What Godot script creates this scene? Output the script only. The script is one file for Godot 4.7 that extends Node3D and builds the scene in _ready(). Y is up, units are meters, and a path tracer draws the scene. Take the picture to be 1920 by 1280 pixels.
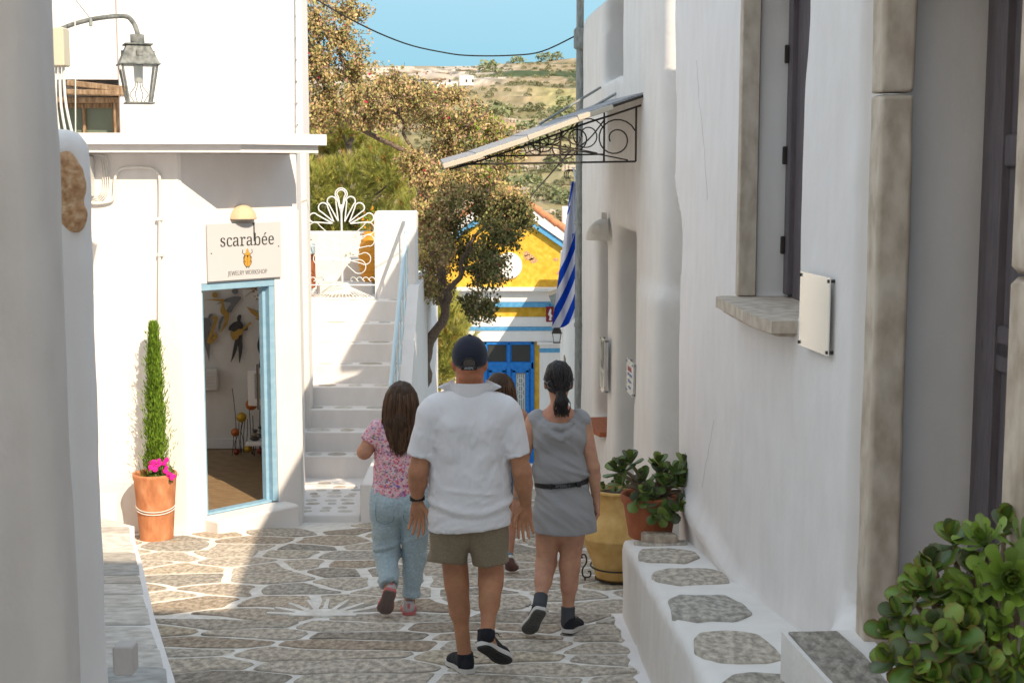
extends Node3D

const SLOPE := 0.11
var rng := RandomNumberGenerator.new()
var used := {}
var M := {}

func _ready() -> void:
	rng.seed = 7
	# camera
	var cam := Camera3D.new()
	cam.name = "camera"
	cam.position = Vector3(0, 2.7, 0)
	cam.rotation.x = -atan(330.0 / 2700.0)
	cam.fov = rad_to_deg(2.0 * atan(640.0 / 2700.0))
	cam.near = 0.05
	cam.far = 4000.0
	var dof := CameraAttributesPhysical.new()
	dof.frustum_focal_length = 50.6
	dof.frustum_focus_distance = 8.2
	dof.frustum_near = 0.05
	dof.frustum_far = 4000.0
	dof.exposure_aperture = 10.0
	cam.attributes = dof
	add_child(cam)
	cam.fov = rad_to_deg(2.0 * atan(640.0 / 2700.0))
	# sky and exposure
	var sm := ProceduralSkyMaterial.new()
	sm.sky_top_color = Color(0.565, 0.615, 0.665)
	sm.sky_horizon_color = Color(0.305, 0.475, 0.525)
	sm.sky_curve = 0.20
	sm.sky_energy_multiplier = 1.25
	sm.ground_horizon_color = Color(0.66, 0.72, 0.72)
	sm.ground_bottom_color = Color(0.40, 0.38, 0.34)
	sm.sun_angle_max = 40.0
	sm.sun_curve = 0.15
	var sky := Sky.new()
	sky.sky_material = sm
	var env := Environment.new()
	env.background_mode = Environment.BG_SKY
	env.sky = sky
	env.tonemap_mode = Environment.TONE_MAPPER_LINEAR
	env.tonemap_exposure = 1.96
	env.sdfgi_enabled = true
	env.ssao_enabled = true
	env.ssil_enabled = true
	var we := WorldEnvironment.new()
	we.name = "world"
	we.environment = env
	add_child(we)
	# sun
	var sun := DirectionalLight3D.new()
	sun.name = "sun"
	sun.light_energy = 0.95
	sun.light_color = Color(1.0, 0.925, 0.82)
	sun.light_angular_distance = 0.5
	sun.shadow_enabled = true
	sun.rotation = Vector3(-deg_to_rad(38.0), deg_to_rad(31.0), 0)
	add_child(sun)
	materials()
	build_ground()
	build_near_wall()
	build_far_wall()
	build_left_side()
	build_shop()
	build_stairs()
	build_yellow_house()
	build_hill()
	build_trees()
	build_things()
	build_plants()
	build_people()

# ---------------------------------------------------------------- naming
func numbered(called: String) -> String:
	var k: int = used.get(called, 0)
	used[called] = k + 1
	return called if k == 0 else "%s_%03d" % [called, k]

func tag(o: Node, label: String, category: String = "", group: String = "", kind: String = "") -> Node:
	if label: o.set_meta("label", label)
	if category: o.set_meta("category", category)
	if group: o.set_meta("group", group)
	if kind: o.set_meta("kind", kind)
	return o

func thing(called: String, label: String, category: String, at := Vector3.ZERO, turn := 0.0, group := "") -> Node3D:
	var o := Node3D.new()
	o.name = numbered(called)
	add_child(o)
	o.position = at
	o.rotation.y = turn
	tag(o, label, category, group)
	return o

func part(called: String, b, m: Material, parent: Node3D) -> MeshInstance3D:
	var o := MeshInstance3D.new()
	o.name = called
	o.mesh = b.mesh() if b is B else b
	o.material_override = m
	o.cast_shadow = GeometryInstance3D.SHADOW_CASTING_SETTING_ON
	if parent == self:
		o.name = numbered(called)
	parent.add_child(o, true)
	return o

func solo(called: String, b, m: Material, label: String, category: String, group := "") -> MeshInstance3D:
	var o := part(called, b, m, self)
	tag(o, label, category, group)
	return o

func struct(called: String, b, m: Material) -> MeshInstance3D:
	var o := part(called, b, m, self)
	o.set_meta("kind", "structure")
	return o

func stuff(o: Node) -> Node:
	o.set_meta("kind", "stuff")
	return o

func copy(o: Node3D, label := "", group := "") -> Node3D:
	var r: Node3D = o.duplicate()
	var base := String(o.name)
	var cut := base.length() - 4
	if cut > 0 and base[cut] == "_" and base.substr(cut + 1).is_valid_int():
		base = base.substr(0, cut)
	r.name = numbered(base)
	add_child(r)
	if label: r.set_meta("label", label)
	if group: r.set_meta("group", group)
	return r

func multi(called: String, mesh: Mesh, m: Material, xs: Array, cols: Array, parent: Node3D) -> MultiMeshInstance3D:
	var mm := MultiMesh.new()
	mm.transform_format = MultiMesh.TRANSFORM_3D
	mm.use_colors = cols.size() > 0
	mm.mesh = mesh
	mm.instance_count = xs.size()
	for i in xs.size():
		mm.set_instance_transform(i, xs[i])
		if cols.size() > 0:
			mm.set_instance_color(i, cols[i])
	var o := MultiMeshInstance3D.new()
	o.name = called
	o.multimesh = mm
	o.material_override = m
	parent.add_child(o, true)
	return o

func rr(a: float, b: float) -> float:
	return rng.randf_range(a, b)

# ---------------------------------------------------------------- mesh builder
class B:
	var v := PackedVector3Array()
	var n := PackedVector3Array()
	var uv := PackedVector2Array()
	var c := PackedColorArray()
	var ix := PackedInt32Array()
	var col := Color.WHITE
	func vert(p: Vector3, nn: Vector3, u := Vector2.ZERO) -> int:
		v.append(p); n.append(nn); uv.append(u); c.append(col)
		return v.size() - 1
	func t3(a: int, b: int, d: int) -> void: # counter-clockwise seen from outside; written clockwise
		ix.append(a); ix.append(d); ix.append(b)
	func tri(a: Vector3, b: Vector3, d: Vector3) -> void:
		var nn := (b - a).cross(d - a).normalized()
		t3(vert(a, nn), vert(b, nn), vert(d, nn))
	func quad(a: Vector3, b: Vector3, d: Vector3, e: Vector3, flat_uv := true) -> void:
		var nn := (b - a).cross(e - a).normalized()
		if nn == Vector3.ZERO: nn = (d - b).cross(e - b).normalized()
		var i := vert(a, nn, Vector2(0, 1)); vert(b, nn, Vector2(1, 1)); vert(d, nn, Vector2(1, 0)); vert(e, nn, Vector2(0, 0))
		t3(i, i + 1, i + 2); t3(i, i + 2, i + 3)
	func box(ce: Vector3, s: Vector3, be := 0.0, q := Basis.IDENTITY) -> void:
		var h := s * 0.5
		be = minf(be, minf(h.x, minf(h.y, h.z)) * 0.9)
		if be <= 0.0:
			for ax in 3:
				for sg in [-1.0, 1.0]:
					var w := Vector3.ZERO; w[ax] = sg
					var e1 := Vector3.ZERO; e1[(ax + 1) % 3] = 1.0
					var e2 := Vector3.ZERO; e2[(ax + 2) % 3] = sg
					quad(ce + q * ((w - e1 - e2) * h), ce + q * ((w + e1 - e2) * h), ce + q * ((w + e1 + e2) * h), ce + q * ((w - e1 + e2) * h))
			return
		var id := {}
		for ax in 3:
			for sx in [-1, 1]: for sy in [-1, 1]: for sz in [-1, 1]:
				var sv := Vector3(sx, sy, sz)
				var p := sv * (h - Vector3.ONE * be)
				p[ax] = sv[ax] * h[ax]
				var nn := Vector3.ZERO; nn[ax] = sv[ax]
				id[[ax, sx, sy, sz]] = vert(ce + q * p, q * nn)
		for ax in 3:
			for sg in [-1, 1]:
				var ids := []
				for k in [[-1, -1], [1, -1], [1, 1], [-1, 1]]:
					var s3 := [0, 0, 0]; s3[ax] = sg; s3[(ax + 1) % 3] = k[0]; s3[(ax + 2) % 3] = k[1] * sg
					ids.append(id[[ax, s3[0], s3[1], s3[2]]])
				t3(ids[0], ids[1], ids[2]); t3(ids[0], ids[2], ids[3])
		for ax in 3: # edges along ax
			var a1 := (ax + 1) % 3; var a2 := (ax + 2) % 3
			for s1 in [-1, 1]: for s2 in [-1, 1]:
				var k0 := [0, 0, 0]; k0[a1] = s1; k0[a2] = s2; k0[ax] = -1
				var k1 := k0.duplicate(); k1[ax] = 1
				var p0: int = id[[a1, k0[0], k0[1], k0[2]]]; var p1: int = id[[a1, k1[0], k1[1], k1[2]]]
				var r0: int = id[[a2, k0[0], k0[1], k0[2]]]; var r1: int = id[[a2, k1[0], k1[1], k1[2]]]
				if s1 * s2 > 0: t3(p0, r0, r1); t3(p0, r1, p1)
				else: t3(p0, p1, r1); t3(p0, r1, r0)
		for sx in [-1, 1]: for sy in [-1, 1]: for sz in [-1, 1]:
			var x: int = id[[0, sx, sy, sz]]; var y: int = id[[1, sx, sy, sz]]; var z: int = id[[2, sx, sy, sz]]
			if sx * sy * sz > 0: t3(x, y, z)
			else: t3(x, z, y)
	func tube(path: PackedVector3Array, r, sides := 6, caps := true, flat := 1.0) -> void:
		var m := path.size()
		var up := Vector3.UP
		var t0 := (path[1] - path[0]).normalized()
		if absf(t0.dot(up)) > 0.9: up = Vector3.RIGHT
		var s := t0.cross(up).normalized()
		var first := v.size()
		for i in m:
			var t := (path[mini(i + 1, m - 1)] - path[maxi(i - 1, 0)]).normalized()
			s = (s - t * s.dot(t)).normalized()
			var w := t.cross(s)
			var rad: float = r if (r is float or r is int) else r[i]
			for k in sides:
				var a := TAU * k / sides
				var d := s * cos(a) + w * sin(a) * flat
				vert(path[i] + d * rad, d.normalized(), Vector2(float(k) / sides, float(i) / (m - 1)))
		for i in m - 1:
			for k in sides:
				var a := first + i * sides + k; var b := first + i * sides + (k + 1) % sides
				t3(a, b, b + sides); t3(a, b + sides, a + sides)
		if caps:
			for e in [0, m - 1]:
				var t := (path[1] - path[0]).normalized() * -1.0 if e == 0 else (path[m - 1] - path[m - 2]).normalized()
				var ce := vert(path[e], t)
				for k in sides:
					var a: int = first + e * sides + k; var b: int = first + e * sides + (k + 1) % sides
					var na := vert(v[a], t); var nb := vert(v[b], t)
					if e == 0: t3(ce, nb, na)
					else: t3(ce, na, nb)
	func lathe(prof: PackedVector2Array, sides := 24, at := Vector3.ZERO, q := Basis.IDENTITY) -> void:
		var m := prof.size()
		var first := v.size()
		for i in m:
			var t := (prof[mini(i + 1, m - 1)] - prof[maxi(i - 1, 0)])
			var nn := Vector2(t.y, -t.x).normalized()
			for k in sides + 1:
				var a := TAU * k / sides
				vert(at + q * Vector3(cos(a) * prof[i].x, prof[i].y, -sin(a) * prof[i].x), q * Vector3(cos(a) * nn.x, nn.y, -sin(a) * nn.x), Vector2(float(k) / sides, float(i) / (m - 1)))
		for i in m - 1:
			for k in sides:
				var a := first + i * (sides + 1) + k; var b := a + 1; var d := a + sides + 1
				t3(a, b, d + 1); t3(a, d + 1, d)
	func prism(poly: PackedVector2Array, h0: float, h1: float, xf := Transform3D.IDENTITY) -> void: # polygon in x,z (or via xf), extruded along y
		var p := poly
		if Geometry2D.is_polygon_clockwise(p):
			p = p.duplicate(); p.reverse()
		var tris := Geometry2D.triangulate_polygon(p)
		var up := xf.basis.y.normalized() * signf(h1 - h0)
		var fl := xf.basis.determinant() * signf(h1 - h0)
		for e in [h1, h0]:
			var f := v.size()
			for q in p: vert(xf * Vector3(q.x, e, q.y), up if e == h1 else -up, q)
			for i in range(0, tris.size(), 3):
				var a: int = f + tris[i]; var b: int = f + tris[i + 1]; var d: int = f + tris[i + 2]
				var nn := (v[b] - v[a]).cross(v[d] - v[a])
				if nn.dot(n[a]) > 0.0: t3(a, b, d)
				else: t3(a, d, b)
		for i in p.size():
			var a2 := p[i]; var b2 := p[(i + 1) % p.size()]
			var A := xf * Vector3(a2.x, h0, a2.y); var Bb := xf * Vector3(b2.x, h0, b2.y)
			var C := xf * Vector3(b2.x, h1, b2.y); var D := xf * Vector3(a2.x, h1, a2.y)
			if fl > 0: quad(Bb, A, D, C)
			else: quad(A, Bb, C, D)
	func add(o: B, xf := Transform3D.IDENTITY) -> void:
		var f := v.size()
		v.append_array(xf * o.v)
		var nb := xf.basis.inverse().transposed()
		for q in o.n: n.append((nb * q).normalized())
		uv.append_array(o.uv); c.append_array(o.c)
		for i in o.ix: ix.append(i + f)
	func mesh() -> ArrayMesh:
		var a := []
		a.resize(Mesh.ARRAY_MAX)
		a[Mesh.ARRAY_VERTEX] = v; a[Mesh.ARRAY_NORMAL] = n; a[Mesh.ARRAY_TEX_UV] = uv; a[Mesh.ARRAY_COLOR] = c; a[Mesh.ARRAY_INDEX] = ix
		var m := ArrayMesh.new()
		m.add_surface_from_arrays(Mesh.PRIMITIVE_TRIANGLES, a)
		return m

# ---------------------------------------------------------------- distance fields meshed by surface nets
class Field:
	var o: Vector3
	var cs: float
	var nx: int
	var ny: int
	var nz: int
	var f := PackedFloat32Array()
	func _init(lo: Vector3, hi: Vector3, cell: float) -> void:
		o = lo; cs = cell
		nx = int(ceil((hi.x - lo.x) / cell)) + 1; ny = int(ceil((hi.y - lo.y) / cell)) + 1; nz = int(ceil((hi.z - lo.z) / cell)) + 1
		f.resize(nx * ny * nz); f.fill(1000.0)
	func bone(a: Vector3, b: Vector3, ra: float, rb: float, k := 0.03, fz := 1.0, cap := 0) -> void:
		var m := maxf(ra, rb) * maxf(1.0, fz) + k + 3.0 * cs
		var i0 := maxi(0, int((minf(a.x, b.x) - m - o.x) / cs)); var i1 := mini(nx - 1, int((maxf(a.x, b.x) + m - o.x) / cs) + 1)
		var j0 := maxi(0, int((minf(a.y, b.y) - m - o.y) / cs)); var j1 := mini(ny - 1, int((maxf(a.y, b.y) + m - o.y) / cs) + 1)
		var k0 := maxi(0, int((minf(a.z, b.z) - m - o.z) / cs)); var k1 := mini(nz - 1, int((maxf(a.z, b.z) + m - o.z) / cs) + 1)
		var dx := b.x - a.x; var dy := b.y - a.y; var dz := (b.z - a.z) / fz
		var l2 := maxf(dx * dx + dy * dy + dz * dz, 1e-9); var ln := sqrt(l2)
		var dr := rb - ra
		for kk in range(k0, k1 + 1):
			var pz := (o.z + kk * cs - a.z) / fz
			for jj in range(j0, j1 + 1):
				var py := o.y + jj * cs - a.y
				var p := nx * (jj + ny * kk) + i0
				var base := py * dy + pz * dz
				for ii in range(i0, i1 + 1):
					var px := o.x + ii * cs - a.x
					var h0 := (px * dx + base) / l2
					var h := clampf(h0, 0.0, 1.0)
					var hh := h
					if cap != 0:
						if (cap & 1) and h0 < 0.0: hh = h0
						elif (cap & 2) and h0 > 1.0: hh = h0
					var ex := px - dx * hh; var ey := py - dy * hh; var ez := pz - dz * hh
					var d := sqrt(ex * ex + ey * ey + ez * ez) - ra - dr * h
					if hh != h:
						d = maxf(d, (h0 - 1.0) * ln if h0 > 1.0 else -h0 * ln)
					var g := f[p]
					var e := k - absf(g - d)
					if e > 0.0: f[p] = minf(g, d) - e * e * 0.25 / k
					elif d < g: f[p] = d
					p += 1
	func chain(pts: Array, rs: Array, k := 0.03, fz := 1.0, cap_last := false) -> void:
		for i in pts.size() - 1:
			bone(pts[i], pts[i + 1], rs[i], rs[i + 1], k, fz, 2 if cap_last and i == pts.size() - 2 else 0)
	func ell(ce: Vector3, r: Vector3, k := 0.02, q := Basis.IDENTITY) -> void:
		var mr := maxf(r.x, maxf(r.y, r.z)); var mn := minf(r.x, minf(r.y, r.z))
		var m := mr + k + 3.0 * cs
		var qi := q.inverse()
		for kk in range(maxi(0, int((ce.z - m - o.z) / cs)), mini(nz - 1, int((ce.z + m - o.z) / cs) + 1) + 1):
			for jj in range(maxi(0, int((ce.y - m - o.y) / cs)), mini(ny - 1, int((ce.y + m - o.y) / cs) + 1) + 1):
				for ii in range(maxi(0, int((ce.x - m - o.x) / cs)), mini(nx - 1, int((ce.x + m - o.x) / cs) + 1) + 1):
					var d3 := qi * (o + Vector3(ii, jj, kk) * cs - ce)
					var s := (d3 / r).length()
					var d := (s - 1.0) * (d3.length() / s if s > 0.3 else mn)
					var p := ii + nx * (jj + ny * kk)
					var g := f[p]
					var e := k - absf(g - d)
					if e > 0.0: f[p] = minf(g, d) - e * e * 0.25 / k
					elif d < g: f[p] = d
	func cut(nrm: Vector3, d: float, k := 0.0) -> void: # keeps nrm.p < d
		var p := 0
		for kk in nz:
			for jj in ny:
				var b := nrm.y * (o.y + jj * cs) + nrm.z * (o.z + kk * cs) - d + nrm.x * o.x
				for ii in nx:
					var g := f[p]
					if g < 500.0:
						var e := b + nrm.x * ii * cs
						if k > 0.0:
							var w := k - absf(g - e)
							f[p] = maxf(g, e) + (w * w * 0.25 / k if w > 0.0 else 0.0)
						elif e > g: f[p] = e
					p += 1
	func carve(ce: Vector3, r: Vector3, q := Basis.IDENTITY, k := 0.02) -> void:
		var qi := q.inverse(); var mn := minf(r.x, minf(r.y, r.z))
		var R := r.length() + 0.05
		for kk in range(maxi(0, int((ce.z - R - o.z) / cs)), mini(nz - 1, int((ce.z + R - o.z) / cs) + 1) + 1):
			for jj in range(maxi(0, int((ce.y - R - o.y) / cs)), mini(ny - 1, int((ce.y + R - o.y) / cs) + 1) + 1):
				for ii in range(maxi(0, int((ce.x - R - o.x) / cs)), mini(nx - 1, int((ce.x + R - o.x) / cs) + 1) + 1):
					var d3 := qi * (o + Vector3(ii, jj, kk) * cs - ce)
					var s := (d3 / r).length()
					var d := -((s - 1.0) * (d3.length() / s if s > 0.3 else mn))
					var p := ii + nx * (jj + ny * kk)
					var g := f[p]
					if g > 500.0: continue
					var e := k - absf(g - d)
					f[p] = maxf(g, d) + (e * e * 0.25 / k if e > 0.0 else 0.0)
	func fill(fn: Callable) -> void:
		var p := 0
		for kk in nz:
			for jj in ny:
				for ii in nx:
					f[p] = fn.call(o + Vector3(ii, jj, kk) * cs)
					p += 1
	func wrinkle(fn: Callable, reach := 0.06) -> void:
		var p := 0
		for kk in nz:
			for jj in ny:
				for ii in nx:
					if absf(f[p]) < reach:
						f[p] += fn.call(o + Vector3(ii, jj, kk) * cs)
					p += 1
	func mesh(b: B, color = null) -> void:
		var idx := PackedInt32Array(); idx.resize(f.size()); idx.fill(-1)
		var lim := 3.0 * cs
		var sy := nx; var sz := nx * ny
		var cells := PackedInt32Array()
		for kk in nz - 1:
			for jj in ny - 1:
				var p := nx * (jj + ny * kk) - 1
				for ii in nx - 1:
					p += 1
					var a0 := f[p]
					if a0 > lim or a0 < -lim: continue
					var a1 := f[p + 1]; var a2 := f[p + sy]; var a3 := f[p + sy + 1]
					var a4 := f[p + sz]; var a5 := f[p + sz + 1]; var a6 := f[p + sz + sy]; var a7 := f[p + sz + sy + 1]
					var neg := int(a0 < 0.0) + int(a1 < 0.0) + int(a2 < 0.0) + int(a3 < 0.0) + int(a4 < 0.0) + int(a5 < 0.0) + int(a6 < 0.0) + int(a7 < 0.0)
					if neg == 0 or neg == 8: continue
					var sx := 0.0; var syy := 0.0; var szz := 0.0; var cnt := 0
					if (a0 < 0.0) != (a1 < 0.0): sx += a0 / (a0 - a1); cnt += 1
					if (a2 < 0.0) != (a3 < 0.0): sx += a2 / (a2 - a3); syy += 1.0; cnt += 1
					if (a4 < 0.0) != (a5 < 0.0): sx += a4 / (a4 - a5); szz += 1.0; cnt += 1
					if (a6 < 0.0) != (a7 < 0.0): sx += a6 / (a6 - a7); syy += 1.0; szz += 1.0; cnt += 1
					if (a0 < 0.0) != (a2 < 0.0): syy += a0 / (a0 - a2); cnt += 1
					if (a1 < 0.0) != (a3 < 0.0): syy += a1 / (a1 - a3); sx += 1.0; cnt += 1
					if (a4 < 0.0) != (a6 < 0.0): syy += a4 / (a4 - a6); szz += 1.0; cnt += 1
					if (a5 < 0.0) != (a7 < 0.0): syy += a5 / (a5 - a7); sx += 1.0; szz += 1.0; cnt += 1
					if (a0 < 0.0) != (a4 < 0.0): szz += a0 / (a0 - a4); cnt += 1
					if (a1 < 0.0) != (a5 < 0.0): szz += a1 / (a1 - a5); sx += 1.0; cnt += 1
					if (a2 < 0.0) != (a6 < 0.0): szz += a2 / (a2 - a6); syy += 1.0; cnt += 1
					if (a3 < 0.0) != (a7 < 0.0): szz += a3 / (a3 - a7); sx += 1.0; syy += 1.0; cnt += 1
					var q := o + (Vector3(ii, jj, kk) + Vector3(sx, syy, szz) / cnt) * cs
					var g := Vector3(a1 + a3 + a5 + a7 - a0 - a2 - a4 - a6, a2 + a3 + a6 + a7 - a0 - a1 - a4 - a5, a4 + a5 + a6 + a7 - a0 - a1 - a2 - a3).normalized()
					if color is Callable: b.col = color.call(q, g)
					elif color is Color: b.col = color
					idx[p] = b.vert(q, g, Vector2(q.x, q.y))
					cells.append(p)
		for p in cells:
			var ii := p % nx; var jj := (p / nx) % ny; var kk := p / sz
			var a := f[p] < 0.0
			if jj > 0 and kk > 0 and a != (f[p + 1] < 0.0):
				quads(b, idx[p - sy - sz], idx[p - sz], idx[p], idx[p - sy], a)
			if ii > 0 and kk > 0 and a != (f[p + sy] < 0.0):
				quads(b, idx[p - 1 - sz], idx[p - 1], idx[p], idx[p - sz], a)
			if ii > 0 and jj > 0 and a != (f[p + sz] < 0.0):
				quads(b, idx[p - 1 - sy], idx[p - sy], idx[p], idx[p - 1], a)
	func quads(b: B, p: int, q: int, r: int, s: int, a: bool) -> void:
		if p < 0 or q < 0 or r < 0 or s < 0: return
		if a: b.t3(p, q, r); b.t3(p, r, s)
		else: b.t3(p, r, q); b.t3(p, s, r)

static func smax(a: float, b: float, k: float) -> float:
	var e := k - absf(a - b)
	return maxf(a, b) + (e * e * 0.25 / k if e > 0.0 else 0.0)

static func smin(a: float, b: float, k: float) -> float:
	return -smax(-a, -b, k)

static func sbox(p: Vector3, ce: Vector3, h: Vector3, r: float) -> float:
	var q := (p - ce).abs() - h + Vector3.ONE * r
	return Vector3(maxf(q.x, 0), maxf(q.y, 0), maxf(q.z, 0)).length() + minf(maxf(q.x, maxf(q.y, q.z)), 0.0) - r

func noise(seed_: int, freq: float, oct := 4) -> FastNoiseLite:
	var s := FastNoiseLite.new()
	s.seed = seed_; s.frequency = freq; s.fractal_octaves = oct
	s.noise_type = FastNoiseLite.TYPE_SIMPLEX_SMOOTH
	return s

func arc(ce: Vector3, ax: Vector3, ay: Vector3, r0: float, r1: float, a0: float, a1: float, n := 20) -> PackedVector3Array:
	var p := PackedVector3Array()
	for i in n + 1:
		var t := float(i) / n
		var a := lerpf(a0, a1, t); var r := lerpf(r0, r1, t)
		p.append(ce + ax * cos(a) * r + ay * sin(a) * r)
	return p

func spline(pts: Array, n := 6) -> PackedVector3Array:
	var out := PackedVector3Array()
	for i in pts.size() - 1:
		var a: Vector3 = pts[maxi(i - 1, 0)]; var b: Vector3 = pts[i]; var c: Vector3 = pts[i + 1]; var d: Vector3 = pts[mini(i + 2, pts.size() - 1)]
		for k in n:
			out.append(b.cubic_interpolate(c, a, d, float(k) / n))
	out.append(pts[-1])
	return out

# ---------------------------------------------------------------- materials
func lin(r: float, g: float, b: float) -> Color:
	return Color(r, g, b)

func noise_tex(seed_: int, freq: float, oct: int, c0: Color, c1: Color, normal := false, size := 512, mid = null, kind := 0) -> NoiseTexture2D:
	var t := NoiseTexture2D.new()
	var s := noise(seed_, freq, oct)
	if kind == 1: s.noise_type = FastNoiseLite.TYPE_CELLULAR
	t.noise = s
	t.width = size; t.height = size
	t.seamless = true
	t.normalize = true
	if normal:
		t.as_normal_map = true
		t.bump_strength = 6.0
	else:
		var g := Gradient.new()
		g.set_color(0, c0.linear_to_srgb()); g.set_color(1, c1.linear_to_srgb())
		g.set_offset(0, 0.15); g.set_offset(1, 0.85)
		if mid != null: g.add_point(0.5, (mid as Color).linear_to_srgb())
		t.color_ramp = g
	return t

func flat_mat(c: Color, rough := 0.8, metal := 0.0) -> StandardMaterial3D:
	var m := StandardMaterial3D.new()
	m.albedo_color = c.linear_to_srgb()
	m.roughness = rough
	m.metallic = metal
	m.metallic_specular = 0.4
	return m

func tex_mat(c0: Color, c1: Color, freq: float, scale: Vector3, rough: float, bump: float, seed_ := 1, world := true, mid = null, bfreq := 0.03, bscale := Vector3.ZERO) -> StandardMaterial3D:
	var m := StandardMaterial3D.new()
	m.albedo_texture = noise_tex(seed_, freq, 5, c0, c1, false, 512, mid)
	m.roughness = rough
	m.metallic_specular = 0.35
	m.vertex_color_use_as_albedo = true
	m.uv1_triplanar = true
	m.uv1_world_triplanar = world
	m.uv1_scale = scale
	if bump > 0.0:
		m.normal_enabled = true
		m.normal_texture = noise_tex(seed_ + 50, bfreq, 5, Color.BLACK, Color.WHITE, true)
		m.normal_scale = bump
	return m

func vc_mat(rough := 0.8, metal := 0.0, spec := 0.4) -> StandardMaterial3D:
	var m := StandardMaterial3D.new()
	m.vertex_color_use_as_albedo = true
	m.roughness = rough
	m.metallic = metal
	m.metallic_specular = spec
	return m

func glass_mat(tint := Color(0.9, 0.95, 0.95), a := 0.12) -> StandardMaterial3D:
	var m := StandardMaterial3D.new()
	m.albedo_color = Color(tint.r, tint.g, tint.b, a)
	m.transparency = BaseMaterial3D.TRANSPARENCY_ALPHA
	m.roughness = 0.05
	m.metallic_specular = 0.5
	return m

func materials() -> void:
	M.plaster = tex_mat(lin(0.775, 0.742, 0.722), lin(0.82, 0.788, 0.77), 0.014, Vector3(0.8, 0.3, 0.8), 0.92, 0.045, 3, true, null, 0.08)
	M.plaster_warm = tex_mat(lin(0.735, 0.70, 0.66), lin(0.79, 0.76, 0.722), 0.012, Vector3(0.7, 0.35, 0.7), 0.92, 0.07, 5, true, null, 0.10)
	M.paint_joint = tex_mat(lin(0.64, 0.605, 0.55), lin(0.80, 0.775, 0.735), 0.02, Vector3(0.9, 0.9, 0.9), 0.9, 0.4, 7, true, null, 0.05)
	M.slate = tex_mat(lin(0.255, 0.222, 0.185), lin(0.66, 0.585, 0.485), 0.02, Vector3(0.95, 0.95, 0.5), 0.8, 0.6, 9, true, lin(0.45, 0.395, 0.325), 0.06)
	M.slate.albedo_texture.width = 1024; M.slate.albedo_texture.height = 1024; M.slate.albedo_texture.noise.fractal_octaves = 7; M.slate.albedo_texture.noise.fractal_gain = 0.56
	M.marble = tex_mat(lin(0.42, 0.345, 0.27), lin(0.63, 0.55, 0.46), 0.014, Vector3(1.3, 0.7, 1.3), 0.75, 0.05, 11, true, lin(0.54, 0.46, 0.375), 0.08)
	M.marble_pale = tex_mat(lin(0.46, 0.425, 0.375), lin(0.72, 0.68, 0.62), 0.02, Vector3(0.8, 0.8, 1.15), 0.8, 0.35, 28, true, lin(0.61, 0.57, 0.515))
	M.rawstone = tex_mat(lin(0.34, 0.17, 0.08), lin(0.68, 0.50, 0.33), 0.02, Vector3(3, 3, 3), 0.85, 0.8, 12, true, lin(0.54, 0.32, 0.17))
	M.terracotta = tex_mat(lin(0.36, 0.135, 0.06), lin(0.62, 0.30, 0.16), 0.014, Vector3(1.4, 0.6, 1.4), 0.8, 0.15, 13, true, lin(0.50, 0.205, 0.095))
	M.redclay = tex_mat(lin(0.33, 0.10, 0.045), lin(0.44, 0.15, 0.07), 0.014, Vector3(2, 1, 2), 0.65, 0.1, 14)
	M.jar = tex_mat(lin(0.52, 0.30, 0.09), lin(0.70, 0.46, 0.18), 0.014, Vector3(1.2, 1.2, 1.2), 0.75, 0.2, 15)
	M.yellow = tex_mat(lin(0.66, 0.36, 0.035), lin(0.82, 0.50, 0.075), 0.02, Vector3(0.6, 0.6, 0.6), 0.9, 0.3, 16)
	M.blue = tex_mat(lin(0.015, 0.16, 0.52), lin(0.03, 0.22, 0.62), 0.02, Vector3(1, 1, 1), 0.5, 0.1, 17)
	M.paleblue = tex_mat(lin(0.24, 0.42, 0.56), lin(0.32, 0.50, 0.63), 0.02, Vector3(1, 1, 1), 0.5, 0.1, 18)
	M.trimblue = tex_mat(lin(0.08, 0.30, 0.55), lin(0.14, 0.38, 0.62), 0.02, Vector3(1, 1, 1), 0.6, 0.1, 19)
	M.iron = flat_mat(lin(0.05, 0.042, 0.035), 0.6, 0.4)
	M.galv = tex_mat(lin(0.20, 0.22, 0.21), lin(0.36, 0.37, 0.36), 0.03, Vector3(2, 0.5, 2), 0.5, 0.1, 20)
	M.verdigris = tex_mat(lin(0.09, 0.10, 0.095), lin(0.30, 0.31, 0.295), 0.02, Vector3(1.6, 1.6, 1.6), 0.6, 0.25, 21, false, lin(0.19, 0.20, 0.19))
	M.oldwood = tex_mat(lin(0.16, 0.10, 0.055), lin(0.40, 0.29, 0.19), 0.02, Vector3(3, 0.5, 3), 0.85, 0.5, 22)
	M.door_grey = tex_mat(lin(0.125, 0.105, 0.115), lin(0.155, 0.135, 0.145), 0.02, Vector3(3, 0.4, 3), 0.55, 0.15, 23)
	M.white_metal = flat_mat(lin(0.74, 0.76, 0.76), 0.45)
	M.pale_metal = flat_mat(lin(0.56, 0.72, 0.80), 0.45)
	M.plastic_white = flat_mat(lin(0.74, 0.73, 0.70), 0.5)
	M.glass = glass_mat()
	M.dark_glass = flat_mat(lin(0.05, 0.05, 0.045), 0.12)
	M.bark = tex_mat(lin(0.10, 0.07, 0.05), lin(0.30, 0.23, 0.18), 0.03, Vector3(4, 1.2, 4), 0.95, 1.0, 24)
	M.roof_tile = tex_mat(lin(0.42, 0.15, 0.07), lin(0.66, 0.30, 0.16), 0.03, Vector3(2, 2, 2), 0.85, 0.2, 25)
	M.leaf = vc_mat(0.75, 0.0, 0.25)
	M.leaf.backlight_enabled = true
	M.leaf.backlight = Color(0.16, 0.16, 0.06)
	M.crack = flat_mat(lin(0.48, 0.45, 0.42), 1.0)
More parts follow.
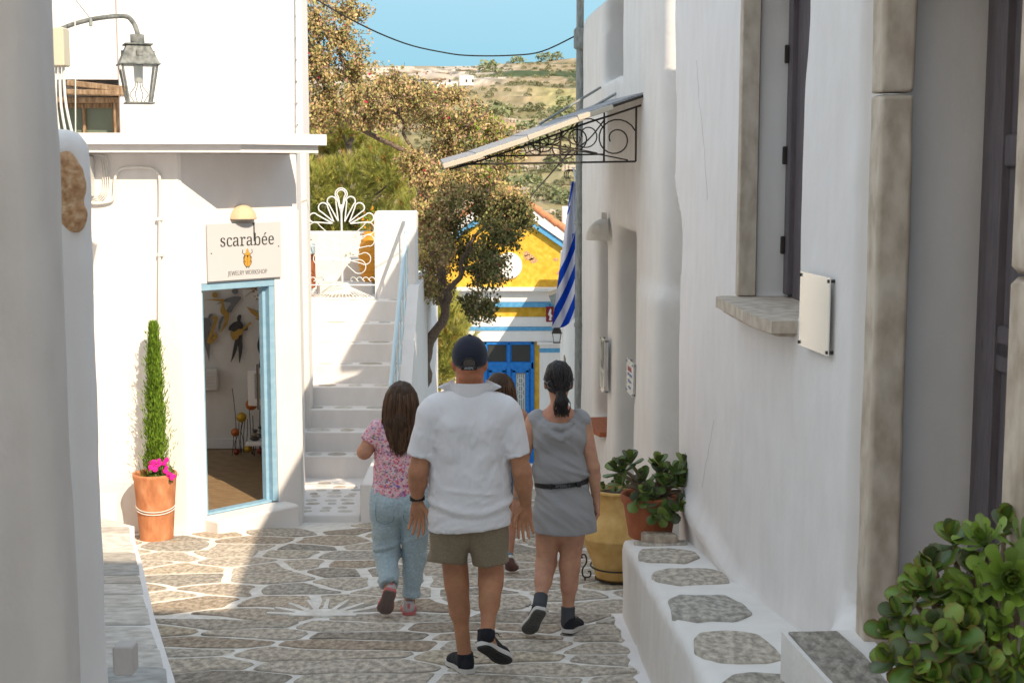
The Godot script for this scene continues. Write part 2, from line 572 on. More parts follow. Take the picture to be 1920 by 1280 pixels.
	M.plaster_grey = tex_mat(lin(0.53, 0.488, 0.455), lin(0.60, 0.558, 0.525), 0.012, Vector3(0.7, 0.35, 0.7), 0.92, 0.06, 85, true, null, 0.08)
	M.pale_stem = tex_mat(lin(0.16, 0.115, 0.075), lin(0.36, 0.29, 0.20), 0.05, Vector3(8, 3, 8), 0.9, 0.5, 84)
	M.vc = vc_mat()
	M.skin = tex_mat(Color(0.88, 0.86, 0.86), Color(1, 1, 1), 0.05, Vector3(6, 6, 6), 0.55, 0.12, 40, false, null, 0.2)
	M.skin.subsurf_scatter_enabled = true
	M.skin.subsurf_scatter_strength = 0.06
	M.vc_soft = vc_mat(0.95, 0.0, 0.2)
	M.woodfloor = tex_mat(lin(0.20, 0.125, 0.065), lin(0.36, 0.25, 0.14), 0.02, Vector3(0.6, 1, 4.0), 0.5, 0.1, 26)
	M.black = flat_mat(lin(0.015, 0.015, 0.015), 0.5)

# ---------------------------------------------------------------- ground and paving
func gy(x: float, d: float) -> float: # height of the street at distance d
	if d <= 12.5: return -SLOPE * (d - 7.8)
	return -SLOPE * 4.7 - 0.17 * (d - 12.5)

func gp(x: float, d: float, h := 0.0) -> Vector3:
	return Vector3(x, gy(x, d) + h, -d)

func build_ground() -> void:
	var b := B.new()
	var nn := noise(31, 1.3)
	var xs := 64; var ds := 150
	for j in ds + 1:
		var d := -8.0 + 40.0 * j / ds
		for i in xs + 1:
			var x := -6.0 + 9.0 * i / xs
			b.vert(Vector3(x, gy(x, d) + 0.001 + 0.006 * nn.get_noise_2d(x * 3.0, d * 3.0), -d), Vector3(0, 1, 0.11).normalized())
	for j in ds:
		for i in xs:
			var a := i + (xs + 1) * j
			b.t3(a, a + 1, a + xs + 2); b.t3(a, a + xs + 2, a + xs + 1)
	var pav := struct("pavement", b, M.paint_joint)
	paving(pav)

func clip_poly(poly: PackedVector2Array, m: Vector2, nrm: Vector2) -> PackedVector2Array: # keeps the side against nrm
	var out := PackedVector2Array()
	for i in poly.size():
		var a := poly[i]; var b := poly[(i + 1) % poly.size()]
		var da := (a - m).dot(nrm); var db := (b - m).dot(nrm)
		if da <= 0.0: out.append(a)
		if da * db < 0.0: out.append(a.lerp(b, da / (da - db)))
	return out

func smooth_poly(p: PackedVector2Array, w := 0.22) -> PackedVector2Array:
	var out := PackedVector2Array()
	for i in p.size():
		var a := p[i]; var b := p[(i + 1) % p.size()]
		out.append(a.lerp(b, w)); out.append(a.lerp(b, 1.0 - w))
	return out

func voronoi(seeds: Array, weights: Callable) -> Array: # [polygon] in plan, metric stretched by weights(seed) -> Vector2
	var out := []
	for i in seeds.size():
		var s: Vector2 = seeds[i]
		var w: Vector2 = weights.call(s)
		var poly := PackedVector2Array([s + Vector2(-1.6, -1.6), s + Vector2(1.6, -1.6), s + Vector2(1.6, 1.6), s + Vector2(-1.6, 1.6)])
		for j in seeds.size():
			if i == j: continue
			var t: Vector2 = seeds[j]
			if absf(t.y - s.y) > 2.2 or absf(t.x - s.x) > 3.4: continue
			var nrm := (t - s) * w * w
			poly = clip_poly(poly, (s + t) * 0.5, nrm)
			if poly.size() < 3: break
		out.append(poly)
	return out

func stone_mesh(poly: PackedVector2Array, h: Callable, up: float, bevel := 0.008) -> B:
	var b := B.new()
	var ce := Vector2.ZERO
	for q in poly: ce += q / poly.size()
	var tint := rr(0.62, 1.36)
	var warm := rr(-0.06, 0.10)
	b.col = Color(tint * (1.0 + warm), tint, tint * (1.0 - warm))
	var tilt := Vector2(rr(-0.006, 0.006), rr(-0.006, 0.006))
	var n0 := Vector3(-tilt.x, 1, 0.11 + tilt.y).normalized()
	var top := PackedVector2Array(); 
	for q in poly: top.append(q - (q - ce).normalized() * bevel)
	var c0 := b.vert(Vector3(ce.x, h.call(ce) + up, -ce.y), n0)
	var f := b.v.size()
	for q in top: b.vert(Vector3(q.x, h.call(q) + up + (q - ce).dot(tilt), -q.y), n0)
	for q in poly:
		var o := (q - ce).normalized()
		b.vert(Vector3(q.x, h.call(q) + up - bevel * 0.8 + (q - ce).dot(tilt), -q.y), (n0 + Vector3(o.x, 0, -o.y)).normalized())
	for q in poly:
		var o := (q - ce).normalized()
		b.vert(Vector3(q.x, h.call(q) - 0.03, -q.y), Vector3(o.x, 0, -o.y))
	var m := poly.size()
	for i in m:
		var j := (i + 1) % m
		b.t3(c0, f + i, f + j)
		for r in 2:
			b.t3(f + r * m + i, f + (r + 1) * m + i, f + (r + 1) * m + j)
			b.t3(f + r * m + i, f + (r + 1) * m + j, f + r * m + j)
	var area := 0.0
	for i in m: area += poly[i].cross(poly[(i + 1) % m])
	if area < 0.0:
		for i in range(0, b.ix.size(), 3):
			var t := b.ix[i + 1]; b.ix[i + 1] = b.ix[i + 2]; b.ix[i + 2] = t
	return b

func paving(pav: Node3D) -> void:
	var seeds := []
	# long courses in front
	var d := 5.6
	var row := 0
	while d < 8.75:
		var dd := rr(0.17, 0.36)
		var x := -2.6 + rr(0.0, 0.6)
		while x < 1.4:
			var w := rr(0.45, 1.25)
			seeds.append(Vector2(x + w * 0.5, d + dd * 0.5 + rr(-0.03, 0.03) - (x + w * 0.5) * 0.06))
			x += w
		d += dd
		row += 1
	# crazy paving beyond
	d = 8.9
	while d < 17.0:
		var dd2 := rr(0.36, 0.50)
		var x := -4.4 + rr(0.0, 0.3)
		while x < 1.6:
			var w := rr(0.26, 0.80)
			seeds.append(Vector2(x + w * 0.5, d + dd2 * 0.5 + rr(-0.19, 0.19)))
			x += w
		d += dd2
	var wf := func(s: Vector2) -> Vector2: return Vector2(0.42, 1.0) if s.y < 8.75 else Vector2(0.85, 1.0)
	var polys := voronoi(seeds, wf)
	var hf := func(q: Vector2) -> float: return gy(q.x, q.y)
	var wob := noise(77, 2.2, 2)
	var count := 0
	var rest := B.new()
	for i in polys.size():
		var s: Vector2 = seeds[i]
		var poly: PackedVector2Array = polys[i]
		if poly.size() < 3: continue
		var lx := -1.33 - (s.y - 5.5) * 0.307 if s.y < 9.9 else -3.4
		var rx := 0.75 if s.y < 8.9 else 1.1
		if s.x < lx - 0.15 or s.x > rx + 0.25: continue
		if s.y > 12.1 and s.x < -2.7: continue
		if s.y > 12.6 and s.x < -1.45: continue
		# finer outline, bent
		var fine := PackedVector2Array()
		for k in poly.size():
			var a := poly[k]; var c := poly[(k + 1) % poly.size()]
			var m := maxi(1, int(a.distance_to(c) / 0.15))
			for t in m:
				var q := a.lerp(c, float(t) / m)
				q += Vector2(wob.get_noise_2d(q.x, q.y), wob.get_noise_2d(q.x + 40.0, q.y)) * 0.05 + Vector2(wob.get_noise_2d(q.x * 4.0, q.y * 4.0 + 9.0), wob.get_noise_2d(q.x * 4.0 + 70.0, q.y * 4.0)) * 0.022
				fine.append(q)
		var inset := Geometry2D.offset_polygon(fine, -rr(0.017, 0.033) if s.y < 8.75 else -rr(0.028, 0.046), Geometry2D.JOIN_MITER)
		if inset.is_empty(): continue
		var p2: PackedVector2Array = inset[0]
		if p2.size() < 3: continue
		p2 = smooth_poly(p2, 0.12)
		var st := stone_mesh(p2, hf, rr(0.007, 0.014), 0.007)
		if count < 290:
			part("paving_stone", st, M.slate, pav)
		else:
			rest.add(st)
		count += 1
	if rest.v.size() > 0:
		stuff(part("paving_stones_far", rest, M.slate, pav))
	# painted sun on the slab in the lane
	var sun := B.new()
	var sc := gp(-1.18, 8.72)
	for k in 9:
		var a := PI * (0.04 + 0.92 * k / 8.0)
		var e := Vector2(cos(a), sin(a))
		var r0 := Vector2(e.x * 0.16, e.y * 0.09); var r1 := Vector2(e.x * 0.36, e.y * 0.24)
		var sd := Vector2(-e.y, e.x) * 0.010
		var pl := PackedVector2Array([r0 - sd * 1.6, r1 - sd, r1 + sd, r0 + sd * 1.6])
		sun.prism(pl, -0.01, 0.019, Transform3D(Basis(Vector3.RIGHT, Vector3(0, 1, 0), Vector3(0, 0.11, -1)), sc))
	var disc := PackedVector2Array()
	for k in 15:
		var a := PI * k / 14.0
		disc.append(Vector2(cos(a) * 0.21, sin(a) * 0.10 - 0.02))
	sun.prism(disc, -0.01, 0.021, Transform3D(Basis(Vector3.RIGHT, Vector3(0, 1, 0), Vector3(0, 0.11, -1)), sc))
	part("painted_sun", sun, M.paint_joint, pav)
	paint_strip(pav, [Vector2(0.73, 6.3), Vector2(0.70, 8.75)], 0.085, 1.0, 3)
	paint_strip(pav, [Vector2(-2.62, 12.35), Vector2(-2.06, 12.98)], 0.10, -1.0, 4)
	paint_strip(pav, [Vector2(-3.5, 12.18), Vector2(-2.80, 12.18)], 0.07, -1.0, 5)

func paint_strip(parent: Node3D, a: Array, w: float, side: float, seed_: int) -> void: # whitewash slopped over the paving along a wall foot
	var r := RandomNumberGenerator.new(); r.seed = seed_
	var b := B.new()
	var n := 26
	var prev := []
	for i in n + 1:
		var t := float(i) / n
		var p: Vector2 = (a[0] as Vector2).lerp(a[1], t)
		var dirv: Vector2 = (a[1] - a[0]).normalized()
		var o := Vector2(-dirv.y, dirv.x) * side
		var q := p + o * w * r.randf_range(0.55, 1.15)
		var cur := [gp(p.x, p.y, 0.020), gp(q.x, q.y, 0.017), gp(q.x + o.x * 0.004, q.y + o.y * 0.004, -0.004)]
		if i > 0:
			for k in 2:
				var f := b.v.size()
				b.quad(prev[k], prev[k + 1], cur[k + 1], cur[k])
				if b.n[f].y < 0.0:
					for m in 4: b.n[f + m] = -b.n[f + m]
					for m in range(b.ix.size() - 6, b.ix.size(), 3):
						var tt := b.ix[m + 1]; b.ix[m + 1] = b.ix[m + 2]; b.ix[m + 2] = tt
		prev = cur
	part("paint_edge", b, M.plaster, parent)

func cracks(o: Node3D, paths: Array, seed_: int) -> void: # hairline cracks and small chips in the plaster
	var r := RandomNumberGenerator.new(); r.seed = seed_
	for p in paths:
		var pts := PackedVector3Array()
		var a: Vector3 = p[0]; var c: Vector3 = p[1]
		var off := Vector3.ZERO
		for i in 15:
			off += Vector3(0, r.randf_range(-1, 1), r.randf_range(-1, 1)) * a.distance_to(c) * 0.018
			pts.append(a.lerp(c, i / 14.0) + off)
		var b := B.new(); b.tube(pts, 0.0009, 4)
		part("crack", b, M.crack, o)

# ---------------------------------------------------------------- right-hand walls
func wall_frame(x0: float) -> Transform3D: # local -z runs up the street along the wall, local x goes into it
	return Transform3D(Basis(Vector3.UP, atan(0.059)), Vector3(x0, 0, 0))

func build_near_wall() -> void:
	var xf := wall_frame(1.595)
	var o := thing("white_house", "white plastered house beside the bench, with a marble framed window and doorway", "house")
	o.transform = xf
	var nn := noise(5, 0.55, 3); var n2 := noise(6, 3.2, 2)
	var f := Field.new(Vector3(-0.22, -0.7, -9.62), Vector3(0.62, 4.3, -3.0), 0.045)
	f.fill(func(p: Vector3) -> float:
		var zfar := -9.40 + 0.26 / (1.0 + exp((p.y - 2.42) * 22.0)) + 0.10 / (1.0 + exp((p.y - 1.1) * 3.0))
		var d := sbox(p, Vector3(0.28, 1.5, (zfar - 2.0) * 0.5), Vector3(0.28, 2.6, (-2.0 - zfar) * 0.5), 0.055)
		d = smax(d, -sbox(p, Vector3(0.2, 2.85, -6.76), Vector3(0.75, 0.83, 0.585), 0.02), 0.05)
		d = smax(d, -sbox(p, Vector3(0.2, 2.15, -4.50), Vector3(0.75, 1.35, 0.70), 0.02), 0.06)
		d = smax(d, -sbox(p, Vector3(-0.02, 2.2, -4.56), Vector3(0.085, 1.30, 0.80), 0.02), 0.08)
		d = smin(d, (p - Vector3(0.02, 0.85, -5.26)).length() - 0.13, 0.14)
		d = smin(d, maxf(Vector3(p.x - 0.03, p.y + 0.075 * p.z + 0.02, 0).length() - 0.06, zfar + 0.12 - p.z), 0.10)
		return d + 0.022 * nn.get_noise_3dv(p) + 0.004 * n2.get_noise_3dv(p))
	var b := B.new()
	f.mesh(b)
	part("wall", b, M.plaster, o)
	b = B.new()
	b.box(Vector3(0.29, 1.9, 0.4), Vector3(0.58, 4.4, 7.0), 0.03) # same wall behind the camera
	b.box(Vector3(2.4, 4.06, -3.8), Vector3(3.65, 0.16, 11.0), 0.02) # roof
	b.box(Vector3(4.3, 1.7, -3.8), Vector3(0.3, 4.6, 11.0), 0.02)
	b.box(Vector3(0.30, 4.44, -4.1), Vector3(0.5, 0.82, 8.9), 0.04) # unseen parapet, added so the shadow reaches over the people
	b.box(Vector3(2.4, 1.7, -9.1), Vector3(3.5, 4.6, 0.3), 0.02)
	b.box(Vector3(2.4, 0.3, -3.8), Vector3(3.5, 0.1, 10.4), 0.0)
	part("rear_wall", b, M.plaster, o)
	cracks(o, [[Vector3(-0.004, 3.3, -8.6), Vector3(-0.004, 2.5, -8.2)], [Vector3(-0.006, 1.3, -7.9), Vector3(-0.006, 0.85, -8.2)]], 9)
	# window: marble jamb, sill, frame and shutters
	b = B.new()
	b.box(Vector3(0.028, 2.80, -7.325), Vector3(0.096, 1.52, 0.06), 0.008)
	part("window_jamb", b, M.marble, o)
	b = B.new()
	var sp := PackedVector2Array([Vector2(-0.13, -7.30), Vector2(-0.10, -7.36), Vector2(0.24, -7.36), Vector2(0.24, -6.16), Vector2(-0.12, -6.15), Vector2(-0.145, -6.4), Vector2(-0.13, -6.9)])
	b.prism(sp, 1.985, 2.038)
	var under := PackedVector2Array([Vector2(-0.10, -7.26), Vector2(0.24, -7.3), Vector2(0.24, -6.18), Vector2(-0.08, -6.2), Vector2(-0.115, -6.6)])
	b.prism(under, 1.965, 1.984)
	part("window_sill", b, M.marble, o)
	b = B.new()
	b.box(Vector3(0.27, 2.85, -6.74), Vector3(0.05, 1.64, 1.17), 0.004)
	for k in 3: b.box(Vector3(0.235, 2.85, -7.27 + 0.53 * k), Vector3(0.04, 1.6, 0.08), 0.006)
	var fr := part("window_shutter", b, M.door_grey, o)
	for yy in [2.3, 2.75, 3.25]:
		b = B.new()
		b.box(Vector3(0.205, yy, -7.29), Vector3(0.02, 0.09, 0.025), 0.004)
		part("hinge", b, M.iron, fr)
	# doorway: marble jamb stones, grey door
	for k in [[0.93, 2.951, 0.0], [2.949, 3.72, 0.004]]:
		var g := Field.new(Vector3(-0.1, k[0] - 0.06, -5.27), Vector3(0.42, k[1] + 0.06, -5.0), 0.022)
		var y0: float = k[0]; var y1: float = k[1]
		var n3 := noise(8, 1.6, 3)
		g.fill(func(p: Vector3) -> float: return sbox(p, Vector3(0.045, (y0 + y1) * 0.5, -5.125), Vector3(0.062, (y1 - y0) * 0.5, 0.062), 0.008) + 0.010 * n3.get_noise_3dv(p))
		b = B.new(); g.mesh(b)
		part("marble_jamb", b, M.marble, o)
	for k in [[0.93, 2.4], [2.41, 3.62]]:
		b = B.new()
		b.box(Vector3(0.05, (k[0] + k[1]) * 0.5, -3.86), Vector3(0.12, k[1] - k[0], 0.13), 0.02)
		part("marble_jamb", b, M.marble, o)
	b = B.new()
	b.box(Vector3(0.41, 2.2, -4.5), Vector3(0.05, 2.7, 1.3), 0.0)
	for z in [-4.98, -4.93, -4.50]: b.box(Vector3(0.375, 2.2, z), Vector3(0.045, 2.7, 0.05), 0.008)
	for y in [0.95, 2.05, 2.10, 2.75]:
		b.box(Vector3(0.38, y, -4.5), Vector3(0.03, 0.11, 1.1), 0.008)
	b.box(Vector3(0.39, 1.5, -4.72), Vector3(0.02, 0.75, 0.22), 0.008)
	b.box(Vector3(0.39, 2.42, -4.72), Vector3(0.02, 0.4, 0.22), 0.008)
	var dr := part("door", b, M.door_grey, o)
	# acrylic plaque on stand-offs
	var pl := thing("mirror_plaque", "small shiny plaque on four studs between the marble window and the doorway", "plaque")
	pl.transform = xf * Transform3D(Basis.IDENTITY, Vector3(-0.040, 2.112, -5.81)) * Transform3D(Basis(Vector3.UP, 0.055), Vector3(0.004, 0, 0.03))
	b = B.new()
	b.box(Vector3.ZERO, Vector3(0.006, 0.31, 0.37), 0.002)
	var mm := flat_mat(lin(0.82, 0.80, 0.76), 0.14, 0.65)
	part("panel", b, mm, pl)
	for yy in [-0.14, 0.14]:
		for zz in [-0.175, 0.175]:
			b = B.new()
			b.tube(PackedVector3Array([Vector3(-0.009, yy, zz), Vector3(0.035, yy, zz)]), 0.007, 8)
			part("stud", b, M.iron, pl)
	# bench along the wall
	var bn := thing("stone_bench", "white plastered bench with slate slabs set in its top", "bench")
	var nb := noise(9, 1.1, 3)
	f = Field.new(Vector3(0.5, -0.6, -9.1), Vector3(1.6, 1.1, -3.6), 0.034)
	f.fill(func(p: Vector3) -> float:
		var q := p; q.y -= -(0.11) * (-p.z - 7.8)
		var xw := 1.595 + 0.059 * p.z
		var xf0 := 0.684 + 0.012 * (p.z + 8.7)
		var cx := (xf0 + xw + 0.1) * 0.5
		var d := sbox(Vector3(q.x, q.y, q.z), Vector3(cx, 0.0, -6.2), Vector3((xw + 0.1 - xf0) * 0.5, 0.50, 2.55), 0.045)
		return d + 0.012 * nb.get_noise_3dv(p * 1.3))
	b = B.new(); f.mesh(b)
	part("bench_body", b, M.plaster_warm, bn)
	var hb := func(q: Vector2) -> float: return gy(q.x, q.y) + 0.50
	var slabs := [[0.91, 8.52, 0.17, 0.10], [0.90, 8.05, 0.19, 0.24], [0.93, 7.36, 0.20, 0.24], [0.91, 6.55, 0.19, 0.30], [0.915, 5.72, 0.17, 0.30], [0.92, 5.0, 0.17, 0.28], [0.93, 4.35, 0.17, 0.25]]
	for s in slabs:
		var pts := PackedVector2Array()
		for k in 12:
			var a := TAU * k / 12.0 + rr(-0.16, 0.16)
			var e := 1.0 / pow(pow(absf(cos(a)), 3.6) + pow(absf(sin(a)), 3.6), 1.0 / 3.6)
			pts.append(Vector2(s[0] + cos(a) * s[2] * e * rr(0.86, 1.08), s[1] + sin(a) * s[3] * e * rr(0.86, 1.08)))
		part("slate_slab", stone_mesh(smooth_poly(pts, 0.12), hb, 0.014, 0.008), M.slate, bn)
	var pts2 := PackedVector2Array([Vector2(0.78, 8.50), Vector2(0.98, 8.44), Vector2(1.01, 8.52), Vector2(0.97, 8.66), Vector2(0.80, 8.68)])
	var loose := stone_mesh(smooth_poly(pts2, 0.2), hb, 0.062, 0.01)
	solo("loose_stone", loose, M.slate, "loose flat grey stone on the bench end below the red clay pot", "stone")
	# step before the doorway
	var st := thing("door_step", "white step with a slate top in front of the marble doorway", "step")
	b = B.new()
	b.prism(PackedVector2Array([Vector2(1.00, -5.17), Vector2(1.31, -5.19), Vector2(1.40, -3.6), Vector2(1.10, -3.6), Vector2(1.10, -4.2)]), 0.3, 0.985)
	part("step_body", b, M.plaster_warm, st)
	var hs := func(_q: Vector2) -> float: return 0.985
	part("slate_top", stone_mesh(PackedVector2Array([Vector2(1.02, 5.14), Vector2(1.20, 5.15), Vector2(1.235, 4.9), Vector2(1.26, 4.4), Vector2(1.24, 3.9), Vector2(1.12, 3.9), Vector2(1.115, 4.3), Vector2(1.06, 4.75)]), hs, 0.014, 0.006), M.slate, st)

func build_far_wall() -> void:
	var xf := wall_frame(1.646)
	var o := thing("whitewashed_house", "white house beyond the bench, with the grey canopy over its deep door", "house")
	o.transform = xf
	var nn := noise(15, 0.7, 3)
	var f := Field.new(Vector3(-0.25, -1.9, -15.6), Vector3(0.7, 4.5, -9.9), 0.05)
	f.fill(func(p: Vector3) -> float:
		var d := sbox(p, Vector3(0.3, 1.1, -12.78), Vector3(0.3, 3.15, 2.62), 0.10)
		d = smin(d, sbox(p, Vector3(0.285, 0.0, -10.62), Vector3(0.32, 1.80, 0.48), 0.08), 0.10)
		d = smax(d, -sbox(p, Vector3(0.1, 4.0, -12.95), Vector3(0.42, 0.53, 0.70), 0.05), 0.06)
		d = smax(d, -sbox(p, Vector3(0.1, 1.12, -13.65), Vector3(0.40, 0.90, 0.44), 0.05), 0.08)
		d = smax(d, -sbox(p, Vector3(0.1, 0.75, -12.06), Vector3(0.42, 1.40, 0.62), 0.05), 0.10)
		return d + 0.013 * nn.get_noise_3dv(p))
	var b := B.new(); f.mesh(b)
	part("wall", b, M.plaster_warm, o)
	b = B.new()
	b.box(Vector3(2.4, 4.15, -12.8), Vector3(3.7, 0.16, 5.1), 0.02)
	b.box(Vector3(4.3, 1.2, -12.8), Vector3(0.3, 6.1, 5.1), 0.02)
	b.box(Vector3(2.5, 1.2, -15.3), Vector3(3.4, 6.1, 0.2), 0.02)
	b.box(Vector3(2.5, 1.2, -10.4), Vector3(3.4, 6.1, 0.2), 0.02)
	part("rear_wall", b, M.plaster_warm, o)
	b = B.new()
	b.box(Vector3(0.12, 4.56, -13.6), Vector3(0.62, 0.12, 4.2), 0.02)
	part("eave", b, M.plaster, o)
	b = B.new()
	b.box(Vector3(0.40, 3.98, -12.95), Vector3(0.05, 1.1, 1.3), 0.0)
	b.box(Vector3(0.37, 3.98, -12.62), Vector3(0.05, 1.0, 0.06), 0.01)
	part("upper_window", b, M.door_grey, o)
	b = B.new()
	b.box(Vector3(0.40, 1.12, -13.65), Vector3(0.05, 1.8, 0.86), 0.0)
	for y in [0.3, 1.15, 1.98]: b.box(Vector3(0.37, y, -13.65), Vector3(0.04, 0.06, 0.86), 0.01)
	part("lower_window", b, M.galv, o)
	b = B.new()
	b.prism(PackedVector2Array([Vector2(-0.16, -14.03), Vector2(0.38, -14.07), Vector2(0.38, -13.23), Vector2(-0.05, -13.22), Vector2(-0.12, -13.5)]), 0.19, 0.235)
	part("window_sill", b, M.redclay, o)
	b = B.new()
	b.box(Vector3(0.42, 0.72, -12.06), Vector3(0.06, 2.75, 1.22), 0.0)
	for z in [-12.56, -12.08, -11.55]: b.box(Vector3(0.385, 0.72, z), Vector3(0.04, 2.7, 0.09), 0.01)
	for y in [-0.5, 0.9, 2.05]: b.box(Vector3(0.38, y, -12.06), Vector3(0.04, 0.10, 1.1), 0.01)
	var d := part("door", b, M.galv, o)
	b = B.new()
	b.box(Vector3(0.35, 0.80, -12.5), Vector3(0.02, 0.22, 0.09), 0.006)
	part("lock", b, M.iron, d)
	# drainpipe
	var dp := thing("drainpipe", "grey galvanised drainpipe running down the corner of the house behind the flag", "drainpipe")
	b = B.new()
	var px := xf * Vector3(-0.025, 0, -15.40)
	b.tube(PackedVector3Array([px + Vector3(0, -1.2, 0), px + Vector3(0, 2.2, 0), px + Vector3(0, 4.5, 0)]), 0.040, 14)
	part("pipe", b, M.galv, dp)
	b = B.new()
	b.box(px + Vector3(0, 4.02, 0), Vector3(0.13, 0.22, 0.13), 0.02)
	part("hopper", b, M.galv, dp)
	for y in [1.0, 2.1, 3.1]:
		b = B.new(); b.lathe(PackedVector2Array([Vector2(0.041, -0.02), Vector2(0.049, -0.02), Vector2(0.049, 0.02), Vector2(0.041, 0.02)]), 14, px + Vector3(0, y, 0))
		part("clip", b, M.galv, dp)
	b = B.new()
	b.tube(PackedVector3Array([px + Vector3(0.085, -1.1, 0.05), px + Vector3(0.085, 3.0, 0.05)]), 0.014, 8)
	solo("conduit_pipe", b, M.plastic_white, "thin white conduit running up the wall right beside the grey drainpipe", "pipe")

	# house behind the camera on the right; it keeps the foreground in shade
	var hb := thing("tall_house", "tall white house at the near end of the lane", "house")
	b = B.new()
	b.box(Vector3(3.9, 3.6, 5.3), Vector3(4.6, 9.4, 10.0), 0.05)
	part("wall", b, M.plaster, hb)

# ---------------------------------------------------------------- near left piers, left house, bench
func build_left_side() -> void:
	var o := thing("plaster_pier", "tall white plastered wall corner close to the camera, left of the lamp", "wall")
	var nn := noise(25, 0.8, 3)
	var f := Field.new(Vector3(-2.4, -0.6, -4.4), Vector3(-1.0, 4.6, -3.3), 0.04)
	f.fill(func(p: Vector3) -> float:
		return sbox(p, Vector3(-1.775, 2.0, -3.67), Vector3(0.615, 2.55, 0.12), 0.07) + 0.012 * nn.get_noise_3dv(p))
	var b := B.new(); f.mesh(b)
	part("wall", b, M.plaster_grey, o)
	b = B.new()
	b.box(Vector3(-2.35, 3.6, 2.2), Vector3(0.9, 9.0, 11.2), 0.03)  # unseen wall behind the camera, made tall to bounce warm sunlight
	part("rear_wall", b, M.plaster_warm, o)
	# lower pier with bare stone
	var q := thing("stone_pier", "white wall end with rounded shoulder and a bare brown stone in its plaster", "wall")
	f = Field.new(Vector3(-2.3, -0.6, -5.4), Vector3(-1.2, 3.1, -4.4), 0.026)
	var n2 := noise(26, 1.5, 3)
	f.fill(func(p: Vector3) -> float:
		var d := sbox(p, Vector3(-1.78, 1.1, -4.81), Vector3(0.372, 1.72, 0.09), 0.075)
		return d + 0.014 * n2.get_noise_3dv(p))
	f.carve(Vector3(-1.452, 2.63, -4.712), Vector3(0.066, 0.150, 0.020), Basis(Vector3.BACK, 0.08), 0.008)
	b = B.new(); f.mesh(b)
	part("wall", b, M.plaster, q)
	var g := Field.new(Vector3(-1.56, 2.42, -4.85), Vector3(-1.34, 2.85, -4.66), 0.009)
	var n3 := noise(27, 9.0, 3)
	g.ell(Vector3(-1.455, 2.655, -4.742), Vector3(0.060, 0.112, 0.034), 0.01, Basis(Vector3.BACK, 0.16))
	g.ell(Vector3(-1.446, 2.535, -4.742), Vector3(0.056, 0.062, 0.034), 0.02, Basis(Vector3.BACK, -0.2))
	g.wrinkle(func(p: Vector3) -> float: return 0.010 * n3.get_noise_3dv(p) + 0.020 * n3.get_noise_3dv(p * 0.35))
	b = B.new(); g.mesh(b)
	part("bare_stone", b, M.rawstone, q)
	b = B.new()
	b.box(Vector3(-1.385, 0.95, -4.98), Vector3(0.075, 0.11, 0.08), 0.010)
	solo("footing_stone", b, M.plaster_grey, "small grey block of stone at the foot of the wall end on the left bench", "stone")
	# house wall that runs from the pier to the shop
	var h := thing("side_house", "white house wall that carries the street lamp, mostly hidden", "house")
	b = B.new()
	var poly := PackedVector2Array([Vector2(-1.72, -5.2), Vector2(-3.98, -12.1), Vector2(-7.0, -12.1), Vector2(-7.0, -5.2)])
	b.prism(poly, -1.0, 4.6)
	part("wall", b, M.plaster, h)
	# bench / raised step
	var bn := thing("low_bench", "long low bench of pale stone slabs edged in whitewash, left of the lane", "bench")
	b = B.new()
	var e0 := [Vector2(-1.10, 4.6), Vector2(-1.35, 5.55), Vector2(-1.76, 6.85), Vector2(-2.22, 8.4), Vector2(-2.50, 9.3), Vector2(-2.66, 9.9), Vector2(-3.02, 10.35)]
	var i0 := [Vector2(-1.75, 4.6), Vector2(-1.90, 5.55), Vector2(-2.3, 6.85), Vector2(-2.8, 8.4), Vector2(-3.1, 9.3), Vector2(-3.3, 9.9), Vector2(-3.5, 10.45)]
	var body := PackedVector2Array()
	for p in e0: body.append(Vector2(p.x, -p.y))
	for k in i0.size(): body.append(Vector2(i0[-1 - k].x, -i0[-1 - k].y))
	for k in e0.size() - 1:
		var a: Vector2 = e0[k]; var c: Vector2 = e0[k + 1]; var dd: Vector2 = i0[k + 1]; var ee: Vector2 = i0[k]
		b.quad(gp(a.x, a.y, 0.41), gp(c.x, c.y, 0.41), gp(dd.x, dd.y, 0.41), gp(ee.x, ee.y, 0.41))
		b.quad(gp(c.x, c.y, 0.41), gp(a.x, a.y, 0.41), gp(a.x, a.y, -0.1), gp(c.x, c.y, -0.1))
	b.quad(gp(e0[-1].x, e0[-1].y, 0.41), gp(e0[-1].x, e0[-1].y, -0.1), gp(i0[-1].x, i0[-1].y, -0.1), gp(i0[-1].x, i0[-1].y, 0.41))
	part("bench_body", b, M.plaster, bn)
	var hb := func(s: Vector2) -> float: return gy(s.x, s.y) + 0.41
	var d := 5.0
	while d < 10.2:
		var w := rr(0.26, 0.55)
		var d1 := minf(d + w - 0.035, 10.28)
		var row := PackedVector2Array([Vector2(left_edge(e0, d) - 0.03, d), Vector2(left_edge(e0, d1) - 0.03, d1 + rr(-0.03, 0.03)), Vector2(left_edge(i0, d1), d1), Vector2(left_edge(i0, d), d)])
		part("stone_slab", stone_mesh(smooth_poly(row, 0.06), hb, 0.010, 0.008), M.marble_pale, bn)
		d += w
	# low second ledge against the shop
	b = B.new()
	b.prism(PackedVector2Array([Vector2(-2.92, -10.4), Vector2(-3.35, -11.95), Vector2(-3.98, -11.95), Vector2(-3.55, -10.4)]), -0.6, -0.05)
	solo("low_ledge", b, M.plaster, "short white ledge between the left bench and the corner of the shop", "ledge")

func left_edge(e: Array, d: float) -> float:
	for k in e.size() - 1:
		if d <= e[k + 1].y: return lerpf(e[k].x, e[k + 1].x, (d - e[k].y) / (e[k + 1].y - e[k].y))
	return e[-1].x

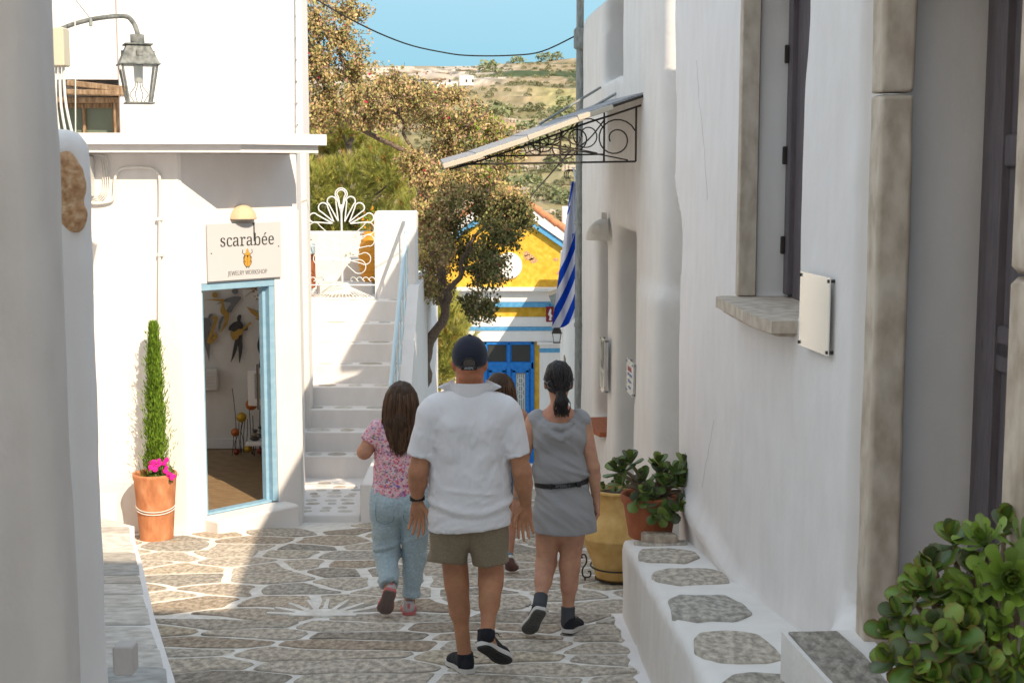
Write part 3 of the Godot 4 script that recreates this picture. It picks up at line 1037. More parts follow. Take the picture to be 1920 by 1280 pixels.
# ---------------------------------------------------------------- the jewellery shop
const SHOP := Vector3(-2.817, 0, -12.2)
func shop_frame() -> Transform3D: # local x runs along the door wall, z looks out of it
	return Transform3D(Basis(Vector3.UP, deg_to_rad(46.2)), SHOP)

func cutout(pts: PackedFloat32Array, z: float) -> B:
	var b := B.new()
	var p := PackedVector2Array()
	for i in range(0, pts.size(), 2): p.append(Vector2(pts[i], -pts[i + 1]))
	b.prism(p, -0.004, 0.004, Transform3D(Basis(Vector3.RIGHT, Vector3(0, 0, 1), Vector3(0, -1, 0)), Vector3(0, 0, z)))
	return b

func round_plate(c: Vector2, r: float, z: float) -> B:
	var b := B.new()
	b.lathe(PackedVector2Array([Vector2(0.001, -0.004), Vector2(r, -0.004), Vector2(r, 0.004), Vector2(0.001, 0.004)]), 20, Vector3(c.x, c.y, z), Basis(Vector3.RIGHT, Vector3(0, 0, 1), Vector3(0, -1, 0)))
	return b

func shop_figures() -> void:
	M.fig_grey = flat_mat(lin(0.07, 0.065, 0.065), 0.5, 0.3)
	M.fig_grey2 = flat_mat(lin(0.20, 0.20, 0.21), 0.5, 0.3)
	M.fig_gold = flat_mat(lin(0.48, 0.29, 0.07), 0.45, 0.3)
	var z := -15.44
	var t: Node3D
	t = thing("wall_figure", "dark grey cut-out of a guitar player holding a gold guitar on the shop wall", "wall figure", Vector3.ZERO, 0.0, "cut-out musicians on the shop wall")
	part("figure", cutout(PackedFloat32Array([-2.951, 1.101, -2.933, 1.105, -2.917, 1.092, -2.923, 1.065, -2.933, 1.039, -2.904, 1.001, -2.905, 0.956, -2.874, 0.956, -2.859, 0.992, -2.851, 0.974, -2.856, 0.938, -2.910, 0.924, -2.917, 0.820, -2.914, 0.757, -2.925, 0.675, -2.950, 0.575, -2.957, 0.602, -2.956, 0.693, -2.965, 0.784, -2.978, 0.720, -3.007, 0.648, -3.049, 0.579, -3.034, 0.639, -3.014, 0.738, -2.993, 0.838, -2.973, 0.929, -3.009, 0.920, -3.054, 0.933, -3.063, 0.951, -3.048, 0.983, -3.007, 1.019, -2.962, 1.037, -2.969, 1.055, -2.965, 1.078]), z), M.fig_grey, t)
	part("guitar", cutout(PackedFloat32Array([-3.041, 0.920, -3.038, 0.875, -3.020, 0.838, -2.994, 0.825, -2.957, 0.847, -2.948, 0.875, -2.911, 0.893, -2.903, 0.929, -2.833, 0.990, -2.810, 1.010, -2.814, 1.024, -2.836, 1.024, -2.846, 1.006, -2.919, 0.949, -2.955, 0.951, -2.978, 0.929, -3.009, 0.920]), z + 0.012), M.fig_gold, t)
	t = thing("wall_figure", "gold cut-out of a dancer with one arm flung out, high on the shop wall", "wall figure", Vector3.ZERO, 0.0, "cut-out musicians on the shop wall")
	part("figure", cutout(PackedFloat32Array([-3.320, 1.267, -3.225, 1.272, -3.118, 1.276, -3.091, 1.258, -3.110, 1.236, -3.102, 1.195, -3.085, 1.150, -3.054, 1.128, -3.049, 1.074, -3.070, 1.001, -3.126, 0.929, -3.161, 0.900, -3.125, 0.965, -3.092, 1.037, -3.104, 1.092, -3.139, 1.128, -3.143, 1.150, -3.128, 1.209, -3.141, 1.249, -3.226, 1.261]), z + 0.012), M.fig_gold, t)
	part("head", round_plate(Vector2(-3.200, 1.317), 0.030, z), M.fig_gold, t)
	t = thing("wall_figure", "pale grey cut-out of a dancer leaning over the gold dancer on the shop wall", "wall figure", Vector3.ZERO, 0.0, "cut-out musicians on the shop wall")
	part("figure", cutout(PackedFloat32Array([-2.920, 1.299, -2.920, 1.272, -2.985, 1.200, -3.032, 1.128, -3.057, 1.128, -3.080, 1.150, -3.029, 1.218, -3.033, 1.236, -3.100, 1.245, -3.196, 1.209, -3.145, 1.240, -3.073, 1.281, -2.992, 1.301]), z), M.fig_grey2, t)
	part("leg", cutout(PackedFloat32Array([-3.131, 1.087, -3.104, 1.087, -3.142, 1.001, -3.164, 0.911, -3.170, 0.965, -3.158, 1.037]), z), M.fig_grey2, t)
	part("head", round_plate(Vector2(-2.980, 1.357), 0.034, z), M.fig_grey2, t)
	t = thing("wall_figure", "grey cut-out of a saxophone player with a gold saxophone, beside the shop door jamb", "wall figure", Vector3.ZERO, 0.0, "cut-out musicians on the shop wall")
	part("figure", cutout(PackedFloat32Array([-3.338, 1.069, -3.284, 1.069, -3.265, 1.110, -3.229, 1.117, -3.219, 1.096, -3.244, 1.078, -3.258, 1.055, -3.250, 1.001, -3.279, 0.929, -3.272, 0.838, -3.270, 0.757, -3.279, 0.589, -3.303, 0.693, -3.323, 0.784, -3.342, 0.929]), z), M.fig_grey2, t)
	part("saxophone", cutout(PackedFloat32Array([-3.244, 1.087, -3.181, 1.087, -3.172, 1.065, -3.201, 0.974, -3.245, 0.856, -3.247, 0.834, -3.222, 0.875, -3.217, 0.911, -3.185, 0.915, -3.180, 0.856, -3.228, 0.802, -3.265, 0.784, -3.298, 0.802, -3.292, 0.838, -3.252, 0.929, -3.208, 1.055, -3.244, 1.069]), z + 0.012), M.fig_gold, t)
	t = thing("wall_figure", "bent gold cut-out figure below the hanging branches in the shop", "wall figure", Vector3.ZERO, 0.0, "cut-out musicians on the shop wall")
	part("figure", cutout(PackedFloat32Array([-2.859, 1.191, -2.815, 1.173, -2.726, 1.119, -2.682, 1.087, -2.683, 1.046, -2.728, 1.042, -2.772, 1.065, -2.745, 1.074, -2.816, 1.128]), z + 0.012), M.fig_gold, t)

func build_shop() -> void:
	var o := thing("shop_building", "white jewellery shop with a flat ledge over its pale blue framed doorway", "shop")
	var xf := shop_frame()
	var b := B.new()
	# front wall, left of the corner
	b.prism(PackedVector2Array([Vector2(-3.99, -12.2), Vector2(-2.817, -12.2), Vector2(-2.79, -12.215), Vector2(-2.90, -12.45), Vector2(-3.99, -12.45)]), -1.2, 2.80)
	part("front_wall", b, M.plaster, o)
	# door wall in pieces round the opening
	var ins := Transform3D(xf.basis, xf.origin)
	b = B.new()
	b.add(plate(PackedVector2Array([Vector2(0.012, -1.2), Vector2(0.205, -1.2), Vector2(0.205, 1.69), Vector2(0.985, 1.69), Vector2(0.985, -1.2), Vector2(1.245, -1.2), Vector2(1.245, 2.80), Vector2(0.012, 2.80)]), -0.22, 0.22), ins)
	part("door_wall", b, M.plaster, o)
	var c2: B
	b = B.new(); c2 = B.new()
	c2.box(Vector3(0.63, -0.76, 0.0), Vector3(0.90, 0.80, 0.40), 0.03)
	b.add(c2, ins)
	part("threshold", b, M.plaster, o)
	# side wall to the stairs, and the room behind
	b = B.new()
	var e := ins * Vector3(1.245, 0, 0)
	b.prism(PackedVector2Array([Vector2(e.x - 0.004, e.z - 0.05), Vector2(-2.50, -17.4), Vector2(-2.75, -17.4), Vector2(e.x - 0.26, e.z + 0.02)]), -1.2, 2.86)
	part("side_wall", b, M.plaster, o)
	b = B.new()
	b.box(Vector3(-3.7, 1.2, -15.6), Vector3(3.0, 3.6, 0.26), 0.0)
	part("back_wall", b, M.plaster_warm, o)
	b = B.new() # unseen left wall, its wide opening added to light the room
	b.box(Vector3(-5.1, -0.35, -14.0), Vector3(0.2, 0.7, 3.4), 0.0)
	b.box(Vector3(-5.1, 2.72, -14.0), Vector3(0.2, 0.4, 3.4), 0.0)
	b.box(Vector3(-5.1, 1.2, -12.5), Vector3(0.196, 2.4, 0.3), 0.0)
	b.box(Vector3(-8.9, 1.5, -14.0), Vector3(0.3, 6.0, 8.0), 0.0) # unseen wall added to bounce sun into the room
	b.box(Vector3(-7.0, -0.55, -14.0), Vector3(3.6, 0.2, 6.0), 0.0)  # unseen slab added outside the opening for the same bounce
	b.box(Vector3(-4.5, 1.0, -12.35), Vector3(1.0, 4.0, 0.2), 0.0)
	part("yard_wall", b, M.plaster_warm, o)
	b = B.new()
	b.prism(PackedVector2Array([Vector2(-5.0, -12.4), Vector2(-2.88, -12.4), Vector2(-2.62, -12.47), Vector2(-2.02, -13.12), Vector2(-2.3, -15.6), Vector2(-5.0, -15.6)]), -0.5, -0.372)
	part("floor", b, M.woodfloor, o)
	b = B.new()
	b.box(Vector3(-3.7, -0.31, -15.455), Vector3(3.0, 0.11, 0.02), 0.004)
	part("skirting", b, M.plaster, o)
	# ledge
	b = B.new()
	b.prism(PackedVector2Array([Vector2(-3.98, -11.9), Vector2(-2.212, -11.9), Vector2(-1.601, -12.545), Vector2(-1.95, -12.93), Vector2(-1.98, -13.3), Vector2(-3.98, -13.3)]), 2.872, 2.965)
	part("ledge", b, M.plaster, o)
	b = B.new()
	b.prism(PackedVector2Array([Vector2(-3.98, -11.955), Vector2(-2.235, -11.955), Vector2(-1.675, -12.545), Vector2(-1.99, -12.90), Vector2(-2.0, -13.3), Vector2(-3.98, -13.3)]), 2.806, 2.870)
	part("ledge_band", b, M.plaster, o)
	# upper storey
	b = B.new()
	b.box(Vector3(-2.69, 3.85, -13.2), Vector3(1.65, 1.90, 0.4), 0.025)
	b.box(Vector3(-4.75, 3.85, -13.2), Vector3(0.9, 1.90, 0.4), 0.0)
	b.box(Vector3(-3.91, 4.13, -13.202), Vector3(0.785, 1.34, 0.396), 0.0)
	part("upper_wall", b, M.plaster, o)
	b = B.new()
	b.prism(PackedVector2Array([Vector2(-5.1, -13.39), Vector2(-1.95, -13.39), Vector2(-2.56, -17.3), Vector2(-5.1, -17.3)]), 2.9, 4.78)
	part("upper_rear", b, M.plaster, o)
	# small wooden window of the upper storey
	b = B.new()
	b.box(Vector3(-3.90, 3.12, -13.33), Vector3(0.76, 0.40, 0.03), 0.0)
	var w := part("upper_window", b, flat_mat(lin(0.16, 0.20, 0.155), 0.12), o)
	b = B.new()
	b.box(Vector3(-3.56, 3.12, -13.22), Vector3(0.07, 0.40, 0.20), 0.006)
	b.box(Vector3(-3.62, 3.11, -13.29), Vector3(0.05, 0.38, 0.05), 0.006)
	b.box(Vector3(-3.86, 3.285, -13.2), Vector3(0.68, 0.05, 0.22), 0.006)
	b.box(Vector3(-3.88, 3.24, -13.29), Vector3(0.56, 0.045, 0.05), 0.006)
	b.box(Vector3(-3.905, 3.10, -13.29), Vector3(0.03, 0.34, 0.04), 0.004)
	part("frame", b, M.oldwood, w)
	b = B.new()
	b.box(Vector3(-3.70, 3.40, -13.05), Vector3(0.54, 0.055, 0.14), 0.012, Basis(Vector3.BACK, -0.11))
	b.box(Vector3(-3.70, 3.345, -13.04), Vector3(0.56, 0.05, 0.13), 0.012, Basis(Vector3.BACK, -0.02))
	part("window_hood", b, M.oldwood, o)
	# pale blue door frame
	b = B.new()
	for k in [[Vector3(0.595, 1.658, -0.05), Vector3(0.782, 0.064, 0.09)], [Vector3(0.956, 0.64, -0.06), Vector3(0.056, 1.97, 0.10)], [Vector3(0.915, 0.64, -0.10), Vector3(0.035, 1.97, 0.06)], [Vector3(0.224, 0.64, -0.075), Vector3(0.036, 1.97, 0.09)], [Vector3(0.58, -0.345, -0.075), Vector3(0.70, 0.022, 0.09)]]:
		var cc := B.new(); cc.box(k[0], k[1], 0.004); b.add(cc, ins)
	part("door_frame", b, M.paleblue, o)
	b = B.new()
	var c3 := B.new(); c3.box(Vector3(0.895, 0.7, -0.16), Vector3(0.014, 0.42, 0.03), 0.003); b.add(c3, ins)
	part("door_handle", b, M.iron, o)
	# white pipes at the corner of the shop
	b = B.new()
	var pp := ins * Vector3(1.268, 0, -0.03)
	b.tube(PackedVector3Array([Vector3(pp.x, -0.55, pp.z), Vector3(pp.x, 2.3, pp.z)]), 0.022, 8)
	solo("corner_pipe", b, M.plastic_white, "white pipe running down the corner of the shop beside the stairs", "pipe")
	# conduit and meter box on the front wall
	var cd := PackedVector3Array()
	var cp := [-3.586, 2.424, -3.534, 2.384, -3.408, 2.393, -3.357, 2.433, -3.339, 2.589, -3.300, 2.664, -3.219, 2.682, -3.063, 2.682, -2.988, 2.647, -2.963, 2.567, -2.977, 2.12, -3.003, 1.378, -3.01, 0.6]
	var raw := []
	for i in range(0, cp.size(), 2): raw.append(Vector3(cp[i], cp[i + 1], -12.175))
	cd = spline(raw, 4)
	b = B.new(); b.tube(cd, 0.013, 8)
	var ct := thing("cable_conduit", "white conduit looping under the ledge and down the wall behind the cypress", "conduit")
	part("conduit", b, M.plastic_white, ct)
	for y in [2.25, 1.95]:
		b = B.new(); b.box(Vector3(-2.975, y, -12.18), Vector3(0.05, 0.03, 0.05), 0.006)
		part("clip", b, M.plastic_white, ct)
	var mb := thing("meter_box", "white electric box with looping cables under the left end of the ledge", "electric box")
	b = B.new(); b.box(Vector3(-3.56, 2.61, -12.13), Vector3(0.09, 0.34, 0.14), 0.01)
	part("box", b, M.plastic_white, mb)
	for k in 4:
		var dx := 0.018 * k
		b = B.new()
		b.tube(spline([Vector3(-3.58, 2.79, -12.17), Vector3(-3.48 + dx, 2.78, -12.17), Vector3(-3.45 + dx, 2.70, -12.18), Vector3(-3.445 + dx, 2.52, -12.18), Vector3(-3.50 + dx * 0.6, 2.44 - dx * 0.7, -12.18), Vector3(-3.57, 2.47 - dx, -12.18)], 5), 0.0045, 6)
		part("cable", b, M.plastic_white, mb)
	shop_sign(ins)
	# half-dome lamp over the sign
	b = B.new()
	var dome := Field.new(Vector3(-0.16, -0.03, -0.02), Vector3(0.16, 0.17, 0.16), 0.008)
	dome.fill(func(p: Vector3) -> float:
		var r := Vector3(p.x, p.y, p.z).length()
		return maxf(maxf(absf(r - 0.123) - 0.006, -p.y), -p.z))
	dome.mesh(b)
	var sc := thing("wall_lamp", "cream half-dome wall lamp above the shop sign", "wall lamp")
	sc.transform = ins * Transform3D(Basis.IDENTITY, Vector3(0.645, 2.232, 0.0))
	part("shade", b, flat_mat(lin(0.70, 0.52, 0.34), 0.7), sc)
	b = B.new(); b.lathe(PackedVector2Array([Vector2(0.001, 0.0), Vector2(0.03, 0.0), Vector2(0.035, 0.05), Vector2(0.001, 0.06)]), 12, Vector3(0, 0.02, 0.05))
	part("bulb", b, flat_mat(lin(0.7, 0.68, 0.62), 0.3), sc)
	shop_figures()
	shop_interior()

func text_part(txt: String, font: String, em: float, at: Vector3, m: Material, parent: Node3D, sx := 1.0, called := "lettering") -> MeshInstance3D:
	var t := TextMesh.new()
	var f := SystemFont.new()
	f.font_names = PackedStringArray([font])
	t.font = f
	t.text = txt
	t.font_size = 64
	t.pixel_size = em / 64.0
	t.depth = 0.002
	t.curve_step = 1.0
	var o := part(called, t, m, parent)
	o.position = at
	o.scale = Vector3(sx, 1, 1)
	return o

func ellipse(c: Vector2, r: Vector2, n := 24, a0 := 0.0, a1 := TAU) -> PackedVector2Array:
	var p := PackedVector2Array()
	for i in n:
		var a := lerpf(a0, a1, float(i) / (n if a1 - a0 > 6.2 else n - 1))
		p.append(c + Vector2(cos(a) * r.x, sin(a) * r.y))
	return p

func plate(poly: PackedVector2Array, z: float, th := 0.0012) -> B: # x,y outline facing +z
	var b := B.new()
	var p := PackedVector2Array()
	for q in poly: p.append(Vector2(q.x, -q.y))
	b.prism(p, 0.0, th, Transform3D(Basis(Vector3.RIGHT, Vector3(0, 0, 1), Vector3(0, -1, 0)), Vector3(0, 0, z)))
	return b

func shop_sign(ins: Transform3D) -> void:
	var s := thing("shop_sign", "pale square sign with a scarab beetle and lettering above the shop doorway", "sign")
	s.transform = ins * Transform3D(Basis.IDENTITY, Vector3(0.651, 1.952, 0.022))
	var b := B.new()
	b.box(Vector3.ZERO, Vector3(0.782, 0.494, 0.016), 0.002)
	part("board", b, flat_mat(lin(0.57, 0.565, 0.575), 0.5), s)
	var ink := flat_mat(lin(0.03, 0.035, 0.033), 0.6)
	var t := text_part("scarabée", "Droid Serif", 0.142, Vector3(0.026, 0.098, 0.0092), ink, s, 0.97)
	b = B.new(); b.box(Vector3(0.098, 0.165, 0.0095), Vector3(0.0125, 0.16, 0.0022), 0.0)
	b.box(Vector3(0.090, 0.240, 0.0095), Vector3(0.022, 0.008, 0.0021), 0.0)
	part("lettering_stem", b, ink, s)
	text_part("JEWELRY WORKSHOP", "Droid Sans", 0.053, Vector3(0.022, -0.187, 0.0092), flat_mat(lin(0.12, 0.12, 0.12), 0.6), s, 0.84)
	# beetle
	var bt := part("beetle", plate(ellipse(Vector2(0.021, -0.075), Vector2(0.041, 0.066)), 0.0082), ink, s)
	var gold := flat_mat(lin(0.60, 0.31, 0.045), 0.5)
	for sd in [-1.0, 1.0]:
		var half := ellipse(Vector2(0.021 + sd * 0.0015, -0.083), Vector2(sd * 0.0365, 0.052), 16, -PI / 2, PI / 2)
		part("wing_case", plate(half, 0.0096), gold, bt)
		for l in [[-0.030, 0.056, 0.072, 0.004, 0.074, 0.016], [-0.060, 0.047, 0.058, -0.075, 0.047, -0.10], [-0.095, 0.045, 0.056, -0.125, 0.034, -0.148]]:
			var lg := B.new()
			lg.tube(PackedVector3Array([Vector3(0.021 + sd * 0.03, l[0], 0.0098), Vector3(0.021 + sd * 0.043, l[0] + 0.012, 0.0098), Vector3(0.021 + sd * (l[2] - 0.018), (l[0] + l[3]) * 0.5, 0.0098), Vector3(0.021 + sd * (l[4] - 0.026), l[5], 0.0098)]), 0.0026, 5)
			part("leg", lg, ink, bt)
	part("wing_mark", plate(PackedVector2Array([Vector2(0.010, -0.036), Vector2(0.021, -0.060), Vector2(0.032, -0.036)]), 0.0108), ink, bt)
	part("thorax", plate(ellipse(Vector2(0.021, -0.024), Vector2(0.031, 0.0175)), 0.0096), gold, bt)
	part("head", plate(PackedVector2Array([Vector2(0.003, -0.004), Vector2(0.039, -0.004), Vector2(0.030, 0.014), Vector2(0.021, 0.026), Vector2(0.012, 0.014)]), 0.0096), gold, bt)
	for p in [Vector2(-0.355, -0.005), Vector2(0.362, 0.03)]:
		var sb := B.new(); sb.lathe(PackedVector2Array([Vector2(0.0055, 0), Vector2(0.0055, 0.003), Vector2(0.0005, 0.004)]), 10, Vector3(p.x, p.y, 0.008), Basis(Vector3.RIGHT, Vector3(0, 0, 1), Vector3(0, -1, 0)))
		part("screw", sb, M.iron, s)

func shop_interior() -> void:
	var b := B.new()
	b.box(Vector3(-2.42, 0.51, -14.35), Vector3(0.40, 0.36, 0.5), 0.01)
	var dx := thing("display_box", "white display case on the shop wall behind the blue door frame", "display case")
	part("case", b, M.plaster, dx)
	b = B.new(); b.box(Vector3(-2.40, 0.53, -14.095), Vector3(0.30, 0.25, 0.012), 0.003)
	part("front", b, flat_mat(lin(0.36, 0.36, 0.37), 0.4), dx)
	var st := thing("small_statue", "slim dark statue standing on the white display case in the shop", "statue")
	for k in [[-2.52, 0.0], [-2.45, 0.03]]:
		b = B.new()
		b.tube(spline([Vector3(k[0], 0.69, -14.3), Vector3(k[0] + 0.012, 0.80, -14.3), Vector3(k[0] - 0.01, 0.92 + k[1], -14.3), Vector3(k[0] + 0.01, 1.06 + k[1], -14.3)], 5), PackedFloat32Array([0.03, 0.028, 0.026, 0.024, 0.022, 0.02, 0.02, 0.022, 0.024, 0.024, 0.022, 0.018, 0.014, 0.012, 0.010, 0.006]), 8)
		part("figure", b, flat_mat(lin(0.03, 0.025, 0.022), 0.35), st)
	var sh := thing("wall_shelf", "white shelf low on the shop wall that carries stacked pebbles", "shelf")
	b = B.new(); b.box(Vector3(-2.46, -0.11, -14.75), Vector3(0.50, 0.035, 0.75), 0.006)
	part("board", b, M.plaster, sh)
	var r2 := RandomNumberGenerator.new(); r2.seed = 4
	for k in 5:
		var y := -0.092
		var cx := -2.63 + 0.05 * (k % 2) + 0.01 * k; var cz := -14.50 - 0.13 * k
		var pt := thing("pebble_stack", ["nearest stack of flat dark pebbles on the white shop shelf", "second stack of dark pebbles on the white shop shelf", "middle stack of dark pebbles on the white shop shelf", "fourth stack of dark pebbles on the white shop shelf", "farthest stack of dark pebbles on the white shop shelf"][k], "pebbles", Vector3.ZERO, 0.0, "pebble stacks on the shop shelf")
		for q in 3:
			var h := r2.randf_range(0.014, 0.022)
			b = B.new()
			var w := 0.055 - 0.012 * q
			b.lathe(PackedVector2Array([Vector2(0.001, -h), Vector2(w * 0.6, -h * 0.85), Vector2(w, 0), Vector2(w * 0.6, h * 0.85), Vector2(0.001, h)]), 12, Vector3(cx + r2.randf_range(-0.01, 0.01), y + h, cz))
			part("pebble", b, flat_mat(lin(0.07, 0.06, 0.05) if q != 1 else lin(0.26, 0.22, 0.17), 0.6), pt)
			y += h * 2.0
	# glass flowers on wires
	var fl := thing("wire_flowers", "rack of tall wires with orange and yellow discs standing by the shop back wall", "ornament")
	for k in 26:
		var x := -3.0 + 0.5 * r2.randf(); var hh := r2.randf_range(0.15, 0.42) if k > 5 else r2.randf_range(0.5, 0.75)
		b = B.new()
		var z := -15.05 - r2.randf() * 0.25
		b.tube(spline([Vector3(x, -0.37, z), Vector3(x + r2.randf_range(-0.02, 0.02), -0.37 + hh * 0.5, z), Vector3(x + r2.randf_range(-0.03, 0.03), -0.37 + hh, z)], 4), 0.004, 5)
		part("wire", b, M.iron, fl)
	for k in [[-2.93, -0.10, 0.045, 0], [-2.86, 0.06, 0.055, 1], [-2.75, 0.20, 0.065, 0], [-2.80, -0.28, 0.04, 1], [-2.92, -0.31, 0.035, 2], [-2.67, -0.30, 0.035, 2], [-2.55, -0.28, 0.04, 2]]:
		b = B.new()
		b.lathe(PackedVector2Array([Vector2(0.001, -0.010), Vector2(k[2], 0), Vector2(0.001, 0.010)]), 14, Vector3(k[0], k[1], -15.0), Basis(Vector3.RIGHT, 1.2) * Basis(Vector3.UP, 0.5))
		part("disc", b, flat_mat([lin(0.50, 0.14, 0.03), lin(0.55, 0.33, 0.03), lin(0.30, 0.05, 0.03)][k[3]], 0.3), fl)
	# branch hanging from the ceiling
	var br := thing("hanging_branch", "brown branch with rusty leaves hanging in the top of the shop doorway", "branch")
	for k in 16:
		var a := Vector3(-2.52, 1.52, -14.7)
		var e := a + Vector3(r2.randf_range(-0.42, 0.12), r2.randf_range(-0.28, 0.06), r2.randf_range(-0.2, 0.2))
		b = B.new()
		b.tube(spline([a, a.lerp(e, 0.4) + Vector3(0, r2.randf_range(-0.04, 0.04), 0), e], 4), PackedFloat32Array([0.008, 0.0075, 0.007, 0.0065, 0.006, 0.005, 0.004, 0.003, 0.002]), 5)
		part("twig", b, M.oldwood, br)
	b = B.new()
	for k in 60:
		var p := Vector3(-2.56 + r2.randf_range(-0.10, 0.12), 1.50 + r2.randf_range(-0.16, 0.10), -14.7 + r2.randf_range(-0.1, 0.1))
		b.col = Color(0.34, 0.15, 0.05) * r2.randf_range(0.5, 1.3)
		var d := Vector3(r2.randf_range(-1, 1), r2.randf_range(-1, 1), r2.randf_range(-1, 1)).normalized() * 0.03
		var s := d.cross(Vector3.BACK).normalized() * 0.012
		b.tri(p - s, p + s, p + d)
	stuff(part("leaves", b, M.vc, br))
	b = B.new(); b.box(Vector3(-3.35, 0.40, -15.42), Vector3(0.34, 0.24, 0.10), 0.02)
	for k in 5: b.box(Vector3(-3.35, 0.34 + 0.035 * k, -15.365), Vector3(0.28, 0.008, 0.012), 0.002)
	solo("air_conditioner", b, M.plaster_warm, "white air conditioner low on the shop wall beside the door jamb", "air conditioner")

# ---------------------------------------------------------------- stairs, gate and terrace
func build_stairs() -> void:
	var o := thing("staircase", "white stairs with slate set in the treads, climbing to the white iron gate", "stairs")
	var ys := [-0.60, -0.366, -0.149, 0.058, 0.268, 0.479, 0.694, 0.896, 1.135]
	var b := B.new()
	b.box(Vector3(-2.05, -0.80, -14.4), Vector3(1.22, 0.40, 2.0), 0.02)
	part("landing", b, M.plaster, o)
	for k in range(1, 9):
		b = B.new()
		var z := -14.80 - 0.24 * k
		var back := -17.6 if k < 8 else -21.5
		b.box(Vector3(-1.94, ys[k] - 0.18, (z + back) * 0.5), Vector3(1.48, 0.36, z - back), 0.018)
		var stp := part("step", b, M.plaster, o)
		var x := -2.60 + rr(0.30, 0.50)
		while x < -1.35:
			var w := rr(0.14, 0.30)
			var pts := PackedVector2Array()
			for q in 9:
				var a := TAU * q / 9.0 + rr(-0.2, 0.2)
				pts.append(Vector2(x + w * 0.5 + cos(a) * w * 0.5, -z + 0.105 + sin(a) * 0.085))
			var y: float = ys[k]
			part("slate_piece", stone_mesh(smooth_poly(pts, 0.2), func(_q: Vector2) -> float: return y, 0.004, 0.006), M.marble_pale, stp)
			x += w + rr(0.04, 0.13)
	for k in 22: # dark paving behind the gate
		var gx := -2.38 + 0.125 * (k % 6) + rr(-0.02, 0.02); var gz := 17.10 + 0.13 * (k / 6) + rr(-0.02, 0.02)
		var gpts := PackedVector2Array()
		for q in 8:
			var a := TAU * q / 8.0 + rr(-0.2, 0.2)
			gpts.append(Vector2(gx + cos(a) * 0.062, gz + sin(a) * 0.058))
		part("slate_piece", stone_mesh(gpts, func(_q: Vector2) -> float: return 1.135, 0.006, 0.004), M.slate, o)
	# slate pieces in the landing at the foot
	for k in 26:
		var cx: float = [-1.98, -1.80, -1.62][k % 3] + rr(-0.03, 0.03); var cz := 13.55 + 0.15 * (k / 3) + rr(-0.03, 0.03)
		var pts := PackedVector2Array()
		var w := rr(0.09, 0.17)
		for q in 8:
			var a := TAU * q / 8.0 + rr(-0.2, 0.2)
			pts.append(Vector2(cx + cos(a) * w * 0.5, cz + sin(a) * 0.050))
		part("slate_piece", stone_mesh(smooth_poly(pts, 0.2), func(_q: Vector2) -> float: return -0.60, 0.004, 0.004), M.marble_pale, o)
	# stair parapet on the right and its foot
	b = B.new()
	var side := PackedVector2Array([Vector2(-14.55, -1.6), Vector2(-14.55, -0.30), Vector2(-16.75, 1.30), Vector2(-21.0, 1.30), Vector2(-21.0, -3.0), Vector2(-16.0, -3.0)])
	b.prism(side, -1.22, -1.09, Transform3D(Basis(Vector3(0, 0, 1), Vector3(1, 0, 0), Vector3(0, 1, 0)), Vector3.ZERO))
	part("parapet", b, M.plaster, o)
	b = B.new(); b.box(Vector3(-1.37, -0.62, -13.95), Vector3(0.14, 0.66, 1.2), 0.02)
	part("parapet_foot", b, M.plaster, o)
	# gate posts
	var pp := thing("gate_post", "broad white pillar to the right of the white iron gate, where the blue handrail ends", "pillar")
	b = B.new(); b.box(Vector3(-1.372, 1.1, -17.16), Vector3(0.49, 2.13, 0.32), 0.018)
	part("pillar", b, M.plaster, pp)
	b = B.new(); b.box(Vector3(-2.50, 1.55, -17.12), Vector3(0.10, 1.1, 0.2), 0.015)
	solo("gate_jamb", b, M.plaster, "thin white post to the left of the white iron gate, against the shop", "post")
	# handrail
	var hr := thing("handrail", "pale blue iron handrail going up the right side of the white stairs", "handrail")
	b = B.new()
	b.tube(spline([Vector3(-1.245, 0.30, -14.50), Vector3(-1.245, 0.46, -14.56), Vector3(-1.245, 0.56, -14.75), Vector3(-1.235, 1.25, -15.7), Vector3(-1.225, 2.12, -16.92)], 6), 0.023, 8)
	part("rail", b, M.pale_metal, hr)
	b = B.new()
	b.tube(PackedVector3Array([Vector3(-1.245, -0.10, -14.72), Vector3(-1.225, 1.50, -16.92)]), 0.008, 6)
	part("lower_rail", b, M.pale_metal, hr)
	for k in 7:
		var t := 0.06 + 0.15 * k
		var p := Vector3(-1.245, 0.56, -14.75).lerp(Vector3(-1.225, 2.12, -16.92), t)
		var q := Vector3(-1.245, -0.30, -14.72).lerp(Vector3(-1.225, 1.28, -16.92), t)
		b = B.new()
		b.tube(PackedVector3Array([q, p]), 0.009, 6)
		for s in [-1.0, 1.0]:
			b.tube(arc(p.lerp(q, 0.42) + Vector3(0, 0, s * 0.045), Vector3(0, 0, -s), Vector3.UP, 0.045, 0.012, 0.0, 5.2, 14), 0.006, 5, false)
		part("baluster", b, M.pale_metal, hr)
	iron_gate()
	terrace()

func gpt(X: float, Y: float) -> Vector3:
	return Vector3(-2.009 + (X - 417.0) * 0.001181, 2.5151 - Y * 0.0011787, -17.0)

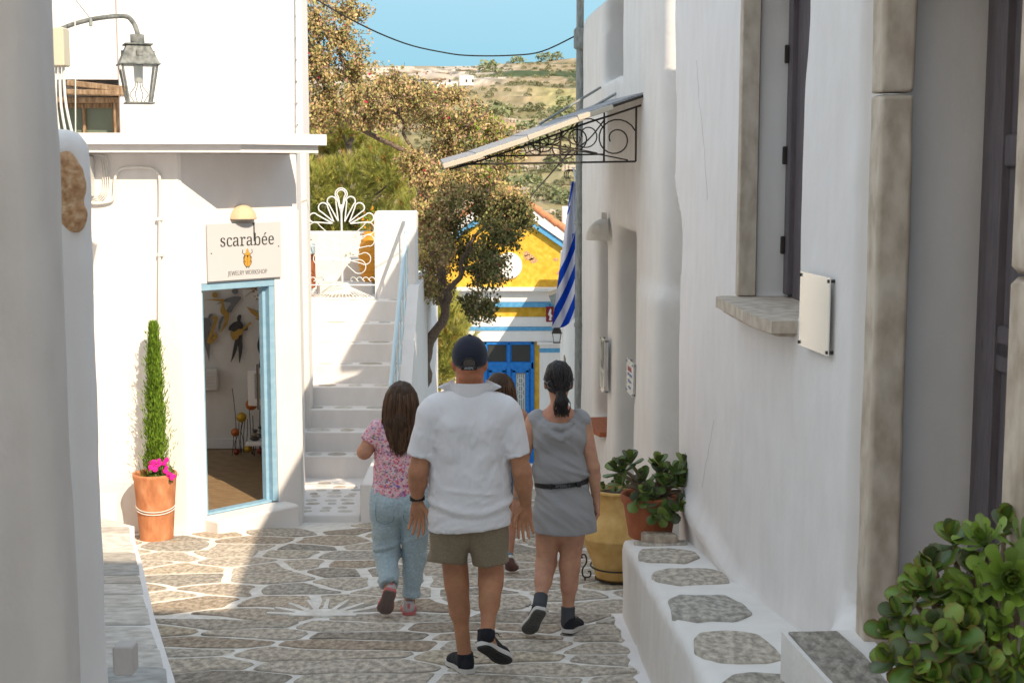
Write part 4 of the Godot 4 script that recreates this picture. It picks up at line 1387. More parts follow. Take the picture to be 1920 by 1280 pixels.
func iron_gate() -> void:
	var g := thing("iron_gate", "white wrought iron gate with a fan of petal loops at the top of the stairs", "gate")
	var m: Material = M.white_metal
	var b := B.new()
	for e in [[92, 1165, 750, 1165], [92, 1035, 750, 1035], [92, 400, 92, 1165], [750, 320, 750, 1165]]:
		b.tube(PackedVector3Array([gpt(e[0], e[1]), gpt(e[2], e[3])]), 0.0085, 6)
	part("frame", b, m, g)
	b = B.new(); b.tube(PackedVector3Array([gpt(417, 230), gpt(417, 1035)]), 0.012, 6)
	part("centre_bar", b, m, g)
	for s in [-1.0, 1.0]:
		for l in [[385, 400, 322, 197, 45], [340, 405, 236, 262, 48], [330, 420, 142, 362, 46], [405, 620, 150, 470, 60], [405, 700, 150, 590, 58], [410, 770, 190, 770, 60], [410, 800, 250, 850, 70]]:
			if s > 0 or true:
				var ba := gpt(417 + s * (417 - l[0]), l[1]); var ce := gpt(417 + s * (417 - l[2]), l[3])
				var r: float = l[4] * 0.00118
				var dir := (ba - ce); dir.z = 0
				var a0 := atan2(dir.y, dir.x)
				var pts := [ba]
				for k in 11:
					var a := a0 + 0.9 + (TAU - 1.8) * k / 10.0
					pts.append(ce + Vector3(cos(a), sin(a), 0) * r)
				pts.append(ba)
				b = B.new(); b.tube(spline(pts, 3), 0.0055 if l[1] > 500 else 0.0085, 5)
				part("petal_loop", b, m, g)
	for rr2 in [60.0, 42.0]:
		b = B.new()
		var pts2 := [gpt(417, 330)]
		for k in 11:
			var a := -PI / 2 + 0.75 + (TAU - 1.5) * k / 10.0
			pts2.append(gpt(417 + cos(a) * rr2, 128 - sin(a) * rr2))
		pts2.append(gpt(417, 330))
		b.tube(spline(pts2, 3), 0.008, 5)
		part("petal_loop", b, m, g)
	for k in 17:
		b = B.new()
		b.tube(PackedVector3Array([gpt(417 + (k - 8) * 6.0, 1042), gpt(417 + (k - 8) * 39.0, 1160)]), 0.0045, 5, false)
		part("ray_bar", b, m, g)
	for s in [-1.0, 1.0]:
		for k in 4:
			b = B.new()
			b.tube(arc(gpt(417 + s * (290 - 62 * k), 985), Vector3(s, 0, 0), Vector3.UP, 0.045, 0.012, 0.0, 4.6, 12), 0.005, 5, false)
			part("scroll", b, m, g)

func terrace() -> void:
	var o := thing("terrace_wall", "white plastered terrace walls behind the iron gate", "wall")
	for k in [[Vector3(-2.5, 1.30, -18.75), Vector3(1.6, 1.1, 0.3)], [Vector3(-2.1, 1.28, -18.3), Vector3(0.85, 0.52, 0.5)], [Vector3(-2.05, 1.16, -17.85), Vector3(0.70, 0.22, 0.5)], [Vector3(-1.55, 1.25, -18.4), Vector3(0.4, 0.44, 0.4)]]:
		var b := B.new(); b.box(k[0], k[1], 0.03)
		part("block", b, M.plaster_warm, o)
	var j := thing("orange_jar", "tall ribbed orange jar seen through the right side of the white iron gate", "jar", Vector3(-1.74, 1.27, -17.85))
	var b2 := B.new()
	var prof := PackedVector2Array()
	for k in 61:
		var t := k / 60.0
		prof.append(Vector2((0.085 + 0.085 * sin(PI * pow(t, 0.85) * 0.92 + 0.12)) + 0.006 * sin(t * 62.0), 0.62 * t))
	prof.append(Vector2(0.08, 0.62)); prof.append(Vector2(0.075, 0.55))
	b2.lathe(prof, 28)
	part("body", b2, tex_mat(lin(0.60, 0.25, 0.02), lin(0.72, 0.34, 0.05), 0.02, Vector3(2, 2, 2), 0.45, 0.05, 33), j)
	var xs := []; var cs := []
	for k in 130:
		var d := Vector3(rr(-1, 1), rr(-0.3, 1), rr(-1, 1)).normalized()
		xs.append(Transform3D(rand_basis() * 0.05, Vector3(-1.74, 1.98, -17.85) + d * rr(0.04, 0.20)))
		cs.append(Color(0.62, 0.28, 0.03) if rng.randf() < 0.5 else Color(0.16, 0.22, 0.03))
	var fp := thing("jar_flowers", "bushy plant with small orange flowers growing above the orange jar", "plant")
	stuff(multi("leaves", leaf_mesh(0.5), M.leaf, xs, cs, fp))
	b2 = B.new(); b2.tube(PackedVector3Array([Vector3(-1.74, 1.8, -17.85), Vector3(-1.74, 2.02, -17.85)]), 0.012, 6)
	part("stem", b2, M.bark, fp)
	var pl := thing("planter_box", "rust red planter with a pale blue rim seen through the left side of the gate", "planter")
	b2 = B.new(); b2.box(Vector3(-2.52, 1.42, -17.6), Vector3(0.20, 0.42, 0.2), 0.01)
	part("box", b2, tex_mat(lin(0.26, 0.07, 0.025), lin(0.42, 0.14, 0.05), 0.05, Vector3(3, 3, 3), 0.8, 0.2, 34), pl)
	b2 = B.new(); b2.box(Vector3(-2.52, 1.69, -17.6), Vector3(0.21, 0.12, 0.21), 0.01)
	part("rim", b2, M.pale_metal, pl)
	xs = []; cs = []
	for k in 40:
		xs.append(Transform3D(rand_basis() * 0.04, Vector3(-2.53 + rr(-0.08, 0.08), 1.78 + rr(0, 0.09), -17.6 + rr(-0.08, 0.08))))
		cs.append(Color(0.30, 0.20, 0.03) * rr(0.6, 1.3))
	stuff(multi("plant", leaf_mesh(0.5), M.leaf, xs, cs, pl))

func rand_basis() -> Basis:
	var a := Vector3(rr(-1, 1), rr(-1, 1), rr(-1, 1)).normalized()
	return Basis(a, rr(0, TAU))

func leaf_mesh(w: float) -> ArrayMesh: # a leaf of length 1 along y, folded along the midrib
	var b := B.new()
	var pts := [[0.0, 0.0], [0.25, 0.85], [0.55, 1.0], [0.82, 0.6]]
	for s in [-1.0, 1.0]:
		for i in 4:
			var a := Vector3(0, pts[i][0], 0); var c := Vector3(s * w * 0.5 * pts[i][1], pts[i][0], 0.10 * pts[i][1])
			var ny: float = pts[i + 1][0] if i < 3 else 1.0
			var nw: float = pts[i + 1][1] if i < 3 else 0.0
			var d := Vector3(0, ny, 0); var e := Vector3(s * w * 0.5 * nw, ny, 0.10 * nw)
			if s > 0:
				b.tri(a, e, d)
				if i > 0: b.tri(a, c, e)
			else:
				b.tri(a, d, e)
				if i > 0: b.tri(a, e, c)
	return b.mesh()

# ---------------------------------------------------------------- the yellow house and its neighbour
func facade(o: Node3D, called: String, x0: float, x1: float, y0: float, y1: float, proud: float, m: Material, deep := 0.06) -> MeshInstance3D:
	var b := B.new()
	b.box(Vector3((x0 + x1) * 0.5, (y0 + y1) * 0.5, -28.0 + proud - deep * 0.5), Vector3(x1 - x0, y1 - y0, deep), 0.006)
	return part(called, b, m, o)

func build_yellow_house() -> void:
	var o := thing("yellow_house", "yellow house with blue trim, tiled gable and blue door at the lane end", "house")
	var b := B.new()
	b.prism(PackedVector2Array([Vector2(-1.45, 3.9), Vector2(0.97, 3.9), Vector2(0.97, -1.22), Vector2(-0.17, -2.02), Vector2(-1.45, -1.14)]), -28.05, -31.5, Transform3D(Basis(Vector3.RIGHT, Vector3(0, 0, 1), Vector3(0, -1, 0)), Vector3.ZERO))
	part("wall", b, M.yellow, o)
	for s in [-1.0, 1.0]:
		var ang: float = 0.605 * s
		var q := Basis(Vector3.BACK, -ang)
		var mid := Vector3(-0.17 + s * 0.70, 1.70, -28.0)
		b = B.new(); b.box(mid + q * Vector3(0, -0.03, 0.02), Vector3(1.75, 0.17, 0.20), 0.01, q)
		part("gable_band", b, M.plaster, o)
		b = B.new(); b.box(mid + q * Vector3(0, -0.175, 0.0), Vector3(1.72, 0.10, 0.14), 0.008, q)
		part("gable_trim", b, M.trimblue, o)
		b = B.new(); b.box(mid + q * Vector3(0, 0.075, -1.7), Vector3(1.8, 0.03, 3.6), 0.0, q)
		var roof := part("roof", b, M.roof_tile, o)
		for k in 13:
			for r in 2:
				b = B.new()
				var c := mid + q * Vector3(-0.82 + 0.137 * k, 0.095 + 0.012 * (k % 2), 0.10 - 0.24 * r)
				var ax := q * Vector3.RIGHT
				b.tube(PackedVector3Array([c - ax * 0.072, c + ax * 0.076]), PackedFloat32Array([0.058, 0.072]), 9)
				part("roof_tile", b, M.roof_tile, roof)
	b = B.new()
	for k in 24:
		b.box(Vector3(-1.30 + 0.105 * k, 0.0, 0), Vector3(0.001, 0.001, 0.001))
	facade(o, "cornice", -1.6, 1.0, 0.285, 0.345, 0.22, M.plaster, 0.3)
	facade(o, "cornice_face", -1.5, 0.98, 0.06, 0.284, 0.06, M.plaster, 0.12)
	facade(o, "blue_stripe", -1.5, 0.98, -0.04, 0.058, 0.085, M.trimblue, 0.14)
	facade(o, "white_band", -1.5, 0.98, -0.43, -0.24, 0.03, M.plaster, 0.1)
	facade(o, "blue_stripe", -1.5, 0.98, -0.505, -0.432, 0.045, M.trimblue, 0.12)
	facade(o, "white_band", -1.5, 0.98, -0.72, -0.507, 0.03, M.plaster, 0.1)
	facade(o, "pilaster", 0.54, 0.97, -3.8, -0.722, 0.08, M.plaster, 0.16)
	facade(o, "pilaster_stripe", 0.535, 0.975, -0.93, -0.845, 0.086, M.trimblue, 0.16)
	facade(o, "pilaster_cap", 0.49, 1.0, -0.78, -0.722, 0.12, M.plaster, 0.2)
	facade(o, "pilaster", -1.4, -0.72, -3.8, -0.722, 0.05, M.plaster, 0.12)
	# medallion
	b = B.new()
	b.lathe(PackedVector2Array([Vector2(0.001, 0.03), Vector2(0.21, 0.03), Vector2(0.235, 0.05), Vector2(0.26, 0.03), Vector2(0.26, -0.02)]), 28, Vector3(-0.06, 0.76, -28.03), Basis(Vector3.RIGHT, Vector3(0, 0, 1), Vector3(0, -1, 0)))
	part("medallion", b, M.plaster, o)
	# flaked patches of plaster on the gable
	for k in [[0.34, 0.93, 0.10], [0.42, 0.86, 0.08], [0.28, 0.99, 0.07], [0.86, 0.88, 0.06], [-0.5, 0.9, 0.12], [0.9, 0.62, 0.05]]:
		var pts := PackedVector2Array()
		for q in 11:
			var a := TAU * q / 11.0
			pts.append(Vector2(k[0] + cos(a) * k[2] * rr(0.6, 1.25), k[1] + sin(a) * k[2] * 0.7 * rr(0.6, 1.25)))
		part("bare_patch", plate(pts, -28.048, 0.004), M.rawstone, o)
	# blue door
	b = B.new()
	b.box(Vector3(-0.06, -2.3, -28.07), Vector3(1.0, 3.16, 0.06), 0.0)
	var d := part("door", b, M.blue, o)
	for k in [[-0.525, -2.3, 0.07, 3.16], [0.405, -2.3, 0.07, 3.16], [-0.06, -0.755, 0.98, 0.07], [-0.06, -1.20, 0.98, 0.14], [-0.06, -0.95, 0.06, 0.42], [-0.06, -2.6, 0.08, 2.7]]:
		b = B.new(); b.box(Vector3(k[0], k[1], -28.03), Vector3(k[2], k[3], 0.05), 0.01)
		part("rail", b, M.blue, d)
	for s in [-1.0, 1.0]:
		b = B.new(); b.box(Vector3(-0.06 + s * 0.235, -0.955, -28.035), Vector3(0.36, 0.33, 0.012), 0.0)
		part("transom_pane", b, M.dark_glass, d)
		var x: float = -0.06 + s * 0.23
		b = B.new()
		for k in [[-0.13, 0.05], [0.13, 0.05]]: b.box(Vector3(x + k[0], -2.1, -28.025), Vector3(0.07, 1.62, 0.03), 0.006)
		for y in [-1.30, -2.9]: b.box(Vector3(x, y, -28.025), Vector3(0.33, 0.08, 0.03), 0.006)
		part("leaf_frame", b, M.blue, d)
		b = B.new(); b.box(Vector3(x, -2.05, -28.034), Vector3(0.19, 1.4, 0.008), 0.0)
		part("pane", b, flat_mat(lin(0.30, 0.30, 0.28), 0.2), d)
		b = B.new()
		for k in 5: b.tube(PackedVector3Array([Vector3(x - 0.075 + 0.0375 * k, -1.38, -28.022), Vector3(x - 0.075 + 0.0375 * k, -2.8, -28.022)]), 0.006, 5)
		for k in 3: b.tube(arc(Vector3(x, -1.50 - 0.16 * k, -28.02), Vector3.RIGHT, Vector3.UP, 0.06, 0.06, 0, TAU, 12), 0.006, 5, false)
		part("grille", b, M.white_metal, d)
	# red sign
	var s2 := thing("red_sign", "small dark red hanging sign with a white figure on it, on the yellow house", "sign")
	b = B.new(); b.box(Vector3(0.735, -0.165, -27.8), Vector3(0.15, 0.30, 0.025), 0.004)
	part("board", b, flat_mat(lin(0.20, 0.012, 0.025), 0.5), s2)
	part("white_figure", plate(PackedVector2Array([Vector2(0.715, -0.28), Vector2(0.735, -0.21), Vector2(0.70, -0.17), Vector2(0.725, -0.09), Vector2(0.75, -0.05), Vector2(0.765, -0.09), Vector2(0.755, -0.15), Vector2(0.785, -0.20), Vector2(0.765, -0.22), Vector2(0.765, -0.285)]), -27.786, 0.003), flat_mat(lin(0.7, 0.68, 0.66), 0.6), s2)
	b = B.new(); b.tube(PackedVector3Array([Vector3(0.735, 0.02, -28.0), Vector3(0.735, 0.02, -27.75)]), 0.01, 6)
	part("arm", b, M.iron, s2)
	# white house beyond the drainpipe
	var w := thing("neighbour_house", "white house side between the flag and the yellow house, seen edge on", "house")
	b = B.new(); b.box(Vector3(2.4, -1.2, -23.2), Vector3(2.96, 4.6, 8.4), 0.02)
	part("wall", b, M.plaster, w)
	b = B.new(); b.box(Vector3(1.12, 0.9, -28.4), Vector3(0.28, 2.0, 0.3), 0.015)
	part("chimney", b, M.plaster, w)
	b = B.new(); b.box(Vector3(0.915, -0.95, -24.6), Vector3(0.03, 0.75, 0.55), 0.01)
	part("shutter", b, M.oldwood, w)
	b = B.new(); b.prism(PackedVector2Array([Vector2(0.55, 0.28), Vector2(0.92, 0.42), Vector2(0.92, 0.22), Vector2(0.62, 0.12)]), -24.6, -25.4, Transform3D(Basis(Vector3.RIGHT, Vector3(0, 0, 1), Vector3(0, 1, 0)), Vector3(0.12, 0.05, -1.6)))
	part("awning", b, M.galv, w)
	# lantern on it
	var ln := thing("wall_lantern", "small black wall lantern under the tip of the flag, on the white house beyond", "lantern", Vector3(0.815, -0.36, -26.0))
	lantern_shape(ln, 0.30, M.iron, false)
	b = B.new()
	b.tube(spline([Vector3(0, 0.16, 0), Vector3(0.03, 0.26, 0), Vector3(0.10, 0.24, 0), Vector3(0.13, 0.12, 0)], 5), 0.012, 6)
	part("bracket", b, M.iron, ln)

func lantern_shape(ln: Node3D, h: float, m: Material, bulb := true) -> void: # glazed box lantern hanging with its middle at the origin
	var s := h / 0.46
	var tp := 0.128 * s; var bt := 0.082 * s
	var y1 := 0.055 * s; var y0 := -0.215 * s
	var b := B.new()
	for k in 4:
		var a := PI / 4 + PI / 2 * k
		var d := Vector3(cos(a), 0, sin(a)) * 1.35
		b.tube(PackedVector3Array([Vector3(0, y0, 0) + d * bt, Vector3(0, y1, 0) + d * tp]), 0.0085 * s, 4)
	b.box(Vector3(0, y0, 0), Vector3(bt * 2.5, 0.012 * s, bt * 2.5), 0.003 * s)
	b.box(Vector3(0, y1 + 0.004 * s, 0), Vector3(tp * 2.25, 0.012 * s, tp * 2.25), 0.003 * s)
	part("cage", b, m, ln)
	b = B.new()
	var r0 := tp * 1.06; var r1 := tp * 0.62; var yt := 0.195 * s
	for k in 4:
		var q := Basis(Vector3.UP, PI / 2 * k)
		b.quad(q * Vector3(-r0, y1 + 0.01 * s, r0), q * Vector3(r0, y1 + 0.01 * s, r0), q * Vector3(r1, yt, r1), q * Vector3(-r1, yt, r1))
		b.box(q * Vector3(0.0, (y1 + yt) * 0.5 + 0.01 * s, (r0 + r1) * 0.5 + 0.004 * s), Vector3(0.045 * s, 0.045 * s, 0.012 * s), 0.003 * s, q)
	b.box(Vector3(0, yt + 0.004 * s, 0), Vector3(r1 * 2.5, 0.012 * s, r1 * 2.5), 0.004 * s)
	part("hood", b, m, ln)
	b = B.new()
	b.lathe(PackedVector2Array([Vector2(0.001, yt), Vector2(0.05 * s, yt), Vector2(0.05 * s, yt + 0.075 * s), Vector2(0.001, yt + 0.076 * s)]), 16)
	part("collar", b, m, ln)
	b = B.new()
	for k in 4:
		var q := Basis(Vector3.UP, PI / 2 * k)
		b.quad(q * Vector3(-bt, y0, bt), q * Vector3(bt, y0, bt), q * Vector3(tp, y1, tp), q * Vector3(-tp, y1, tp))
	part("glazing", b, M.glass, ln)
	if bulb:
		b = B.new()
		b.lathe(PackedVector2Array([Vector2(0.026 * s, -0.07 * s), Vector2(0.030 * s, -0.06 * s), Vector2(0.034 * s, y1)]), 14)
		b.lathe(PackedVector2Array([Vector2(0.001, -0.071 * s), Vector2(0.026 * s, -0.07 * s)]), 14)
		part("socket", b, flat_mat(lin(0.42, 0.42, 0.40), 0.5), ln)
		b = B.new()
		for k in 4:
			var a := PI / 2 * k + 0.5
			var d := Vector3(cos(a), 0, sin(a)) * s
			b.tube(spline([Vector3(0, -0.06 * s, 0) + d * 0.026, Vector3(0, -0.10 * s, 0) + d * 0.030, Vector3(0, -0.150 * s, 0) + d * 0.068, Vector3(0, -0.185 * s, 0) + d * 0.052, Vector3(0, y0, 0) + d * 0.03], 5), 0.003 * s, 5, false)
		part("bulb_guard", b, M.iron, ln)

# ---------------------------------------------------------------- hillside
func prof(d: float) -> float:
	var P := [40.0, -7.0, 60.0, -5.2, 90.0, -3.3, 120.0, -1.0, 160.0, 2.6, 220.0, 7.8, 300.0, 14.5, 400.0, 22.5, 550.0, 36.5, 690.0, 50.0, 760.0, 51.5, 1000.0, 44.0, 1700.0, 20.0]
	for k in range(0, P.size() - 2, 2):
		if d <= P[k + 2]:
			var t := clampf((d - P[k]) / (P[k + 2] - P[k]), 0, 1)
			return lerpf(P[k + 1], P[k + 3], t)
	return P[-1]

var hn: FastNoiseLite
var hn2: FastNoiseLite
func hill_y(x: float, d: float) -> float:
	var y := prof(d) + 0.018 * (x + 20.0) * smoothstep(300, 700, d) * 2.2
	var amp := smoothstep(60, 300, d)
	y += hn.get_noise_2d(x * 0.35, d * 0.35) * 3.2 * amp
	var step := 1.5 + amp * 1.2
	var w := hn2.get_noise_2d(x * 0.6, d * 0.6) * 2.0
	var t := (y + w) / step
	var fr := t - floorf(t)
	y = lerpf(y, (floorf(t) + smoothstep(0.35, 0.65, fr)) * step - w, 0.75 * smoothstep(520, 300, d))
	return y

func build_hill() -> void:
	hn = noise(61, 0.03, 4); hn2 = noise(62, 0.02, 3)
	var n1 := noise(63, 0.035, 5); var n3 := noise(64, 0.16, 4); var n4 := noise(65, 0.011, 3); var n6 := noise(67, 0.55, 3)
	var b := B.new()
	var na := 300; var nd := 380
	var straw := Color(0.50, 0.385, 0.21); var earth := Color(0.44, 0.29, 0.17); var scrub := Color(0.24, 0.235, 0.105); var macchia := Color(0.085, 0.115, 0.045)
	var rock := Color(0.66, 0.56, 0.46); var field := Color(0.50, 0.43, 0.18); var pale := Color(0.52, 0.42, 0.28)
	for j in nd + 1:
		var d := 34.0 * pow(1700.0 / 34.0, float(j) / nd)
		for i in na + 1:
			var a := lerpf(-0.40, 0.34, float(i) / na)
			var x := a * d
			var y := hill_y(x, d)
			var m := n1.get_noise_2d(x, d * 0.8)
			var f := n3.get_noise_2d(x, d * 1.2)
			var c := straw.lerp(earth, clampf(0.5 + 1.4 * f, 0, 1))
			c = c.lerp(pale, clampf(0.3 + 1.5 * n3.get_noise_2d(x + 300, d), 0, 0.8))
			c = c.lerp(scrub, smoothstep(-0.02, 0.22, m + 0.35 * f) * (0.62 if d < 300 else 0.25))
			if d > 300 and d < 410:
				c = c.lerp(field, 0.65 * smoothstep(0.005, 0.03, a) + 0.15)
			var mac := smoothstep(400, 430, d) * smoothstep(0.0, 0.10, n4.get_noise_2d(x * 1.2, d * 0.7) + 0.25 * f + 0.24 * smoothstep(-0.03, 0.015, a) - 0.20 * smoothstep(560, 640, d))
			c = c.lerp(macchia, mac)
			var rk := smoothstep(430, 460, d) * smoothstep(0.008, -0.012, a) * smoothstep(-0.15, 0.05, n1.get_noise_2d(x * 0.7 + 90, d) + 0.12)
			c = c.lerp(rock * (1.0 + 0.5 * f), rk)
			b.col = c * (0.80 + 0.5 * f + 0.35 * n6.get_noise_2d(x, d * 1.4))
			b.vert(Vector3(x, y, -d), Vector3.UP)
	for j in nd:
		for i in na:
			var p := i + (na + 1) * j
			b.t3(p, p + 1, p + na + 2); b.t3(p, p + na + 2, p + na + 1)
	for j in nd + 1:
		for i in na + 1:
			var p := i + (na + 1) * j
			var l := b.v[p - 1 if i > 0 else p]; var r := b.v[p + 1 if i < na else p]
			var u := b.v[p - na - 1 if j > 0 else p]; var w := b.v[p + na + 1 if j < nd else p]
			b.n[p] = (r - l).cross(w - u).normalized()
	var hm := tex_mat(Color(0.72, 0.72, 0.72), Color(1.0, 1.0, 1.0), 0.03, Vector3(0.12, 0.12, 0.12), 1.0, 0.0, 66)
	struct("hillside", b, hm)
	b = B.new() # low land everywhere else
	b.quad(Vector3(-2500, -7.6, 300), Vector3(2500, -7.6, 300), Vector3(2500, -7.6, -2500), Vector3(-2500, -7.6, -2500))
	b.col = straw
	struct("valley_ground", b, flat_mat(Color(0.36, 0.28, 0.15), 1.0))
	# shrubs
	var xs := []; var cs := []
	var bush := bush_mesh(21)
	var tries := 0
	while xs.size() < 2600 and tries < 40000:
		tries += 1
		var d := 48.0 * pow(640.0 / 48.0, sqrt(rng.randf()))
		var a := rr(-0.22, 0.16)
		var m := n1.get_noise_2d(a * d, d * 0.8)
		if rng.randf() > 0.16 + 2.0 * m: continue
		if d > 300 and d < 410 and rng.randf() < 0.75: continue
		var s := rr(0.22, 0.75) * (1.0 if d < 250 else 1.5) * (1.5 if rng.randf() < 0.08 else 1.0)
		xs.append(Transform3D(Basis(Vector3.UP, rr(0, TAU)).scaled(Vector3(s, s * rr(0.65, 0.95), s)), Vector3(a * d, hill_y(a * d, d) + 0.2 * s, -d)))
		cs.append(Color(0.19, 0.195, 0.095).lerp(Color(0.34, 0.325, 0.19), rng.randf()) * rr(0.7, 1.2))
	var far := multi("hillside_scrub", bush, M.leaf, xs, cs, self)
	stuff(far); tag(far, "scrub scattered over the terraced hillside behind the village", "scrub")
	var first: MeshInstance3D = null
	var spots := [-0.009, 265, 3.0, -0.012, 95, 1.5, -0.004, 88, 1.2, 0.008, 99, 0.9, 0.018, 92, 1.3, 0.026, 104, 1.0, 0.034, 120, 1.2, -0.020, 110, 1.4, -0.03, 124, 1.3, 0.0, 132, 1.4, 0.014, 140, 1.2, 0.030, 150, 1.5, 0.037, 96, 1.0, -0.002, 170, 1.6, 0.02, 180, 1.8, 0.04, 190, 1.7, -0.025, 185, 1.8, 0.01, 215, 2.0, 0.034, 240, 2.3, -0.03, 250, 2.4, 0.0, 78, 0.9, 0.02, 74, 0.8, -0.04, 84, 1.4, -0.06, 90, 1.6, -0.05, 130, 1.8, 0.028, 82, 0.7, 0.036, 330, 2.4, -0.016, 560, 4.5, 0.004, 660, 4.0, 0.022, 700, 4.0, 0.03, 705, 3.5]
	for k in range(0, spots.size(), 3):
		var d: float = spots[k + 1]; var x: float = spots[k] * d; var s: float = spots[k + 2]
		var o: Node3D
		if first == null:
			var bb := B.new(); bb.col = Color(0.25, 0.27, 0.14)
			bush_into(bb, 22)
			first = solo("hill_shrub", bb, M.leaf, "rounded grey-green shrub on the terraced hillside behind the village", "shrub", "shrubs on the hillside")
			o = first
		else: o = copy(first)
		o.transform = Transform3D(Basis(Vector3.UP, rr(0, TAU)).scaled(Vector3(s, s * 0.85, s)), Vector3(x, hill_y(x, d) + 0.3 * s, -d))
	# dry stone terrace walls
	var wl := [[0.005, 0.042, 93], [-0.004, 0.03, 104], [0.006, 0.045, 116], [-0.03, 0.012, 130], [0.0, 0.045, 150], [-0.02, 0.03, 172], [0.004, 0.045, 205], [-0.03, 0.02, 235]]
	for k in wl.size():
		var q = wl[k]
		var w := B.new()
		var d0: float = q[2]
		var x: float = q[0] * d0
		while x < q[1] * d0:
			var dd := d0 + 2.5 * hn.get_noise_2d(x * 3.0, d0)
			var s := rr(0.25, 0.6)
			w.col = Color(0.46, 0.39, 0.31) * rr(0.65, 1.2)
			for r in 2: w.box(Vector3(x, hill_y(x, dd) + 0.15 + 0.32 * r, -dd + rr(-0.1, 0.1)), Vector3(s, rr(0.26, 0.4), 0.5), 0.06, Basis(Vector3.BACK, rr(-0.1, 0.1)))
			x += s * 0.95
		solo("terrace_stone_wall", w, M.vc, ["lowest dry stone wall on the hillside terraces, nearest the village", "second lowest dry stone wall on the hillside terraces", "third dry stone wall up the hillside terraces", "dry stone wall on the hillside behind the tree crown", "fifth dry stone wall up the hillside terraces", "sixth dry stone wall up the hillside terraces", "seventh dry stone wall up the hillside terraces", "highest dry stone wall on the hillside terraces, below the yellow field"][k], "stone wall", "dry stone terrace walls")
	# small white house and quarry rocks near the ridge
	var hx := -0.031 * 420.0
	var hh := thing("hill_house", "tiny white house high on the hillside below the pale rocks", "house", Vector3(hx, hill_y(hx, 420.0), -420.0))
	b = B.new(); b.box(Vector3(0, 2.3, 0), Vector3(4.0, 2.9, 5.0), 0.05); b.box(Vector3(-5.5, 1.0, 0), Vector3(6.0, 1.8, 5.0), 0.05)
	part("wall", b, M.plaster_warm, hh)
	for k in 3:
		b = B.new(); b.box(Vector3(-1.8 + 1.8 * k - (3.0 if k == 0 else 0.0), 2.2, 2.52), Vector3(0.5, 0.8, 0.06))
		part("window", b, M.dark_glass, hh)
	for k in 14:
		var d := rr(470, 640); var x := rr(-0.11, -0.012) * d
		var r := B.new()
		r.col = Color(0.50, 0.42, 0.34) * rr(0.8, 1.1)
		var fld := Field.new(Vector3(-1.4, -1.0, -1.2), Vector3(1.4, 1.2, 1.2), 0.16)
		var n5 := noise(90 + k, 0.9, 3)
		fld.ell(Vector3.ZERO, Vector3(1.0, 0.6, 0.8), 0.1)
		fld.wrinkle(func(p: Vector3) -> float: return 0.35 * n5.get_noise_3dv(p), 0.5)
		fld.mesh(r, r.col)
		var o := solo("pale_rock", r, M.vc, "pale rock outcrop near the top of the hill behind the tree", "rock", "pale rocks near the ridge")
		o.position = Vector3(x, hill_y(x, d) + 0.5, -d)
		o.scale = Vector3(rr(3.0, 8.0), rr(1.6, 3.0), rr(3.0, 6.0))

func bush_into(b: B, seed_: int) -> void:
	var r := RandomNumberGenerator.new(); r.seed = seed_
	var base := b.col
	for k in 150:
		var d := Vector3(r.randf_range(-1, 1), r.randf_range(-0.5, 1), r.randf_range(-1, 1)).normalized()
		var p := d * r.randf_range(0.55, 1.0) * (1.0 + 0.25 * sin(d.x * 5.0 + seed_) * cos(d.z * 4.0))
		var t := Vector3(r.randf_range(-1, 1), r.randf_range(-1, 1), r.randf_range(-1, 1)).normalized()
		var s := r.randf_range(0.16, 0.30)
		var u := d.cross(t).normalized() * s; var w := (d * 0.5 + t * 0.5) * s
		b.col = base * r.randf_range(0.75, 1.25)
		b.tri(p - u, p + u, p + w * 1.4)
	b.col = base

func bush_mesh(seed_: int) -> ArrayMesh:
	var b := B.new()
	bush_into(b, seed_)
	return b.mesh()

# ---------------------------------------------------------------- trees
func pts3(a: Array) -> Array:
	var o := []
	for i in range(0, a.size(), 3): o.append(Vector3(a[i], a[i + 1], a[i + 2]))
	return o

func limb(o: Node3D, called: String, a: Array, r0: float, r1: float, seed_: int, n := 5) -> PackedVector3Array:
	var p := spline(pts3(a), n)
	var nn := noise(seed_, 1.8, 3)
	var r := PackedFloat32Array()
	for i in p.size():
		var t := float(i) / (p.size() - 1)
		p[i] += Vector3(nn.get_noise_2d(t * 4.0, 0), 0, nn.get_noise_2d(t * 4.0, 9)) * 0.07
		r.append(lerpf(r0, r1, pow(t, 0.8)) * (1.0 + 0.22 * nn.get_noise_2d(t * 9.0, 30)))
	var b := B.new()
	b.tube(p, r, 9)
	part(called, b, M.bark, o)
	return p

